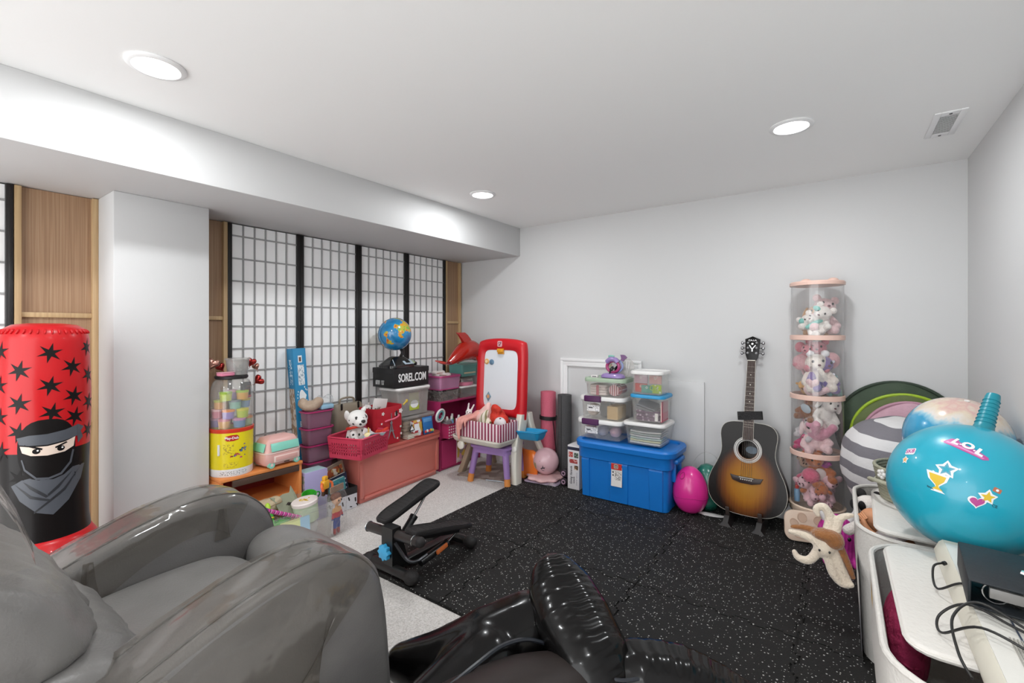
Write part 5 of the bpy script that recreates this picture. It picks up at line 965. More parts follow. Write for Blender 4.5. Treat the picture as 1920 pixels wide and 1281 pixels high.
# cream art tray in front with a hinge boss, yellow tray behind it
q = B(); q.tub([(.02, 0), (.004, .012), (-.004, .03), (-.010, .036), (-.010, .046), (.006, .046), (.010, .030), (.03, .012)], .46, .26, .05); q.out('art_tray', cream, ez, (-.02, -.165, .305), ang=40)
q = B(); q.lathe([(0, 0), (.03, 0), (.03, .012), (.02, .018), (0, .018)], 24); q.out('hinge_boss', cream, ez, (-.145, -.29, .287), (pi/2, 0, 0.1))
q = B(); q.tub([(.008, 0), (0, .07), (.006, .07), (.012, .006)], .16, .10, .02); q.out('chalk_tray', eyl, ez, (.11, -.10, .38))
q = B(); q.tub([(.03, 0), (.015, .02), (0, .055), (-.008, .058), (-.008, .066), (.006, .066), (.012, .05), (.04, .012)], .22, .13, .035, 6); q.out('side_tray', eb, ez, (.315, -.035, .345), (0, -.06, -0.08), ang=40)
q = B(); q.box((0, 0, 0), (.105, .045, .02), .006); q.out('eraser', M('eraser_grey', '#9b9a98', .8), ez, (.325, -.025, .375), (0, -.06, .1))

# purple stool under the tray
pu = M('stool_purple', '#9a7ab4', .4); orf = M('stool_orange', '#d3863f', .45)
so = thing('kids_stool', 'purple kids stool with orange feet under the easel tray', 'stool', (-2.135, 2.80, 0), (0, 0, .12))
B().tub([(.03, 0), (.0, .010), (0, .026), (.02, .030)], .34, .30, .05).out('seat', pu, so, (0, 0, .255), ang=40)
B().tub([(.0, 0), (.0, .035), (.012, .035), (.012, 0)], .31, .27, .04, 5, False, False).out('apron', pu, so, (0, 0, .225))
for sx in (-1, 1):
    for sy in (-1, 1):
        q = B(); q.tube([(sx * .125, sy * .10, .255), (sx * .155, sy * .125, .06)], [.026, .022], 14); lg = q.out('leg', pu, so); q = B(); q.tube([(sx * .155, sy * .125, .06), (sx * .162, sy * .131, .0)], [.0225, .024], 14); q.out('foot', orf, lg)
# striped fabric box of clothes on the tray
sx_m = stripes('candy_stripe', ['#e4d3d8', '#8e2b4d'], 'X', .03, .8); sy_m = stripes('candy_stripe_y', ['#e4d3d8', '#8e2b4d'], 'Y', .03, .8)
cb = thing('striped_box', 'white and maroon striped fabric box of clothes on the easel tray', 'box', (-2.150, 2.68, .352), (0, 0, -.03))
q = B(); w, d, h = .43, .21, .125
[B().box((0, s * d/2, h/2), (w, .006, h), .002).out('long_wall', sx_m, cb) for s in (-1, 1)]; [B().box((s * w/2, 0, h/2), (.006, d, h), .002).out('end_wall', sy_m, cb) for s in (-1, 1)]; B().box((0, 0, .003), (w, d, .006)).out('floor', M('band_cream', '#d9cba8', .5), cb)
def cloth(label, loc, shapes, m, rot=(0, 0, 0), extra=None, vox=.008):
    e = thing('garment', label, 'clothing', loc, rot, 'clothes in the striped box'); me = blob(shapes, vox, 2); me.materials.append(m); put('cloth', me, e)
    q = B(); q.tube(smoothpath(extra or [(-.03, 0, .02), (0, .01, .03), (.03, 0, .02)], 4), .004, 6); q.out('hem', m, e); return e
cloth('salmon pink ruffled garment spilling over the left of the striped box', (-2.27, 2.66, .40), [((0, 0, .07), (.05, .06, .04)), ('c', [(-.02, -.02, .085), (-.03, -.118, .08), (-.025, -.128, .0), (-.015, -.13, -.06)], [.022, .014, .016, .008]), ('c', [(.0, -.03, .085), (.005, -.119, .08), (.0, -.128, .02)], [.02, .014, .008]), ('c', [(.03, -.03, .09), (.035, -.117, .078), (.04, -.126, .03)], [.02, .012, .006]), ((.05, .02, .10), (.05, .05, .04))], M('cl_salmon', '#dc9a90', .8, bump=.6, bs=40, var=.2, vs=30))
cloth('pale pink garment draped in a peak in the striped box', (-2.16, 2.69, .42), [('c', [(-.08, 0, .05), (-.01, 0, .12), (.02, .01, .165)], [.045, .03, .02]), ((0, -.03, .06), (.06, .05, .05)), ('c', [(.02, 0, .16), (.04, -.02, .06)], [.02, .03])], M('cl_pale', '#e5bdb6', .8, bump=.6, bs=40))
cloth('cream and olive striped garment in the middle of the striped box', (-2.125, 2.635, .435), [('c', [(-.03, 0, .02), (0, -.01, .07), (.02, 0, .11)], [.035, .03, .018]), ((.01, 0, .03), (.045, .035, .04))], stripes('cl_stripe', ['#e0d6c6', '#e0d6c6', '#8d8560'], 'X', .03, .8))
cloth('bright red knitted garment at the right of the striped box', (-2.055, 2.70, .42), [((0, 0, .08), (.06, .06, .07)), ('c', [(-.02, 0, .12), (0, -.04, .16), (.03, -.03, .14)], [.03, .026, .024]), ((.04, 0, .06), (.05, .05, .05))], M('cl_red', '#c9311f', .7, bump=.7, bs=60))
cloth('pale grey garment with dark letters at the right end of the striped box', (-2.00, 2.655, .43), [((0, 0, .04), (.05, .035, .045)), ((-.03, .01, .03), (.03, .03, .04))], spots('cl_letters', '#d8d0d2', '#5a3340', 30, .2))
plush('white plush rabbit lying at the left edge of the striped box', (-2.345, 2.67, .43), (0, .3, .6), [((0, 0, .03), (.03, .03, .045)), ((0, -.005, .085), (.026, .026, .024)), ('c', [(-.012, 0, .10), (-.02, 0, .15)], [.009, .007]), ('c', [(.012, 0, .10), (.02, .01, .15)], [.009, .007])], M('bunny', '#e0dad8', .9, sheen=.3), [('eye', [((-.01, -.028, .09), (.004, .003, .005)), ((.01, -.028, .09), (.004, .003, .005))], eye_b), ('nose', [((0, -.031, .08), (.003, .003, .003))], eye_b)], voxel=.005)
# floor items under and beside the easel
e = thing('rolled_rug', 'brown and grey patterned plastic sheet lying under the purple stool', 'sheet', (-2.25, 2.93, .0015), (0, 0, .2)); q = B()
q.prism(rrect(.50, .42, .03), .004); q.out('sheet', pict('sheet_pat', ['#a79a90', '#8d8078', '#b8ada4', '#9a8d84'], 14, .5), e); q = B(); q.tube(smoothpath([(.02, -.215, .004), (.10, -.225, .01), (.2, -.205, .004)], 5), .004, 6); q.out('handle', M('sheet_edge', '#b9c4cc', .4), e)
e = thing('kids_chair', 'glossy orange plastic chair seat pushed behind the cream easel leg', 'chair', (-1.945, 3.03, .03), (0, 0, -.35))
op = M('chair_orange', '#e5752a', .22, coat=.5)
q = B(); q.loft([[(x * k, -.085 + o, z) for x, o in ((-.13, .012), (-.115, -.006), (-.06, -.018), (0, -.022), (.06, -.018), (.115, -.006), (.13, .012), (.125, .022), (.06, -.004), (0, -.008), (-.06, -.004), (-.125, .022))] for z, k in ((0, .96), (.05, 1.0), (.12, 1.0), (.165, .94), (.19, .78), (.198, .55))]); q.out('backrest', op, e, ang=60)
B().tub([(.0, 0), (0, .016), (.01, .022)], .25, .20, .05).out('seat', op, e, (0, .03, -.014), ang=50)
e = thing('dark_tray', 'dark maroon tray under the orange chair seat', 'tray', (-1.955, 3.02, .001), (0, 0, -.35)); B().tub([(.01, 0), (0, .012), (.006, .012), (.014, .003)], .27, .25, .03).out('tray', M('tray_maroon', '#4a2229', .5), e); q = B(); q.tube([(-.12, -.126, .012), (.12, -.126, .012)], .004, 6); q.out('lip', M('tray_maroon2', '#6b3038', .5), e)

# rolled exercise mats against the back wall
def spiral(r0, r1, turns, n=90): return [((r0 + (r1 - r0) * i / n) * cos(2*pi*turns*i/n), (r0 + (r1 - r0) * i / n) * sin(2*pi*turns*i/n)) for i in range(n + 1)]
def rollmat(label, loc, R, H, m, rot=(0, 0, 0)):
    e = thing('rolled_mat', label, 'exercise mat', loc, rot); sp = spiral(.012, R, 7); th = .0042; q = B()
    outer = sp; inner = [(x * (1 - th / max(.012, sqrt(x*x + y*y))), y * (1 - th / max(.012, sqrt(x*x + y*y)))) for x, y in sp]
    pl = outer + inner[::-1]; b = bmesh.new(); A = [[b.verts.new((x, y, z)) for x, y in sp] + [b.verts.new((x, y, z)) for x, y in inner] for z in (0, H)]
    n = len(sp)
    for i in range(n - 1):
        b.faces.new((A[0][i], A[0][i+1], A[1][i+1], A[1][i])); b.faces.new((A[0][n+i+1], A[0][n+i], A[1][n+i], A[1][n+i+1]))
        for L in A: b.faces.new((L[i], L[i+1], L[n+i+1], L[n+i]))
    q.add(b); q.out('roll', m, e, ang=40); return e
pm = rollmat('pink rolled exercise mat tied with a black strap', (-1.885, 3.135, .002), .062, .655, M('mat_pink', '#d0667b', .8, bump=.5, bs=160), (0, 0, .4))
q = B(); q.tub([(0, 0), (0, .030), (.004, .030), (.004, 0)], .136, .136, .068, 10, False, False); q.out('strap', M('strap_black', '#1f1a1c', .6), pm, (0, 0, .435), (0, .05, 0)); q = B(); q.tube(smoothpath([(.045, -.05, .44), (.06, -.045, .30), (.068, -.03, .18), (.064, -.03, .10), (.05, -.045, .06)], 6), .011, 8, flat=.3); q.out('strap_tail', M('strap_black', '#1f1a1c', .6), pm)
q = B(); q.tub([(0, 0), (0, .006), (.003, .006), (.003, 0)], .132, .132, .066, 10, False, False); q.out('lower_band', M('mat_pink_d', '#a84a60', .7), pm, (0, 0, .20))
gm = rollmat('dark grey rolled exercise mat standing next to the pink one', (-1.725, 3.12, .002), .058, .645, M('mat_grey', '#4d4c4d', .85, bump=.5, bs=160))
q = B(); q.tube([(.0, -.058, .01), (0, -.0585, .64)], .0025, 6); q.out('edge', M('mat_grey_d', '#3a3939', .8), gm)
# pink ball, scalloped cushions, dumbbells
e = thing('play_ball', 'small pale pink play ball resting on the scalloped cushion', 'ball', (-1.805, 2.972, .156)); q = B(); q.ell((0, 0, 0), .098, u=36, v=24); q.out('ball', M('ball_pink', '#e0b6bd', .25, coat=.4), e)
def onsph(C0, R, az, el, off=.0008):
    f = Vector((cos(el) * cos(az), cos(el) * sin(az), sin(el))); r = Vector((-sin(az), cos(az), 0)); u_ = f.cross(r) * 1; u_ = Vector((0, 0, 1)) - f * f.z; u_.normalize()
    return lambda u, v: Vector(C0) + (f + r * (u / R) + u_ * (v / R)).normalized() * (R + off)
az = atan2(-2.972, 1.805) - .25
for pl in ([(-.02, -.01), (-.005, .0), (0, .018), (.006, 0), (.018, .004), (.012, -.012), (0, -.008), (-.012, -.02)], [(-.012, -.03), (.008, -.032), (.01, -.026), (-.010, -.025)], [(-.03, .045), (-.024, .045), (-.026, .055)]): B().decal(pl, onsph((0, 0, 0), .098, az, -.25), .01).out('print', M('ball_print', '#5a4a52', .4), e)
B().decal([(-.012, -.02), (.012, -.022), (.012, .02), (-.010, .022)], onsph((0, 0, 0), .098, az - .75, -.2), .01).out('print', M('ball_olive', '#a09468', .4), e)
def scallop(R, n, amp): return [((R * (1 + amp * cos(n * a))) * cos(a), (R * (1 + amp * cos(n * a))) * sin(a)) for a in [2*pi*k/72 for k in range(72)]]
e = thing('scalloped_cushion', 'pale pink scalloped cushion directly under the pink play ball', 'cushion', (-1.815, 2.975, .028), (.03, 0, .3)); q = B(); S_ = scallop(.135, 8, .07)
q.loft([[(x * k, y * k, z) for x, y in S_] for z, k in ((0, .90), (.008, .99), (.018, 1.0), (.026, .93), (.030, .75), (.0305, .4))]); q.out('cushion', M('cush_pink', '#dcb4b4', .7, bump=.15, bs=60), e, ang=70); q = B(); q.tube([(x * 1.002, y * 1.002, .013) for x, y in S_], .0025, 6, True); q.out('piping', M('cush_pipe', '#c99a9c', .7), e)
e = thing('folded_packet', 'flat mauve folded packet in shiny film under the pink cushion', 'packet', (-1.80, 2.955, .0145), (0, 0, .12)); B().tub([(.006, 0), (0, .005), (.008, .0105)], .27, .22, .03).out('cloth', M('packet_mauve', '#8f7f90', .6, bump=.4, bs=40), e); q = B(); q.loft([[(x, y, z + .003 * sin(x * 90)) for y, z in ((-.112, .006), (-.112, .0085), (-.07, .0135), (-.07, .011))] for x in [.03 + .01 * i for i in range(11)]]); q.out('film', M('film_silver', '#c6c2c8', .15, .5, bump=.8, bs=60), e)
for i, (z, l) in enumerate(((.030, 'lower'), (.092, 'upper'))):
    e = thing('dumbbell', l + ' purple grey dumbbell stacked beside the white game box', 'dumbbell', (-1.628, 2.995 - .0 * i, .013 + z), (0, 0, 0), 'dumbbells by the game box'); 
    for s in (-1, 1): q = B(); q.lathe([(0, -.022), (.024, -.022), (.029, -.016), (.029, .016), (.024, .022), (0, .022)], 16); q.out('weight', M('db_black', '#251d24', .5), e, (0, s * .05, 0), (pi/2, 0, 0)); q = B(); q.torus((0, s * .05 + (-.0225), 0), .013, .004, (pi/2, 0, 0)); q.out('ring', M('db_mauve', '#a9899e', .5), e)
    q = B(); q.cyl((0, -.05, 0), (0, .05, 0), .013); q.out('grip', M('db_grip', '#8d7183', .6), e)
# game carton with print
gb = thing('game_box', 'tall white game box with red pictures and rotated lettering beside the blue tote', 'game box', (-1.538, 2.985, .0135), (0, 0, 0)); gbm = M('game_white', '#dcd9da', .5)
B().box((0, 0, .155), (.092, .155, .31), .001).out('carton', gbm, gb)
def onfy(q, x, z, w_, h_): q.box((x, -.0779, z), (w_, .0008, h_)); return q
onfy(B(), 0, .288, .092, .022).out('top_band', M('game_navy', '#26263c', .5), gb)
for x, z, c, n in ((-.020, .245, '#b5362f', 'red'), (.022, .243, '#48554c', 'green'), (.0, .198, '#a8413f', 'red')): onfy(B(), x, z, .034 if z > .2 else .064, .036 if z > .2 else .028).out('picture', pict('game_pict_' + n + str(z), [c, c, '#d9a59c' if n == 'red' else '#8fa08f', c], 120), gb)
onfy(B(), .022, .155, .03, .03).out('picture', pict('game_dog', ['#3a2a20', '#c9a27a', '#e0d2c0', '#8a6a4a'], 110), gb)
gt = M('game_ink', '#4a4a52', .6)
lettering('Giving Veranda', .026, gt, gb, (-.018, -.0785, .098), (pi/2, -pi/2, 0), 0, .8, shear=.25); lettering('veranda', .017, gt, gb, (.004, -.0785, .065), (pi/2, -pi/2, 0), 0, .9, shear=.2)
onfy(B(), .026, .075, .004, .09).out('small_print', printed('game_print', '#dcd9da', '#8a8890', 300, 200, .5), gb)
# ---------------------------------------------------------------- blue tote with its stack of clear boxes
blu = M('tote_blue', '#1272c6', .38, bump=.04, bs=220)
bt = thing('storage_tote', 'large blue lidded storage tote with a red and white label by the back wall', 'storage tote', (-1.150, 2.985, .0135))
bw, bd = .615, .315
B().tub([(.022, 0), (.016, .004), (.006, .262), (-.008, .270), (-.012, .345), (-.016, .352)], bw, bd, .05, 6).out('tub', blu, bt, ang=35)
for x, w_ in ((-.255, .07), (-.02, .145), (.225, .10)):
    for s in (-1, 1): q = B(); q.loft([[(x + a * (1 if z > .1 else .92), s * (bd/2 - i), z) for a, i in ((-w_/2, .022), (-w_/2 + .008, o), (w_/2 - .008, o), (w_/2, .022))] for z, o in ((.006, .010), (.255, -.004), (.268, .004))]); q.out('rib', blu, bt, ang=30)
for s in (-1, 1): q = B(); q.box((s * (bw/2 + .008), 0, .31), (.05, .16, .03), .010); q.box((s * (bw/2 + .002), -.06, .24), (.024, .018, .12), .006); q.box((s * (bw/2 + .002), .06, .24), (.024, .018, .12), .006); q.out('handle', blu, bt, ang=35)
B().tub([(-.014, .340), (-.030, .345), (-.034, .375), (-.026, .386), (-.010, .388), (.004, .386), (.012, .374), (.05, .374)], bw, bd, .06, 6).out('lid', blu, bt, ang=35)
def ony(q, x, z, w_, h_, Y=-(bd/2 + .0045), t=.001, rx=0): q.box((x, Y, z), (w_, t, h_), 0, rot=(rx, 0, 0)); return q
lb = M('label_white', '#e2dedb', .45); lr = M('label_red', '#bd2a25', .45)
o = ony(B(), -.028, .188, .074, .148, -.1625, .001, -.045).out('label', lb, bt)
for z, h_ in ((.2432, .038), (.1245, .022)): ony(B(), -.028, z, .072, h_, -.1633 + (.188 - z) * .045, .001, -.045).out('label_band', lr, bt)
q = B(); q.prism(rrect(.030, .028, .006), .001, TR((-.030, -.1660, .244), (pi/2, 0, 0))); q.out('label_logo', M('logo_grey', '#b9a598', .4), bt); q = B(); q.torus((-.030, -.1668, .243), .008, .0015, (pi/2, 0, 0)); q.box((-.030, -.1668, .251), (.018, .001, .004)); q.out('label_print', M('game_ink', '#4a4a52', .6), bt)
q = B(); [q.box((-.052, -.1632 + (.19 - z) * .045, z), (.010, .001, .010)) for z in (.205, .185, .165)]; q.out('label_icon', M('game_ink', '#4a4a52', .6), bt)
ony(B(), -.018, .183, .045, .055, -.1633, .001, -.045).out('label_print', printed('tote_print', '#e2dedb', '#8a8684', 120, 260, .5), bt)
LZ = .402
def clr(label, x0, x1, y0, z, h, lidm, dep=.205, lidh=.026, latch=None, bodym=None, taper=.010):
    e = bin_(label, ((x0 + x1) / 2, y0 + dep / 2, z), x1 - x0, dep, h, bodym or clear_p, lidm, 0, taper, .03, .008, .012, lidh=lidh, group='clear boxes on the blue tote')
    if latch: q = B(); q.tub([(.004, 0), (0, .006), (0, .036), (.006, .040)], .125, .022, .007, 3); q.out('latch', M('latch_purple', '#4f2350', .35), e, (latch, -dep/2 - .012, h - .010), ang=30)
    return e
c3 = clr('bottom left clear box with a purple latch standing on the blue tote', -1.490, -1.180, 2.885, LZ, .105, white_lid, .21, .026, -.055)
c2 = clr('middle left clear box with a purple latch, paper parcels inside', -1.475, -1.170, 2.895, LZ + .132, .130, white_lid, .20, .026, -.055)
c1 = clr('top left clear box with a sage green lid, under the toy mirror', -1.445, -1.160, 2.90, LZ + .289, .100, M('lid_sage', '#9fb39c', .45), .20, .026)
for bx_, z in ((c3, .055), (c2, .075)): B().box((-.055, -.101, z), (.095, .001, .042), .0, rot=(radians(-3), 0, 0)).out('label', printed('box_label', '#e4e2e2', '#7c7c80', 160, 160, .6), bx_); B().box((-.075, -.1022, z + .002), (.03, .001, .008), rot=(radians(-3), 0, 0)).out('label_print', M('game_ink', '#4a4a52', .6), bx_)
def clump(name, label, loc, m, sx=.06, sy=.05, sz=.04, grp=None, cat='toy', rot=0, vox=.009):
    e = thing(name, label, cat, loc, (0, 0, rot), grp); me = blob([((0, 0, sz), (sx, sy, sz)), ((sx * .4, sy * .2, sz * 1.3), (sx * .55, sy * .5, sz * .6)), ((-sx * .4, -sy * .2, sz * 1.1), (sx * .55, sy * .6, sz * .7))], vox, 2); me.materials.append(m); put('body', me, e)
    q = B(); q.tube(smoothpath([(-sx * .8, -sy * .5, sz), (0, -sy * 1.02, sz * 1.05), (sx * .8, -sy * .5, sz)], 4), .003, 6); q.out('tie', m, e); return e
G3 = 'toys in the bottom left clear box'
for i, (x, c, l) in enumerate(((-1.44, '#c99aa2', 'rose'), (-1.345, '#b9b4c0', 'lilac grey'), (-1.25, '#d9b0bc', 'pink and white'))): clump('toy_bundle', '%s bundle in the bottom left clear box' % l, (x, 2.985, LZ + .006), M('c3_' + str(i), c, .6, bump=.6, bs=60, var=.3, vs=40), .038, .06, .036, G3)
e = thing('parcel', 'tan wrapped parcel in the middle left clear box', 'parcel', (-1.245, 2.985, LZ + .138)); B().box((0, 0, .045), (.08, .15, .09), .006).out('wrap', M('parcel_tan', '#c9ab7c', .7, bump=.2, bs=40), e); B().box((0, 0, .0905), (.012, .15, .001)).out('tape', M('tape', '#b39464', .4), e)
e = thing('parcel', 'grey wrapped parcel at the back of the middle left clear box', 'parcel', (-1.33, 3.03, LZ + .138)); B().box((0, 0, .05), (.08, .08, .10), .006).out('wrap', M('parcel_grey', '#77777a', .7), e); B().box((0, 0, .1005), (.012, .08, .001)).out('tape', M('tape', '#b39464', .4), e)
clump('toy_bundle', 'pale cream bundle in the middle left clear box', (-1.415, 2.985, LZ + .138), M('c2_cream', '#d4c4bb', .6, bump=.6, bs=60), .042, .06, .045, None)
e = thing('lace_roll', 'folded white lace cloth in the top left clear box', 'cloth', (-1.355, 2.985, LZ + .295)); q = B(); [q.tub([(.006, k * .018), (0, k * .018 + .008), (.006, k * .018 + .017)], .13, .14, .02, 4) for k in range(4)]; q.out('folds', M('lace', '#d6c8c4', .9, bump=.7, bs=90), e); B().box((.0, -.0705, .035), (.02, .001, .07)).out('ribbon', M('ribbon_rose', '#a8505a', .6), e)
e = thing('rose_roll', 'striped rose and white cloth roll in the top left clear box', 'cloth', (-1.235, 2.985, LZ + .297)); q = B(); q.tube([(0, -.07, .04), (0, .07, .04)], .038, 18); q.out('roll', stripes('rose_stripe', ['#a8505a', '#d9c3c4', '#8a3c48', '#d9c3c4'], 'X', .03, .8), e); q = B(); q.torus((0, -.03, .04), .039, .003, (pi/2, 0, 0)); q.out('band', M('ribbon_rose', '#a8505a', .6), e)
r3 = clr('wide low clear box of paper sheets at the bottom right on the blue tote', -1.155, -.895, 2.885, LZ, .125, white_lid, .235, .020, None, None, .020)
r2 = clr('middle right clear box with a bright blue lid and dark fabric inside', -1.115, -.905, 2.905, LZ + .149, .155, M('lid_blue', '#2a93c8', .4), .20, .020)
r1 = clr('top right clear box with a white lid and craft packets inside', -1.113, -.915, 2.905, LZ + .327, .130, white_lid, .20, .020)
for i, (c, l) in enumerate((('#d2cfc6', 'ivory'), ('#cfcb9a', 'pale yellow'), ('#b9c6b0', 'pale green'), ('#c9c7c2', 'grey white'), ('#a9b0a8', 'sage'), ('#d6d4cd', 'cream'))):
    e = thing('paper_stack', '%s sheaf, layer %s from the bottom in the wide low clear box' % (l, ('one', 'two', 'three', 'four', 'five', 'six')[i]), 'paper', (-1.022, 3.0, LZ + .005 + i * .014), (0, 0, .04 * (i % 3 - 1)), 'paper in the wide low clear box')
    q = B(); q.loft([[(x, y, z + .006 * (x / .1) ** 2 * (.3 + .12 * i)) for y, z in ((-.085, 0), (-.085, .010), (.085, .010), (.085, 0))] for x in [-.10 + .02 * k for k in range(11)]]); q.out('sheets', M('paper_%d' % i, c, .7), e, ang=30); q = B(); q.box((-.05, -.0853, .012), (.03, .001, .004)); q.out('tab', M('tab_grey', '#8d9088', .6), e)
e = thing('fabric_fold', 'dark purple patterned fabric in the middle right clear box', 'cloth', (-1.01, 2.995, LZ + .155)); q = B(); [q.tub([(.006, k * .022), (0, k * .022 + .010), (.006, k * .022 + .021)], .17, .15, .025, 4) for k in range(3)]; q.out('folds', spots('purple_fab', '#5a3a55', '#b9a3b4', 40, .3), e); q = B(); q.box((.06, -.0755, .03), (.02, .001, .05)); q.out('tag', lb, e)
e = thing('silver_pouch', 'grey glitter pouch lying on the purple fabric', 'pouch', (-1.03, 2.985, LZ + .235), (.25, .3, .1)); B().box((0, 0, .01), (.13, .13, .035), .014, 3).out('pouch', M('glitter', '#8f9096', .45, .3, bump=.8, bs=200), e); B().box((0, -.064, .02), (.12, .006, .006), .002).out('zip', M('game_ink', '#4a4a52', .6), e)
e = thing('pink_folder', 'raspberry folder standing at the right in the middle right clear box', 'folder', (-.918, 2.985, LZ + .156)); B().box((0, 0, .065), (.008, .14, .13), .002).out('cover', M('folder_pink', '#b84a66', .5), e); B().box((.0, 0, .067), (.004, .142, .125)).out('sheets', M('page', '#e3ddd0', .8), e)
for i, (x, z, c, l, w_, h_) in enumerate(((-1.065, .004, '#bd3f35', 'red', .08, .058), (-1.02, .004, '#3f8f7c', 'teal', .075, .050), (-.955, .004, '#a9c23c', 'lime spotted', .06, .056), (-1.06, .066, '#b99aa6', 'mauve', .09, .054), (-.965, .066, '#cf9f9c', 'salmon', .08, .054))):
    e = thing('craft_packet', '%s craft packet in the top right clear box' % l, 'packet', (x, 2.935 + (.014 if i == 1 else .03 if i == 0 else .014), LZ + .330 + z), (0, 0, 0), 'craft packets in the top right clear box'); B().box((0, 0, h_/2), (w_, .012, h_), .003).out('packet', (spots('lime_spot', c, '#e0e0d0', 50, .3) if i == 2 else M('cp_%d' % i, c, .45)), e)
    q = B(); q.torus((0, -.007, h_ * .7), .006, .002, (pi/2, 0, 0)); q.out('hang_ring', lb, e)
e = thing('sunglasses_toy', 'lime green toy sunglasses in front of the craft packets', 'toy', (-.958, 2.92, LZ + .372), (0, 0, 0)); gm_ = M('lime_plastic', '#a9c22a', .3)
for s in (-1, 1): q = B(); q.torus((s * .018, 0, 0), .014, .003, (pi/2, 0, 0)); q.out('rim', gm_, e)
q = B(); q.cyl((-.004, 0, .004), (.004, 0, .004), .002); q.out('bridge', gm_, e)
# toy mirror with a tail fin crest
mi = thing('toy_mirror', 'purple and magenta toy vanity mirror with a fish tail crest on the sage lid', 'toy', (-1.270, 2.98, LZ + .4165), (0, 0, -.1))
lil = M('mirror_lilac', '#9079b0', .3, coat=.3); mgn = M('mirror_magenta', '#a5396f', .3, coat=.3)
q = B(); q.loft([[(x * k, y * k, z) for x, y in rrect(.17, .09, .04, 5)] for z, k in ((0, 1), (.012, 1), (.024, .85), (.030, .6))]); q.out('base', lil, mi, ang=60)
q = B(); q.torus((0, 0, 0), .046, .011, (pi/2, 0, 0), 36, 10, 1.0); q.m = TR((0, 0, .075), (0, 0, 0), (1, 1, .82)); q.bm.transform(q.m); q.m = ID; q.out('frame', mgn, mi, ang=80)
q = B(); q.torus((0, 0, 0), .052, .008, (pi/2, 0, 0), 36, 8); q.bm.transform(TR((.012, .016, .080), (0, 0, 0), (1, 1, .84))); q.out('shell_back', M('mirror_periwinkle', '#8d98c4', .3), mi, ang=80)
q = B(); q.prism([(.036 * cos(a), .030 * sin(a)) for a in [2*pi*k/32 for k in range(32)]], .002, TR((0, .006, .075), (pi/2, 0, 0))); q.out('glass', M('mirror_glass', '#d9dde2', .04, 1), mi)
q = B(); q.tube(smoothpath([(-.045, 0, .105), (-.015, -.004, .125), (.02, -.002, .122), (.036, 0, .105)], 5), .018, 10); q.out('crest', lil, mi, ang=80)
q = B(); q.loft([[(x, y, z) for x, y in ((-w_, -.006), (w_, -.006), (w_, .006), (-w_, .006))] for z, w_ in ((.125, .010), (.14, .012), (.16, .026), (.168, .006))]); q.bm.transform(TR((.028, 0, .0), (0, .35, 0))); q.out('tail_fin', M('mirror_plum', '#77577f', .35), mi, ang=40)
q = B(); [q.ell((-.026 + .014 * i, -.002, .148 - .002 * abs(i - 1)), (.010, .009, .009), (0, 0, 0), 10, 8) for i in range(3)]; q.out('mint_shell', M('mirror_mint', '#85b8ac', .35), mi)
q = B(); q.tube(smoothpath([(-.01, -.028, .03), (.0, -.03, .06), (.012, -.028, .075), (.022, -.026, .06)], 5), .006, 8); q.ell((.004, -.03, .058), (.014, .008, .012)); q.out('hook', M('hook_black', '#1c1c1f', .4), mi)
e = thing('white_shell', 'pale translucent toy shell standing behind the toy mirror', 'toy', (-1.205, 3.045, LZ + .4165), (0, 0, .2)); q = B(); q.loft([[(x * k, y, z) for x, y in ((-.06, -.006), (-.03, -.012), (0, -.014), (.03, -.012), (.06, -.006), (.06, .006), (-.06, .006))] for z, k in ((0, .5), (.03, .9), (.08, 1.0), (.11, .8), (.13, .4))]); q.out('shell', cloudy, e, ang=60); q = B(); [q.tube([(x * .4, -.012, .01), (x, -.016, .11)], .002, 5) for x in (-.04, -.02, 0, .02, .04)]; q.out('rib', cloudy, e)
e = thing('small_tag', 'small white card with dark print on the sage lid', 'card', (-1.375, 2.915, LZ + .4165), (0, 0, .1)); B().box((0, 0, .008), (.045, .03, .016), .001).out('card', lb, e); B().box((0, -.0153, .008), (.03, .0006, .006)).out('print', M('game_ink', '#4a4a52', .6), e)

# pink egg, teal pail, white feather
e = thing('giant_egg', 'glossy hot pink giant plastic egg standing beside the blue tote', 'toy egg', (-.755, 2.972, .0135), (0, 0, .3)); pe = M('egg_pink', '#dd2f90', .28, coat=.3)
EG = [(0, 0), (.035, .001), (.072, .025), (.097, .07), (.104, .115), (.100, .16), (.086, .205), (.064, .245), (.036, .272), (.015, .281), (0, .283)]
pr_ = smoothpath([(r, 0, z) for r, z in EG], 4); B().lathe([(p.x, p.z) for p in pr_], 40).out('shell', pe, e, ang=80)
def eggr(z): 
    for a, b_ in zip(EG, EG[1:]):
        if a[1] <= z <= b_[1]: return a[0] + (b_[0] - a[0]) * (z - a[1]) / (b_[1] - a[1] + 1e-9)
q = B(); q.tube([((.1045) * cos(t), .1045 * sin(t), .108 + .006 * sin(3 * t)) for t in [2*pi*k/60 for k in range(60)]], .0012, 5, True); q.out('seam', M('egg_seam', '#a81f6a', .4), e, ang=80)
ca = -pi/2 - .75; q = B(); q.tube([((eggr(.235 + .018 * sin(t)) + .002) * cos(ca + .2 * cos(t)), (eggr(.235 + .018 * sin(t)) + .002) * sin(ca + .2 * cos(t)), .235 + .018 * sin(t)) for t in [2*pi*k/20 for k in range(20)]], .003, 6, True); q.out('latch_ring', M('egg_seam', '#a81f6a', .4), e)
e = thing('teal_pail', 'rounded teal pail with a clear arched handle behind the pink egg', 'pail', (-.682, 3.10, .0135), (0, 0, .0)); tp = clearm('teal_plastic', '#8cc9b8', .6, '#2f8a78', .25)
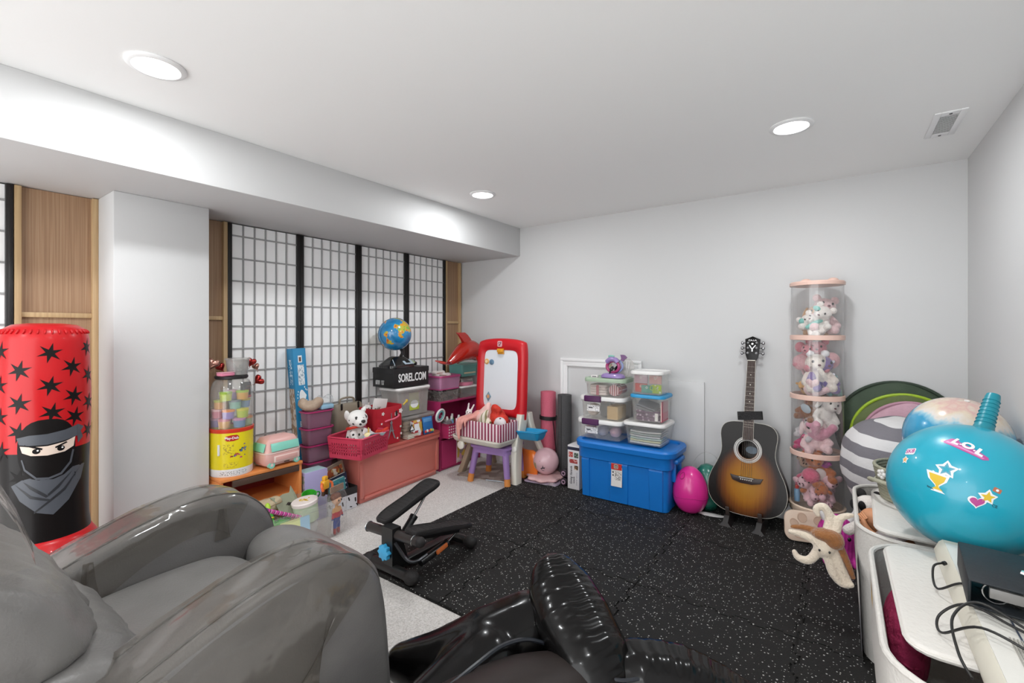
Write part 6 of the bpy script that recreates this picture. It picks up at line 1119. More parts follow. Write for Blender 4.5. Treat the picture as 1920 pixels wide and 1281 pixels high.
B().lathe([(0, 0), (.055, 0), (.078, .05), (.084, .11), (.080, .18), (.066, .235), (.040, .268), (.012, .28), (0, .28)], 32).out('pail', tp, e, ang=80); q = B(); q.torus((0, 0, .15), .083, .003); q.out('rim', tp, e)
q = B(); q.tube(smoothpath([(-.084, 0, .15), (-.084, 0, .27), (-.045, 0, .335), (0, 0, .35), (.045, 0, .335), (.084, 0, .27), (.084, 0, .15)], 5), .004, 8, flat=.6); q.out('handle', clear_p, e)
e = thing('white_feather', 'white plastic leaf blade lying on the mat between the egg and the guitar', 'toy', (-.64, 2.99, .0135), (0, 0, .1)); q = B(); q.loft([[(x, y * k, z) for y, z in ((-.03, .003), (0, .010), (.03, .003), (.0, .0))] for x, k in ((-.07, .3), (-.03, 1), (.02, 1), (.06, .7), (.085, .1))]); q.out('blade', M('feather_white', '#d8d6d4', .4), e, ang=40); q = B(); q.tube([(-.07, 0, .008), (.085, 0, .008)], .002, 5); q.out('vein', M('vein_grey', '#b3b1af', .5), e)
# ---------------------------------------------------------------- acoustic guitar on its stand
GO = (-.445, 2.945, .072); GT = -.215
gu = thing('acoustic_guitar', 'sunburst acoustic guitar leaning on a black stand by the back wall', 'guitar', GO, (GT, 0, radians(-3)))
HALF = [(0, 0), (.06, .002), (.13, .016), (.18, .05), (.205, .10), (.209, .155), (.195, .215), (.168, .275), (.149, .325), (.143, .365), (.147, .41), (.152, .45), (.148, .485), (.128, .515), (.09, .530), (.04, .533), (0, .533)]
hp = smoothpath([(x, y, 0) for x, y in HALF], 4); OUT = [(p.x, p.y) for p in hp] + [(-p.x, p.y) for p in hp[-2:0:-1]]
GM = Matrix(((1, 0, 0, 0), (0, 0, -1, 0), (0, 1, 0, 0), (0, 0, 0, 1)))      # prism xy -> guitar x/z, thickness towards the viewer (-y)
def gm_at(y): return Matrix.Translation((0, y, 0)) @ GM
def burst(nt, tc):
    s = nd(nt, 'ShaderNodeSeparateXYZ'); nt.links.new(tc.outputs['Object'], s.inputs[0])
    a = nd(nt, 'ShaderNodeMath', operation='DIVIDE'); a.inputs[1].default_value = .185; nt.links.new(s.outputs['X'], a.inputs[0])
    b = nd(nt, 'ShaderNodeMath', operation='SUBTRACT'); b.inputs[1].default_value = .185; nt.links.new(s.outputs['Z'], b.inputs[0]); b2 = nd(nt, 'ShaderNodeMath', operation='DIVIDE'); b2.inputs[1].default_value = .235; nt.links.new(b.outputs[0], b2.inputs[0])
    c = nd(nt, 'ShaderNodeCombineXYZ'); nt.links.new(a.outputs[0], c.inputs[0]); nt.links.new(b2.outputs[0], c.inputs[1])
    l = nd(nt, 'ShaderNodeVectorMath', operation='LENGTH'); nt.links.new(c.outputs[0], l.inputs[0])
    mp = nd(nt, 'ShaderNodeMapping'); mp.inputs['Scale'].default_value = (160, 1, 3); nt.links.new(tc.outputs['Object'], mp.inputs[0]); n = nd(nt, 'ShaderNodeTexNoise', Scale=1.0, Detail=2.0); nt.links.new(mp.outputs[0], n.inputs['Vector'])
    ad = nd(nt, 'ShaderNodeMath', operation='MULTIPLY_ADD'); ad.inputs[1].default_value = .12; nt.links.new(n.outputs['Fac'], ad.inputs[0]); nt.links.new(l.outputs['Value'], ad.inputs[2])
    return ramp(nt, ad.outputs[0], [(.10, '#a8761f'), (.50, '#9a6318'), (.72, '#6e3d14'), (.92, '#2a150c'), (1.0, '#120c0a')])
top_m = ramp_mat('sunburst', burst, .22, .0); sidem = M('guitar_side', '#1c0c08', .25); bind = M('binding', '#d9d4c8', .35)
# soundboard with its hole: ring of quads between outline and hole, so that the inside shows
SHX, SHZ, SHR = 0, .372, .050
def ringto(out, r): return [(SHX + r * cos(atan2(z - SHZ, x - SHX)), SHZ + r * sin(atan2(z - SHZ, x - SHX))) for x, z in out]
hole = ringto(OUT, SHR); b2 = bmesh.new(); lay = [[b2.verts.new((x, y, z)) for x, z in pl] for pl, y in ((OUT, 0.004), (OUT, 0), ([(a * .5 + c * .5, b_ * .5 + d * .5) for (a, b_), (c, d) in zip(OUT, hole)], 0), (hole, 0), (hole, .004))]
for r0, r1 in zip(lay, lay[1:]):
    for k in range(len(OUT)): b2.faces.new((r0[k], r0[(k+1) % len(OUT)], r1[(k+1) % len(OUT)], r1[k]))
bmesh.ops.recalc_face_normals(b2, faces=b2.faces[:]); q = B(); q.add(b2); q.out('soundboard', top_m, gu, ang=30)
q = B(); b2 = bmesh.new(); lay = [[b2.verts.new((x, y, z)) for x, z in OUT] for y in (.003, .10)]
for k in range(len(OUT)): b2.faces.new((lay[0][k], lay[0][(k+1) % len(OUT)], lay[1][(k+1) % len(OUT)], lay[1][k]))
b2.faces.new(lay[1]); bmesh.ops.recalc_face_normals(b2, faces=b2.faces[:]); q.add(b2); q.out('sides_and_back', sidem, gu, ang=40)
q = B(); q.tube([(x * 1.002, .0015, z) for x, z in OUT], .0017, 6, True); q.out('binding', bind, gu)
for r, t in ((.056, .0022), (.066, .0045), (.074, .0022)): q = B(); q.torus((0, 0, 0), r, t, (pi/2, 0, 0), 48, 6, .25); q.out('rosette_ring', M('rosette', '#b9b6b2', .3), gu, (SHX, -.0002, SHZ))
q = B(); q.prism([(.034 * cos(a), .022 * sin(a)) for a in [2*pi*k/28 for k in range(28)]], .001, gm_at(.097)); q.out('maker_label', M('maker_label', '#8795a3', .6), gu, (.004, 0, SHZ))
q = B(); q.prism([(-.088, .030), (-.074, .0), (-.03, -.012), (.03, -.012), (.074, .0), (.088, .030), (.06, .026), (-.06, .026)], .008, gm_at(0), .0015); q.out('bridge', M('rosewood', '#2a1a18', .4), gu, (0, 0, .190))
q = B(); q.box((0, -.0095, .211), (.076, .004, .003)); q.out('saddle', bind, gu); 
for i in range(6): q = B(); q.cyl((-.028 + i * .0112, -.008, .200), (-.028 + i * .0112, -.0125, .200), .0032, seg=10); q.out('bridge_pin', bind, gu)
fbm = M('fretboard', '#3a2620', .45, var=.2, vs=60)
q = B(); q.loft([[(x, y, z) for x, y in ((-w_, 0), (-w_, -.008), (w_, -.008), (w_, 0))] for z, w_ in ((.432, .0285), (.905, .0215))]); q.out('fretboard', fbm, gu, ang=20)
for s in (-1, 1): q = B(); q.tube([(s * .0288, -.0065, .432), (s * .0217, -.0065, .905)], .0014, 5); q.out('neck_binding', bind, gu)
q = B(); q.loft([[(w_ * cos(a), (0 if sin(a) < 0 else d * sin(a)), z) for a in [2*pi*k/16 for k in range(16)]] for z, w_, d in ((.53, .027, .06), (.57, .026, .022), (.88, .021, .020), (.92, .022, .022))]); q.out('neck', sidem, gu, ang=50)
for i in range(17):
    z = .905 - .64 * (1 - 2 ** (-(i + 1) / 12)); w_ = .0285 - (z - .432) / .473 * .007
    q = B(); q.box((0, -.0085, z), (2 * w_, .0014, .0016)); q.out('fret', M('fret_metal', '#8a837a', .3, .8), gu)
for i in (2, 4, 6, 8): z0 = .905 - .64 * (1 - 2 ** (-(i + .5) / 12)); q = B(); q.cyl((0, -.0078, z0), (0, -.0086, z0), .003, seg=12); q.out('inlay_dot', bind, gu)
for i in range(6):
    x = -.028 + i * .0112; q = B(); q.tube([(x, -.011, .203), (x * .62, -.0105, .907)], .0007, 4); q.out('string', M('string_metal', '#8c8880', .3, .8), gu)
q = B(); q.box((0, -.006, .908), (.043, .010, .005), .001); q.out('nut', bind, gu)
hs = [(-.022, .908), (.022, .908), (.030, .925), (.036, .945), (.041, 1.035), (.042, 1.042), (.022, 1.050), (0, 1.060), (-.022, 1.050), (-.042, 1.042), (-.041, 1.035), (-.036, .945), (-.030, .925)]
q = B(); q.prism(hs, .015, gm_at(.012), .0015); q.out('headstock', M('headstock_black', '#0d0b0b', .3), gu)
tm_ = M('tuner_chrome', '#9a9a9c', .2, 1)
for s in (-1, 1):
    for k in range(3):
        z = .955 + k * .032; q = B(); q.cyl((s * .024, -.003, z), (s * .024, -.010, z), .0045, seg=12); q.torus((s * .024, -.0035, z), .006, .0015, (pi/2, 0, 0), 16, 6); q.cyl((s * .036, .008, z), (s * .052, .008, z), .003, seg=8); q.ell((s * .058, .008, z), (.009, .006, .011), (0, 0, 0), 12, 8); q.out('tuner', tm_, gu)
wi = M('white_ink', '#f2f2f2', .4)
q = B(); [q.box((x, -.0035, z), (w_, .0008, h_), 0, rot=(0, r, 0)) for x, z, w_, h_, r in ((-.008, .990, .006, .034, -.55), (.009, .992, .006, .030, .65), (0, .972, .008, .016, 0))]; q.ell((0, -.0035, 1.012), (.0065, .0006, .0065)); q.out('emblem', wi, gu)
lettering('CA.I.A', .013, wi, gu, (0, -.0038, 1.034), (pi/2, 0, 0), .0003, 1.3)
q = B(); q.loft([[(x, y, z) for x, y in ((-.062, -.013), (.070, -.014), (.074, -.005), (-.058, -.004))] for z in (.548, .598)]); q.bm.transform(Matrix.Translation((0, 0, .573)) @ Matrix.Rotation(-.12, 4, 'Y') @ Matrix.Translation((0, 0, -.573))); q.out('cloth_band', M('band_black', '#141213', .75, bump=.4, bs=120), gu, ang=30, label='black cloth band wrapped round the neck joint')
gs = thing('guitar_stand', 'low black folding guitar stand under the sunburst guitar', 'guitar stand', (-.445, 2.99, .0135), (0, 0, radians(-3))); sd = M('stand_black', '#1d1817', .5)
for s in (-1, 1):
    q = B(); q.loft([[(s * .085 + x, y, z) for x, y in ((-.014 - (.02 if z < .01 else 0), y0), (.014 + (.02 if z < .01 else 0), y0), (.014, y1), (-.014, y1))] for z, y0, y1 in ((0, -.13, .10), (.02, -.12, .09), (.048, -.08, .085))]); q.out('leg', sd, gs, ang=30)
    q = B(); q.box((s * .085, -.068, .07), (.022, .012, .055), .004, rot=(.25, 0, 0)); q.out('cradle_hook', M('stand_rubber', '#3a302c', .6), gs)
q = B(); q.box((0, .06, .035), (.17, .03, .03), .004); q.out('crossbar', sd, gs)

# ---------------------------------------------------------------- clear tower of plush toys
tp_ = M('tower_pink', '#dfbcae', .4); tc_ = M('tower_cream', '#d8c2ae', .45)
TX, TY = -.100, 3.065; TRD = .124
tw = thing('toy_tower', 'tall clear cylindrical plush toy tower with peach rings and a paw shaped foot', 'toy storage', (TX, TY, .0135))
ZR = [.168, .452, .765, 1.092]; ZT = 1.383
b = B(); b.lathe([(TRD, .165), (TRD, ZT), (TRD - .0015, ZT), (TRD - .0015, .165)], 40, closed=True); b.out('clear_wall', clearm('tower_clear', '#fdfdfd', .03, '#e6e6e6', .06), tw, ang=60)
for i, z in enumerate(ZR[1:]): b = B(); b.lathe([(TRD - .002, z - .014), (TRD + .0055, z - .012), (TRD + .0055, z + .012), (TRD - .002, z + .014)], 40, closed=True); b.out('ring', tp_, tw, ang=40); b = B(); b.lathe([(0, z - .006), (TRD - .004, z - .006), (TRD - .004, z - .003), (0, z - .003)], 36); b.out('shelf_disc', clear_p, tw)
b = B(); b.lathe([(0, ZT - .002), (TRD + .006, ZT - .004), (TRD + .007, ZT + .012), (TRD + .002, ZT + .018), (0, ZT + .019)], 40); b.out('lid', tp_, tw, ang=40)
for s in (-1, 1): b = B(); b.ell((s * .062 + .012, -.03, ZT + .020), (.026, .020, .016)); b.out('lid_ear', tp_, tw)
b = B(); b.lathe([(0, .0), (TRD - .006, .0), (TRD - .004, .12), (TRD + .006, .130), (TRD + .010, .165), (TRD + .004, .170), (TRD - .004, .166), (TRD - .010, .135), (0, .130)], 40); b.out('base', tc_, tw, ang=40)
# paw foot plate leaning on the base
pf = B(); pp = [p for p in rrect(.225, .158, .045, 6)]; pf.prism(pp, .022, ID, .006); pl = pf.out('paw_plate', tc_, tw, (-.035, -.148, .082), (radians(82), 0, radians(14)), ang=40)
pd = M('paw_pad', '#c9ad97', .5)
for x, y, a, b_, r in ((-.066, .012, .018, .026, .5), (-.030, .046, .020, .024, .3), (.045, .040, .022, .022, 0), (.082, .0, .018, .024, -.4)):
    q = B(); q.tube([(x + a * cos(t) * cos(r) - b_ * sin(t) * sin(r), y + a * cos(t) * sin(r) + b_ * sin(t) * cos(r), .0225) for t in [2*pi*k/24 for k in range(24)]], .0022, 6, True); q.prism([(x + .92 * (a * cos(t) * cos(r) - b_ * sin(t) * sin(r)), y + .92 * (a * cos(t) * sin(r) + b_ * sin(t) * cos(r))) for t in [2*pi*k/24 for k in range(24)]], .0008, TR((0, 0, .0222))); q.out('toe_pad', pd, pl, ang=60)
hp2 = smoothpath([(-.062, -.055, 0), (-.045, -.022, 0), (.0, -.004, 0), (.045, -.022, 0), (.062, -.055, 0), (.02, -.060, 0), (-.02, -.060, 0)], 5, True); q = B(); q.tube([(p.x, p.y, .0225) for p in hp2], .0022, 6, True); q.prism([(p.x * .95, p.y) for p in hp2], .0008, TR((0, 0, .0222))); q.out('palm_pad', pd, pl, ang=60)

FUR = lambda n, c: M('fur_' + n, c, .95, sheen=.5, bump=.6, bs=120, var=.06, vs=40)
TG = 'plush toys in the clear tower'
def animal(label, pos, rot, s, fur, ear='round', snout=True, extra=(), innerear=None, eyes=.009, pose='sit', belly=None):
    """sitting or lying plush, about .17 m tall at s = 1, facing -y"""
    S_ = lambda *v: tuple(a * s for a in v)
    sh = [(S_(0, 0, .05), S_(.048, .045, .055)), (S_(0, -.012, .13), S_(.048, .045, .042)), ('c', [S_(-.038, -.01, .075), S_(-.06, -.04, .045)], [.018 * s, .017 * s]), ('c', [S_(.038, -.01, .075), S_(.06, -.04, .045)], [.018 * s, .017 * s]), ('c', [S_(-.03, -.02, .02), S_(-.042, -.07, .018)], [.021 * s, .022 * s]), ('c', [S_(.03, -.02, .02), S_(.042, -.07, .018)], [.021 * s, .022 * s])]
    if snout: sh.append((S_(0, -.055, .12), S_(.024, .02, .018)))
    ex = [('eye', [(S_(-.020, -.052, .142), S_(eyes * .6, eyes * .45, eyes * .75)), (S_(.020, -.052, .142), S_(eyes * .6, eyes * .45, eyes * .75))], eye_b), ('nose', [(S_(0, -.076, .126), S_(.007, .004, .005))], M('plush_nose', '#6b4448', .6))]
    ie = innerear or fur
    if ear == 'round': ex.append(('ear', [(S_(-.038, -.008, .168), S_(.019, .009, .019)), (S_(.038, -.008, .168), S_(.019, .009, .019))], ie))
    if ear == 'long': ex.append(('ear', [(S_(-.035, .0, .19), S_(.014, .010, .045), (0, -.35, 0)), (S_(.035, .0, .19), S_(.014, .010, .045), (0, .35, 0))], ie))
    if ear == 'flop': ex.append(('ear', [(S_(-.052, -.01, .125), S_(.013, .018, .04), (0, .3, 0)), (S_(.052, -.01, .125), S_(.013, .018, .04), (0, -.3, 0))], ie))
    if ear == 'big': ex.append(('ear', [(S_(-.062, .0, .135), S_(.035, .010, .038)), (S_(.062, .0, .135), S_(.035, .010, .038))], ie))
    if belly: ex.append(('belly_patch', [(S_(0, -.038, .052), S_(.028, .012, .034))], belly))
    return plush(label, pos, rot, sh, fur, list(ex) + list(extra), voxel=max(.005, .0065 * s), group=TG)
wh_f, pk_f, lp_f, pur_f, br_f, hot_f, gry_f = FUR('white', '#e0d8d2'), FUR('pink', '#d9a9b0'), FUR('pale_pink', '#dcbabb'), FUR('purple', '#7d659f'), FUR('rust', '#b5652f'), FUR('coral', '#cf5a78'), FUR('grey', '#bdb6b8')
mint = M('felt_mint', '#6fb5ab', .8); pat = spots('polka_pink', '#dcb3ba', '#6b3a48', 42, .18, .9, .3); gir = spots('giraffe', '#c99a5a', '#5a3320', 34, .32, .9, .3)
T = lambda x, y, z: (TX + x, TY + y, z + .0135)
def tall(z): return z
# top compartment
animal('white plush bear with mint paws lying in the top of the tower', T(-.045, -.035, 1.10), (.15, .55, -.2), .92, wh_f, 'round', innerear=wh_f, extra=[('mint_patch', [((-.03, -.042, .135), (.020, .012, .014)), ((-.056, -.05, .04), (.016, .016, .016))], mint)])
animal('white plush cat with a mint scarf in front of the pink bear', T(.030, -.045, 1.085), (-.25, -.7, .3), .80, wh_f, 'round', extra=[('scarf', [('c', [(-.04, -.03, .075), (0, -.045, .07), (.04, -.03, .06)], .010)], mint)])
animal('fluffy pale pink plush bear at the right of the top compartment', T(.060, .015, 1.115), (-.1, .2, .3), 1.15, lp_f, 'round', belly=M('fur_belly', '#e6d8d4', .95, sheen=.4))
animal('tan plush dog at the back of the top compartment', T(-.005, .062, 1.10), (0, 0, 0), 1.0, FUR('tan', '#c29a74'), 'flop')
# second compartment
animal('cream plush elephant with pink ears in the second compartment', T(-.020, -.045, .80), (.05, -.1, .2), 1.18, FUR('cream', '#ddd2c8'), 'big', innerear=FUR('ear_pink', '#cfa0a4'), extra=[('trunk', [('c', [(0, -.075, .125), (.01, -.095, .10), (.02, -.09, .07)], .013)], FUR('cream', '#ddd2c8')), ('pompom', [((-.025, -.01, .205), (.020, .02, .02)), ((.045, -.01, .20), (.022, .02, .02))], M('pom_white', '#e6e4e6', .9, sheen=.4))])
animal('pale pink plush rabbit lying across the second compartment', T(-.045, -.050, .778), (-.9, .6, .6), .95, lp_f, 'long')
animal('purple plush octopus at the right of the second compartment', T(.062, -.020, .795), (0, .1, .5), 1.15, pur_f, 'none', snout=False, extra=[('arm', [('c', [(0, -.05, .05), (.03, -.075, .02), (.05, -.06, .01)], .013)], pur_f), ('pearl_bead', [((.04, -.045, .17), (.008, .008, .008)), ((.05, -.04, .10), (.008, .008, .008)), ((.052, -.035, .05), (.008, .008, .008))], M('pearl', '#e9e9f0', .15))])
animal('pink plush pig behind the elephant in the second compartment', T(.0, .055, .90), (0, 0, 0), 1.0, FUR('rose', '#c97b86'), 'round'); animal('rose plush mouse at the upper left of the second compartment', T(-.065, .03, .92), (0, .2, -.3), .8, FUR('rose', '#c97b86'), 'big')
clumpy = animal('spotted tan giraffe plush lying at the bottom of the second compartment', T(-.055, -.02, .772), (-1.2, 0, .4), .62, gir, 'round'); animal('mint and grey plush at the lower right of the second compartment', T(.07, .03, .772), (0, 0, .5), .6, FUR('mintgrey', '#8fb5b5'), 'round')
# third compartment
animal('white plush puppy at the top of the third compartment', T(.040, -.030, .615), (.2, .3, .5), .95, wh_f, 'flop'); animal('pink plush hippo lying on its back in the third compartment', T(.005, -.045, .545), (-1.1, .2, .5), 1.15, FUR('hippo', '#cf8a9f'), 'round')
animal('pale pink plush puppy with large dark eyes at the front of the third compartment', T(.015, -.052, .455), (.0, -.15, .15), 1.05, lp_f, 'flop', eyes=.022, innerear=FUR('earw', '#e0cccb')); animal('brown plush monkey with a silver tag at the left of the third compartment', T(-.070, -.010, .63), (0, .2, -.4), .85, FUR('brown', '#8a5c3c'), 'round', extra=[('silver_tag', [((-.0, -.058, .07), (.03, .004, .022), (0, .5, 0))], M('tag_silver', '#aab6bd', .3))])
animal('grey plush mouse at the left of the third compartment', T(-.078, -.015, .525), (0, .3, -.4), .75, gry_f, 'round'); animal('hot pink plush peeking at the left of the third compartment', T(-.07, .0, .46), (0, .2, -.3), .62, FUR('hot', '#c2356b'), 'round'); animal('spotted giraffe plush at the back of the third compartment', T(0, .06, .60), (0, 0, 0), 1.0, gir, 'long')
# bottom compartment
animal('coral pink plush fish lying at the left of the bottom compartment', T(-.060, -.035, .275), (.9, .5, -.4), .95, hot_f, 'none', snout=False, extra=[('tail_fin', [((.0, .05, .01), (.03, .01, .03))], hot_f)]); animal('rust brown plush fox at the right of the bottom compartment', T(.050, -.030, .30), (.1, -.3, .3), 1.0, br_f, 'round', belly=M('fur_belly', '#e6d8d4', .95, sheen=.4))
animal('rust brown plush squirrel curled low in the bottom compartment', T(.015, -.062, .235), (.8, .9, .1), .72, br_f, 'round'); animal('pink polka dot plush piglet at the bottom left of the tower', T(-.040, -.058, .168), (.1, -.7, -.2), .85, pat, 'round'); animal('pink polka dot plush cat at the bottom right of the tower', T(.050, -.045, .168), (.1, .5, .4), .95, pat, 'round')
animal('leopard print plush at the top left of the bottom compartment', T(-.065, .0, .365), (-.9, .2, .2), .62, spots('leopard', '#c2a48a', '#3a221c', 60, .3, .9), 'round'); animal('magenta plush at the top of the bottom compartment', T(.025, -.035, .375), (-1, .2, .1), .55, FUR('magenta', '#b545a0'), 'round')
animal('grey pink plush rabbit at the back of the bottom compartment', T(0, .058, .20), (0, 0, 0), 1.15, FUR('greypink', '#b89a9e'), 'long')
e = thing('bottle_toy', 'small blue and red toy bottle at the lower left of the tower', 'toy', T(-.092, -.03, .172)); B().lathe([(0, 0), (.014, 0), (.015, .06), (.008, .07), (0, .07)], 14).out('bottle', M('toy_blue', '#6f9fc4', .4), e); B().lathe([(0, .07), (.010, .07), (.010, .088), (0, .09)], 14).out('cap', M('collar_red', '#c8341f', .5), e)
# fit the tower's plush toys inside its clear wall (move them in towards the axis, shrink if they still stick out)
for e in [o for o in COL.objects if o.get('group') == TG]:
    for it in range(40):
        mw = Matrix.LocRotScale(e.location, e.rotation_euler, e.scale); worst, wv, zlo, zhi = 0, None, 9, -9
        for c in e.children:
            for v in c.data.vertices:
                p = mw @ v.co; r = sqrt((p.x - TX) ** 2 + (p.y - TY) ** 2)
                zlo = min(zlo, p.z); zhi = max(zhi, p.z)
                if r > worst: worst, wv = r, p
        if worst < .1185: break
        k = (worst - .117) * .9 / worst; e.location.x -= (wv.x - TX) * k; e.location.y -= (wv.y - TY) * k
        if it % 8 == 7: e.scale = e.scale * .94
    lo = max([z for z in [.170, .452, .765, 1.092] if z - .06 <= zlo - .0135] or [.170]) + .0135
    if zlo < lo + .001: e.location.z += lo + .001 - zlo

# ---------------------------------------------------------------- right-hand wall: fabric bins, lids, bean bag, balls
canv = M('canvas_white', '#cfcbc5', .8, bump=.3, bs=120); canv_in = M('canvas_inside', '#b9b4ad', .85); grey_f = M('canvas_grey', '#77757a', .85, bump=.2, bs=100)
def toybin(label, x0, x1, y0, y1, h, m):
    e = thing('toy_bin', label, 'toy bin', ((x0 + x1) / 2, (y0 + y1) / 2, .0145)); w, d = x1 - x0, y1 - y0
    def ring(ins, z): return [(x, y, z) for x, y in rrect(w - 2*ins, d - 2*ins, max(.01, .13 - ins), 7)]
    B().loft([ring(.02, 0), ring(.004, h*.5), ring(0, h), ring(.006, h), ring(.010, h*.5), ring(.026, .006)]).out('wall', m, e, ang=40)
    q = B(); q.tube([Vector(p) + Vector((0, 0, .004)) for p in ring(.003, h)], .0075, 8, True); q.out('rim', canv, e); return e, w, d
b1e, w1, d1 = toybin('white canvas toy bin with a yellow and brown animal face under the white keyboard', .076, .475, 1.14, 1.885, .452, canv)
b2e, w2, d2 = toybin('pale canvas toy bin with a grey face panel and oval hand hole', .050, .475, 1.925, 2.585, .442, canv)
b3e, w3, d3 = toybin('grey fabric bin holding up the striped bean bag in the corner', .10, .47, 2.64, 3.10, .245, grey_f)
def onbin(e, w, pts, m, name, off=.0012, lean=.012, h=.45):
    """flat cloth print on the bin side that faces the room (-x)"""
    q = B(); b = bmesh.new(); b.faces.new([b.verts.new((-w/2 - off + (1 - z / h) * lean * 1.4, y, z)) for y, z in pts]); q.add(b); return q.out(name, m, e, ang=0)
yl = M('felt_yellow', '#d9aa25', .8); bn = M('felt_brown', '#4a3a2c', .85); bk_ = M('felt_ink', '#1f1b1a', .85); cw = M('felt_white', '#d6d2cc', .85)
onbin(b1e, w1, [(a_, b_ * 1.38) for a_, b_ in [(-.24, .0), (.20, .0), (.22, .20), (.10, .30), (-.10, .30), (-.24, .20)]], bn, 'face_patch', .0005)
onbin(b1e, w1, [(a_, b_ * 1.38) for a_, b_ in [(-.24, .04), (-.02, .04), (-.02, .18), (-.10, .25), (-.20, .20)]], yl, 'muzzle_patch', .0020); onbin(b1e, w1, [(a_, b_ * 1.38) for a_, b_ in [(.12, .24), (.17, .30), (.22, .20), (.18, .12)]], yl, 'ear_patch', .0020)
onbin(b1e, w1, [(a_, b_ * 1.38) for a_, b_ in [(-.15 + .014 * cos(t), .15 + .026 * sin(t)) for t in [2*pi*k/16 for k in range(16)]]], cw, 'eye_patch', .0032); onbin(b1e, w1, [(a_, b_ * 1.38) for a_, b_ in [(-.15 + .007 * cos(t), .15 + .016 * sin(t)) for t in [2*pi*k/14 for k in range(14)]]], bk_, 'pupil_patch', .0044)
onbin(b2e, w2, [(-.30, .0), (.20, .0), (.21, .20), (.05, .33), (-.20, .36), (-.31, .30)], grey_f, 'face_patch', .0006); onbin(b2e, w2, [(-.235 + .030 * cos(t), .305 + .030 * sin(t)) for t in [2*pi*k/24 for k in range(24)]], canv, 'hole_binding', .0018); onbin(b2e, w2, [(-.235 + .022 * cos(t), .305 + .022 * sin(t)) for t in [2*pi*k/24 for k in range(24)]], bk_, 'hand_hole', .0028)
# what shows inside the bins
clump('plush_toy', 'crimson ruffled plush stuffed into the front gap of the keyboard bin', (.145, 1.62, .20), M('ruffle_crimson', '#b02f5c', .8, bump=.9, bs=50), .05, .15, .12, cat='soft toy', vox=.012)
clump('plush_toy', 'black lump standing in for the dark void at the near end of the keyboard bin', (.17, 1.29, .20), M('plush_black', '#171415', .9), .08, .10, .09, cat='soft toy', vox=.014)  # black shape put in for the shade deep in the bin
clump('plush_toy', 'dark red plush at the near right end of the keyboard bin', (.34, 1.24, .22), M('plush_darkred', '#7a2222', .9), .08, .06, .09, cat='soft toy', vox=.014)
plush('black and white plush panda peeking out of the far canvas bin', (.128, 2.36, .325), (0, -.2, -.9), [((0, 0, 0), (.06, .06, .08)), ((0, -.02, .10), (.055, .055, .05)), ('c', [(-.05, -.02, .03), (-.08, -.06, .0)], [.022, .022])], wh_f, [('eye_patch', [((-.022, -.066, .112), (.016, .010, .02)), ((.022, -.066, .112), (.016, .010, .02))], M('plush_black', '#171415', .9)), ('ear', [((-.04, -.01, .148), (.022, .012, .022)), ((.04, -.01, .148), (.022, .012, .022))], M('plush_black', '#171415', .9)), ('nose', [((0, -.075, .092), (.008, .006, .006))], eye_b)])
e = thing('baby_doll', 'tan baby doll with a white cloth lying in the far canvas bin', 'doll', (.165, 2.12, .395), (.3, -.5, .5)); dm = M('doll_skin', '#c4875f', .5)
me = blob([((0, 0, .0), (.05, .065, .045)), ((0, .095, .02), (.045, .045, .042)), ('c', [(-.04, -.02, .03), (-.06, .03, .06), (-.05, .06, .075)], [.018, .014, .012]), ('c', [(-.02, -.06, 0), (-.03, -.12, .02)], [.024, .018]), ('c', [(.02, -.06, 0), (.03, -.12, .02)], [.024, .018])], .008, 4); me.materials.append(dm); put('body', me, e)
B().box((0, -.01, .044), (.09, .07, .012), .005).out('cloth', M('cloth_white', '#dcd8da', .8), e); q = B(); [q.tube([(-.052 + .006 * i, .06, .076), (-.054 + .008 * i, .085, .085)], .0045, 6) for i in range(4)]; q.tube([(-.058, .055, .072), (-.068, .066, .078)], .0045, 6); q.out('finger', dm, e)
# padded lids lying on the bins
def lid(label, pts, z, th, loc, rot=(0, 0, 0)):
    e = thing('bin_lid', label, 'lid', (loc[0], loc[1], z), rot, None); P = smoothpath([(x - loc[0], y - loc[1], 0) for x, y in pts], 1, True); pl = [(p.x, p.y) for p in P]
    B().prism(pl, th, ID, th * .35, 3).out('padding', M('lid_canvas', '#d3cfc9', .8, bump=.25, bs=90, var=.04, vs=5), e, ang=50); q = B(); q.tube([(x, y, th / 2) for x, y in pl], .0035, 6, True); q.out('piping', canv, e); return e
def rpoly(x0, y0, x1, y1, r, yaw=0):
    c, s = cos(yaw), sin(yaw); mx, my = (x0 + x1) / 2, (y0 + y1) / 2; return [(mx + x * c - y * s, my + x * s + y * c) for x, y in rrect(x1 - x0, y1 - y0, r, 4)]
lid('white padded lid lying askew under the white keyboard', rpoly(.112, 1.245, .46, 1.80, .05, .01), .4835, .018, (.29, 1.5))
lid('white padded lid of the far canvas bin under the woven basket', rpoly(.105, 1.93, .46, 2.44, .05, -.03), .4735, .018, (.28, 2.2))
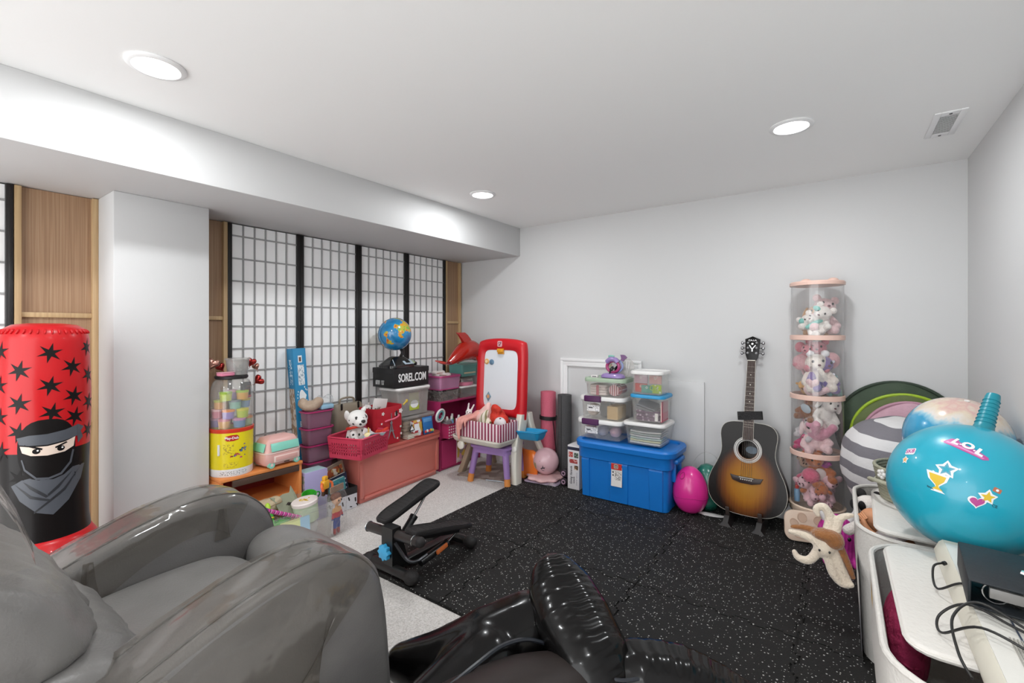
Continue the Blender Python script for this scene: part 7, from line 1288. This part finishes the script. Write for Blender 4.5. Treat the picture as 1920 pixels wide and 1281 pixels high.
# woven basket
wb = thing('woven_basket', 'sage grey coiled rope basket with white flower buttons on the far lid', 'basket', (.255, 2.325, .493)); rope = M('rope_sage', '#9c9a86', .85, bump=.6, bs=160); q = B()
for i in range(11):
    r = .118 + .022 * (i / 10); q.torus((0, 0, .008 + i * .0115), r, .0068, (0, 0, 0), 44, 8)
q.prism([(.118 * cos(t), .118 * sin(t)) for t in [2*pi*k/40 for k in range(40)]], .006); q.out('coil', rope, wb, ang=80)
q = B(); q.tube([((.166 + .010 * cos(3 * t)) * cos(t), (.166 + .010 * cos(3 * t)) * sin(t), .030 + .055 * abs(sin(t + .6))) for t in [2*pi*k/60 for k in range(60)]], .0075, 8, True); q.out('rope_handle', M('rope_light', '#aaa894', .85, bump=.5, bs=160), wb)
for a, z in ((-2.55, .105), (-2.15, .04)):
    R_ = .118 + .022 * z / .12 + .010; q = B(); f = Vector((cos(a), sin(a), 0)); r_ = Vector((-sin(a), cos(a), 0))
    for k in range(5): c = f * R_ + r_ * (.012 * cos(2*pi*k/5)) + Vector((0, 0, z + .012 * sin(2*pi*k/5))); q.ell(tuple(c), (.008, .008, .008), (0, 0, 0), 10, 8)
    q.ell(tuple(f * (R_ + .003) + Vector((0, 0, z))), (.005, .005, .005), u=8, v=6); q.out('flower_button', M('button_white', '#dedbd8', .4), wb)
clump('moss_cloth', 'dark olive knitted cloth inside the woven basket', (.20, 2.325, .502), M('knit_olive', '#4d5140', .9, bump=.8, bs=80), .05, .05, .035, cat='cloth')
# bean bag with grey and white stripes
bgm = stripes('bean_stripe', ['#77747a', '#d6d4d4'], 'Z', .092, .85, (.25, 60), .016)
be = thing('bean_bag', 'grey and white striped bean bag heaped in the right corner', 'bean bag', (.253, 2.885, .49), (.10, -.06, .25)); q = B(); rings = []
for i in range(25):
    t = -pi/2 + pi * i / 24; zz = .232 * sin(t) * (1 if t < 0 else .98); rr = .245 * max(.0, cos(t)) ** .62
    rings.append([((rr * (1 + .018 * sin(7 * a + 3 * t) + .012 * sin(13 * a - 5 * t)) + .001) * cos(a), (rr * (1 + .018 * sin(7 * a + 3 * t) + .010 * sin(11 * a + 4 * t)) + .001) * .95 * sin(a), zz + .010 * sin(5 * a) * cos(t)) for a in [2*pi*k/48 for k in range(48)]])
q.loft(rings); q.out('cover', bgm, be, ang=80)
# folded pop-up discs behind the bean bag
def disc(label, c, R, m, rim, cat='pop-up tent', th=.012, tilt=.08):
    e = thing('folded_popup', label, cat, c, (pi/2 - tilt, 0, 0), 'folded pop-up toys behind the bean bag'); q = B(); q.loft([[(R * k * cos(a), R * k * sin(a), z + .006 * sin(5 * a) * k) for a in [2*pi*j/56 for j in range(56)]] for k, z in ((.02, th * .8), (.5, th), (.9, th * .8), (1, 0), (.9, -th * .8), (.5, -th), (.02, -th * .8))]); q.out('fabric', m, e, ang=80); q = B(); q.torus((0, 0, 0), R, .008, (0, 0, 0), 60, 8); q.out('wire_rim', rim, e); return e
dgm = M('popup_green', '#3a4a38', .7, bump=.6, bs=22, var=.15, vs=12); disc('large dark green folded pop-up disc leaning on the back wall behind the bean bag', (.255, 3.175, .600), .268, dgm, M('popup_green_rim', '#2f3d30', .7))
disc('lime green folded pop-up ring in front of the dark green disc', (.285, 3.145, .575), .232, M('popup_inner', '#5c6a3a', .7, bump=.5, bs=30), M('popup_lime', '#9dbb2c', .5)); disc('pink folded pop-up ring in front of the lime green one', (.305, 3.118, .565), .205, M('popup_pink', '#c9a0ae', .7, bump=.5, bs=30), M('popup_pink_rim', '#b98a9c', .6))
# tie-dye ball
def tiedye(nt, tc):
    s = nd(nt, 'ShaderNodeSeparateXYZ'); nt.links.new(tc.outputs['Object'], s.inputs[0]); n = nd(nt, 'ShaderNodeTexNoise', Scale=7.0, Detail=3.0); mp = nd(nt, 'ShaderNodeMapping'); mp.inputs['Scale'].default_value = (3.0, 3.0, .7); nt.links.new(tc.outputs['Object'], mp.inputs[0]); nt.links.new(mp.outputs[0], n.inputs['Vector'])
    a = nd(nt, 'ShaderNodeMath', operation='MULTIPLY_ADD'); a.inputs[1].default_value = .11; nt.links.new(n.outputs['Fac'], a.inputs[0]); nt.links.new(s.outputs['Z'], a.inputs[2]); mr = nd(nt, 'ShaderNodeMapRange'); mr.inputs[1].default_value = -.10; mr.inputs[2].default_value = .22; nt.links.new(a.outputs[0], mr.inputs[0])
    return ramp(nt, mr.outputs[0], [(0, '#2f86ac'), (.72, '#3a98c0'), (.78, '#9cc4d2'), (.82, '#d9d2cc'), (.89, '#d6c6b0'), (.95, '#cfa9a2'), (1, '#d2c3b4')])
e = thing('tie_dye_ball', 'marbled blue and cream tie dye ball sitting in the woven basket', 'ball', (.362, 2.395, .733), (.25, .15, 0)); q = B(); q.ell((0, 0, 0), .1585, u=44, v=28); q.out('ball', ramp_mat('tie_dye', tiedye, .2, .5), e); q = B(); q.cyl((0, 0, .157), (0, 0, .161), .008); q.out('valve', M('valve_white', '#e0ddd8', .4), e)
# turquoise hopper ball with stickers
HR = .189; tq = M('hopper_turquoise', '#22a0b8', .3, coat=.35)
hb = thing('hopper_ball', 'big turquoise bouncy hopper ball with a handle and stickers resting on the bins', 'hopper ball', (.313, 1.925, .671)); q = B(); q.ell((0, 0, 0), HR, u=56, v=36); q.out('ball', tq, hb, ang=80)
ax = Vector((.09, .16, .275)).normalized(); q = B(); q.tube([ax * (HR * .965), ax * (HR * 1.03), ax * (HR + .03), ax * (HR + .125), ax * (HR + .135)], [.040, .027, .0225, .0185, .0165], 24); hd_ = q.out('handle', M('hopper_teal', '#1b8696', .35), hb, ang=50)
q = B(); s1 = ax.orthogonal().normalized(); s2 = ax.cross(s1)
for k in range(7): rr = .0232 - .0006 * k; q.tube([ax * (HR + .03 + k * .0135) + s1 * rr * cos(t) + s2 * rr * sin(t) for t in [2*pi*j/24 for j in range(24)]], .0016, 5, True)
q.out('grip_ridge', M('hopper_teal', '#1b8696', .35), hd_)
AZ, EL = -1.9307, .4773
def st(off): return onsph((0, 0, 0), HR, AZ, EL, off)
def stick(name, pts, m, off=.0007, cuts=.018): B().decal(pts, st(off), cuts).out(name, m, hb)
sw, spk, spk2, syl = M('sticker_white', '#e6e8ea', .4), M('sticker_pink', '#d48ab8', .4), M('sticker_magenta', '#b84f93', .4), M('sticker_gold', '#d9b52a', .4)
def starp(cx, cy, R, a0=.3, k=.45): return [(cx + (R if j % 2 == 0 else R * k) * cos(a0 + pi * j / 5), cy + (R if j % 2 == 0 else R * k) * sin(a0 + pi * j / 5)) for j in range(10)]
# brand lettering on its pink swoosh
stick('logo_swoosh', [(-.030, .094), (-.012, .112), (.004, .112), (.010, .098), (.058, .074), (.078, .062), (.080, .054), (.066, .048), (.020, .064), (-.026, .086)], spk2, .0006); stick('logo_band', [(-.024, .090), (.018, .070), (.064, .052), (.070, .055), (.020, .077), (-.018, .096)], spk, .0011)
for ch_, cx, cy, sz in (('L', .002, .098, .036), ('O', .030, .088, .036), ('L', .058, .073, .036)):
    me = textmesh(ch_, sz, 0, .0022, 1.0); f = st(.0018); rc, rs = cos(-.42), sin(-.42)
    for v in me.vertices: x, y = v.co.x, v.co.y; v.co = f(cx + x * rc - y * rs, cy + x * rs + y * rc)
    me.materials.append(sw); put('lettering', me, hb)
for cx, cy in ((.013, .088), (.045, .074)): stick('logo_dot', [(cx + .0028 * cos(t), cy + .0028 * sin(t)) for t in [2*pi*k/10 for k in range(10)]], sw, .0018)
stick('sticker', rpoly(-.142, .034, -.098, .060, .006, -.06), sw); me = textmesh('SK8', .022, 0, .0006, 1.1); f = st(.0014)
for v in me.vertices: v.co = f(-.120 + v.co.x, .047 + v.co.y)
me.materials.append(spk2); put('lettering', me, hb)
for nm, cx, cy, R_, m_ in (('star', -.132, .013, .012, M('sticker_peach', '#e0a860', .4)), ('star', -.006, -.004, .020, M('sticker_slate', '#5fa0b4', .4)), ('star', .088, -.060, .019, syl)): stick('sticker', starp(cx, cy, R_ * 1.35, .3, .6), sw); stick('sticker_art', starp(cx, cy, R_), m_, .0013)
stick('sticker', starp(-.006, -.004, .011), tq, .0018)
H = heart(28); stick('sticker', [(.066 + x * .036, -.081 + y * .034) for x, y in H], sw); stick('sticker_art', [(.066 + x * .028, -.081 + y * .026) for x, y in H], M('sticker_rose', '#b03a86', .4), .0013)
cup = [(-.020, .024), (.020, .016), (.016, .002), (.004, -.010), (.004, -.016), (.014, -.026), (-.012, -.022), (-.002, -.014), (-.004, -.008), (-.016, .006)]; stick('sticker', [(-.024 + x * 1.35, -.044 + y * 1.3) for x, y in cup], sw); stick('sticker_art', [(-.024 + x, -.044 + y) for x, y in cup], syl, .0013)
stick('sticker', rpoly(.096, -.040, .118, -.026, .002, -.3), M('sticker_rust', '#b5694a', .4)); stick('sticker_art', [(.107 + .004 * cos(t), -.033 + .004 * sin(t)) for t in [2*pi*k/12 for k in range(12)]], sw, .0013)
for tx, cx, cy, sz in (('CE', .110, -.086, .014), ('BALL', -.040, -.066, .008)):
    me = textmesh(tx, sz, 0, .0002, 1.0); f = st(.0007)
    for v in me.vertices: v.co = f(cx + v.co.x, cy + v.co.y - .3 * v.co.x)
    me.materials.append(M('ce_ink', '#16424f', .5)); put('lettering', me, hb)

# ---------------------------------------------------------------- keyboard, binder and cables on the near bin
kw, kc = M('keyboard_white', '#dcdad3', .4, bump=.05, bs=200), M('keyboard_cream', '#cfcabb', .45)
KZ = .503
kb = thing('electronic_keyboard', 'white electronic keyboard lying across the near toy bin lid', 'keyboard', (.352, 1.27, KZ), (0, 0, -.015)); KW, KL = .27, .98
q = B(); q.loft([[(x, y, z) for x, z in ((-KW/2, 0), (-KW/2 - .004, .022), (-KW/2 + .006, .046), (-KW/2 + .014, .053), (.03, .046), (.034, .036), (KW/2, .034), (KW/2 + .002, .02), (KW/2, 0))] for y in (-KL/2, -KL/2 + .01, KL/2 - .02, KL/2)]); q.out('case', kc, kb, ang=35)
q = B(); q.loft([[(x, y, z + .053 - .038 * (x + .105) * .16 / .038 * .25) for x, z in ((-.120, -.004), (-.120, .002), (.028, -.001), (.028, -.008))] for y in (-KL/2 + .015, KL/2 - .03)]); q.out('panel', kw, kb, ang=30)
PX = lambda x: .0556 - (x + .105) * .040
q = B(); q.box((-.068, .13, PX(-.068) + .0005), (.003, .56, .001), 0, rot=(0, .04, 0)); q.out('display_line', M('kb_ink', '#3a4456', .5), kb)
gr2 = M('grille_grey', '#9f9c95', .6); gb_ = B().box((0, 0, 0), (.0025, .20, .0022)).data('grille_slot', gr2)
for i in range(20): put('grille_slot', gb_, kb, (-.085 + i * .0052, -.10 + .0 * i, PX(-.085 + i * .0052) + .0006), (0, .04, 0))
q = B(); q.box((.024, 0, .0525), (.012, KL - .06, .002), .0008); q.out('key_strip', M('kb_blue', '#8396aa', .5), kb)
wk = B().box((0, 0, 0), (.096, .0205, .012), .001).data('white_key', M('key_white', '#e6e4de', .3)); bk2 = B().box((0, 0, 0), (.056, .011, .010), .0015).data('black_key', M('key_black', '#161616', .3))
for i in range(42): put('white_key', wk, kb, (.084, -KL/2 + .035 + i * .0218, .041))
for i in range(41):
    if i % 7 not in (2, 6): put('black_key', bk2, kb, (.064, -KL/2 + .035 + (i + .5) * .0218, .051))
bm_ = M('kb_button', '#b9b5ac', .5)
for i in range(14): q = B(); q.box((-.058 + .016 * (i % 4), .43 - .055 * (i // 4) - .01 * (i % 2), PX(-.045 + .022 * (i % 4)) + .001), (.010, .020, .003), .001); q.out('button', bm_ if i % 5 else M('kb_button_amber', '#d9a558', .5), kb)
for i in range(5): q = B(); q.box((-.045 + .018 * (i % 3), .12 - .03 * i, PX(-.03) + .001), (.016, .004, .001), 0, rot=(0, .04, .1)); q.out('print_line', M('kb_ink2', '#77746c', .6), kb)
for x, y, r in ((-.035, .05, .018), (-.0, -.02, .014)): q = B(); q.lathe([(0, 0), (r, 0), (r * .9, .004), (0, .005)], 20); q.out('knob', M('kb_knob', '#c2ad98', .5), kb, (x, y, PX(x)))
# black binder
bi = thing('ring_binder', 'worn black ring binder with hair clips on it lying on the keyboard', 'binder', (.375, 1.455, .561), (.0, .02, -.08)); bkm = M('binder_black', '#1c2024', .5, bump=.1, bs=60, var=.3, vs=12)
BWd, BLn, BTh = .285, .225, .055
B().box((0, 0, BTh), (BWd, BLn, .005), .002).out('cover', bkm, bi); B().box((0, 0, .0025), (BWd, BLn, .005), .002).out('cover', bkm, bi); B().box((-BWd/2 + .001, 0, BTh / 2), (.005, BLn, BTh + .004), .002).out('spine', bkm, bi)
B().box((.015, .02, .016), (BWd - .06, BLn - .07, .018), .002).out('pages', M('page', '#e3ddd0', .8), bi); q = B(); q.box((-.085, -.085, .030), (.05, .012, .022), .002); q.out('index_tab', M('tab_clear', '#8f8d8a', .4), bi)
[B().torus((-.10, y, .028), .020, .002, (pi/2, 0, 0), 20, 6).out('ring', chrome, bi) for y in (-.08, 0, .08)]
for lab, loc, a, c in (('white and teal hair clip on the black binder', (.345, 1.425, .6245), -.5, '#7fc0c0'), ('yellow hair clip on the black binder', (.405, 1.44, .6225), -.4, '#d9a83a')):
    e = thing('hair_clip', lab, 'hair clip', loc, (0, .02, a), 'hair clips on the binder'); q = B(); q.loft([[(x, y * k, z) for y, z in ((-.006, 0), (0, .004), (.006, 0))] for x, k in ((-.03, .5), (-.015, 1.1), (.01, .9), (.03, .4))]); q.out('bar', M('clip_white', '#d6d4d6', .4) if 'white' in lab else M('clip_gold', c, .4), e, ang=60)
    q = B(); q.tube(smoothpath([(-.03, .004, .003), (-.01, .011, .005), (.015, .008, .004)], 5), .0022, 6); q.out('band', M('clip_' + c[1:], c, .4), e)
# cables and adapter
cbm = M('cable_black', '#161514', .45)
def cable(label, pts, r=.0026, plug=None):
    e = thing('cable', label, 'cable', pts[0], (0, 0, 0), None); p0 = Vector(pts[0]); q = B(); q.tube(smoothpath([Vector(p) - p0 for p in pts], 8), r, 7); q.out('cord', cbm, e, ang=80)
    q = B(); q.cyl((0, 0, 0), Vector(pts[1]) * .18 + p0 * -.18, .005); q.out('plug', cbm, e); return e
cable('thin black cable plugged into the left edge of the keyboard', [(.222, 1.60, .552), (.196, 1.575, .545), (.196, 1.52, .515), (.235, 1.47, .562), (.285, 1.42, .566), (.30, 1.39, .566)])
cable('looped black cord draped over the left edge of the keyboard', [(.345, 1.25, .562), (.28, 1.30, .567), (.22, 1.34, .572), (.178, 1.35, .53), (.176, 1.31, .512), (.225, 1.255, .570), (.295, 1.215, .562), (.34, 1.19, .56)])
cable('second black cord looping from the adapter over the keyboard edge', [(.36, 1.23, .562), (.30, 1.285, .572), (.235, 1.33, .586), (.19, 1.29, .56), (.188, 1.225, .525), (.198, 1.17, .512)])
cable('third black cord running under the binder to the adapter', [(.30, 1.40, .565), (.335, 1.34, .563), (.375, 1.285, .563)])
e = thing('power_adapter', 'black power adapter with wound cord beside the binder on the keyboard', 'adapter', (.405, 1.245, .552), (0, 0, .3)); B().box((0, 0, .022), (.075, .055, .042), .008, 3).out('body', M('adapter_black', '#1a1a1a', .4), e); q = B(); [q.torus((0, -.055, .012 + .008 * k), .028 - .003 * k, .004, (.15 * k, .1, 0), 24, 6) for k in range(3)]; q.out('wound_cord', cbm, e)
# plush octopus with a dog face hanging at the far bin, magenta plush on the floor
oc = thing('plush_toy', 'cream and brown plush octopus with curling arms hanging at the far canvas bin', 'soft toy', (-.045, 2.165, .318), (0, 0, .0)); cr_ = FUR('cream2', '#d9cbb8'); bw_ = FUR('saddle', '#8f5c30')
arms = [[(-.03, 0, .0), (-.07, .0, .012), (-.115, -.01, .018)], [(-.02, -.01, -.03), (-.05, -.02, -.075), (-.088, -.02, -.075), (-.10, -.02, -.055)], [(.01, -.01, -.04), (.025, -.02, -.10), (.055, -.02, -.135), (.085, -.02, -.13)], [(.03, -.0, -.03), (.055, -.01, -.085), (.078, -.01, -.125)], [(.01, .01, .05), (.015, .02, .10), (-.005, .02, .135), (-.03, .015, .12), (-.022, .01, .10)], [(.035, .01, .05), (.05, .02, .10), (.085, .02, .12)]]
me = blob([((0, 0, -.005), (.042, .034, .042)), ((.0, -.015, -.02), (.032, .028, .028))] + [('c', a, [.019, .015, .010]) for a in arms], .006, 3); me.materials.append(cr_); put('body', me, oc)
me = blob([((.008, -.004, .032), (.054, .038, .026)), ((.03, -.006, .015), (.035, .035, .03)), ('c', [(-.02, .008, .035), (-.07, .012, .038), (-.11, .004, .034)], [.016, .012, .008]), ('c', [(.04, .012, .0), (.066, .006, -.05), (.088, .004, -.11)], [.020, .014, .010])], .006, 3); me.materials.append(bw_); put('saddle_patch', me, oc, label='brown furry back')
for x in (-.016, .016): q = B(); q.ell((x, -.042, -.018), (.004, .003, .005)); q.out('eye', eye_b, oc)
mgp = thing('plush_toy', 'round magenta plush with white horns on the mat in front of the toy tower', 'soft toy', (-.005, 2.785, .0135), (0, 0, .2)); mf = stripes('magenta_knit', ['#b3268a', '#a01f7a', '#b3268a', '#c23a98'], 'X', .016, .9, (.6, 40), .02); me = blob([((0, 0, .115), (.088, .085, .105)), ((0, -.01, .05), (.08, .08, .05)), ('c', [(-.05, -.05, .03), (-.06, -.08, .015)], [.025, .02]), ('c', [(.05, -.05, .03), (.06, -.08, .015)], [.025, .02])], .008, 3); me.materials.append(mf); put('body', me, mgp)
for s in (-1, 1): q = B(); q.tube(smoothpath([(s * .045, .0, .195), (s * .068, .0, .23), (s * .07, .0, .262)], 5), [.024, .022, .020, .018, .016, .014, .011, .009, .006, .004, .002], 12); q.out('horn', M('horn_white', '#dddad8', .5), mgp)
for s in (-1, 1): q = B(); q.ell((s * .03, -.082, .135), (.008, .005, .010)); q.out('eye', eye_b, mgp)

# low-gloss tuning of the black pieces
for nm, sp in (('sunburst', .2), ('guitar_side', .25), ('black_vinyl', .2), ('red_vinyl', .3), ('print_black', .2), ('black_pvc', .25), ('matte_pvc', .3), ('black_rubber', .3), ('binder_black', .3), ('speckled_rubber', .3), ('headstock_black', .25), ('hopper_turquoise', .4)):
    MATS[nm].node_tree.nodes['Principled BSDF'].inputs['Specular IOR Level'].default_value = sp
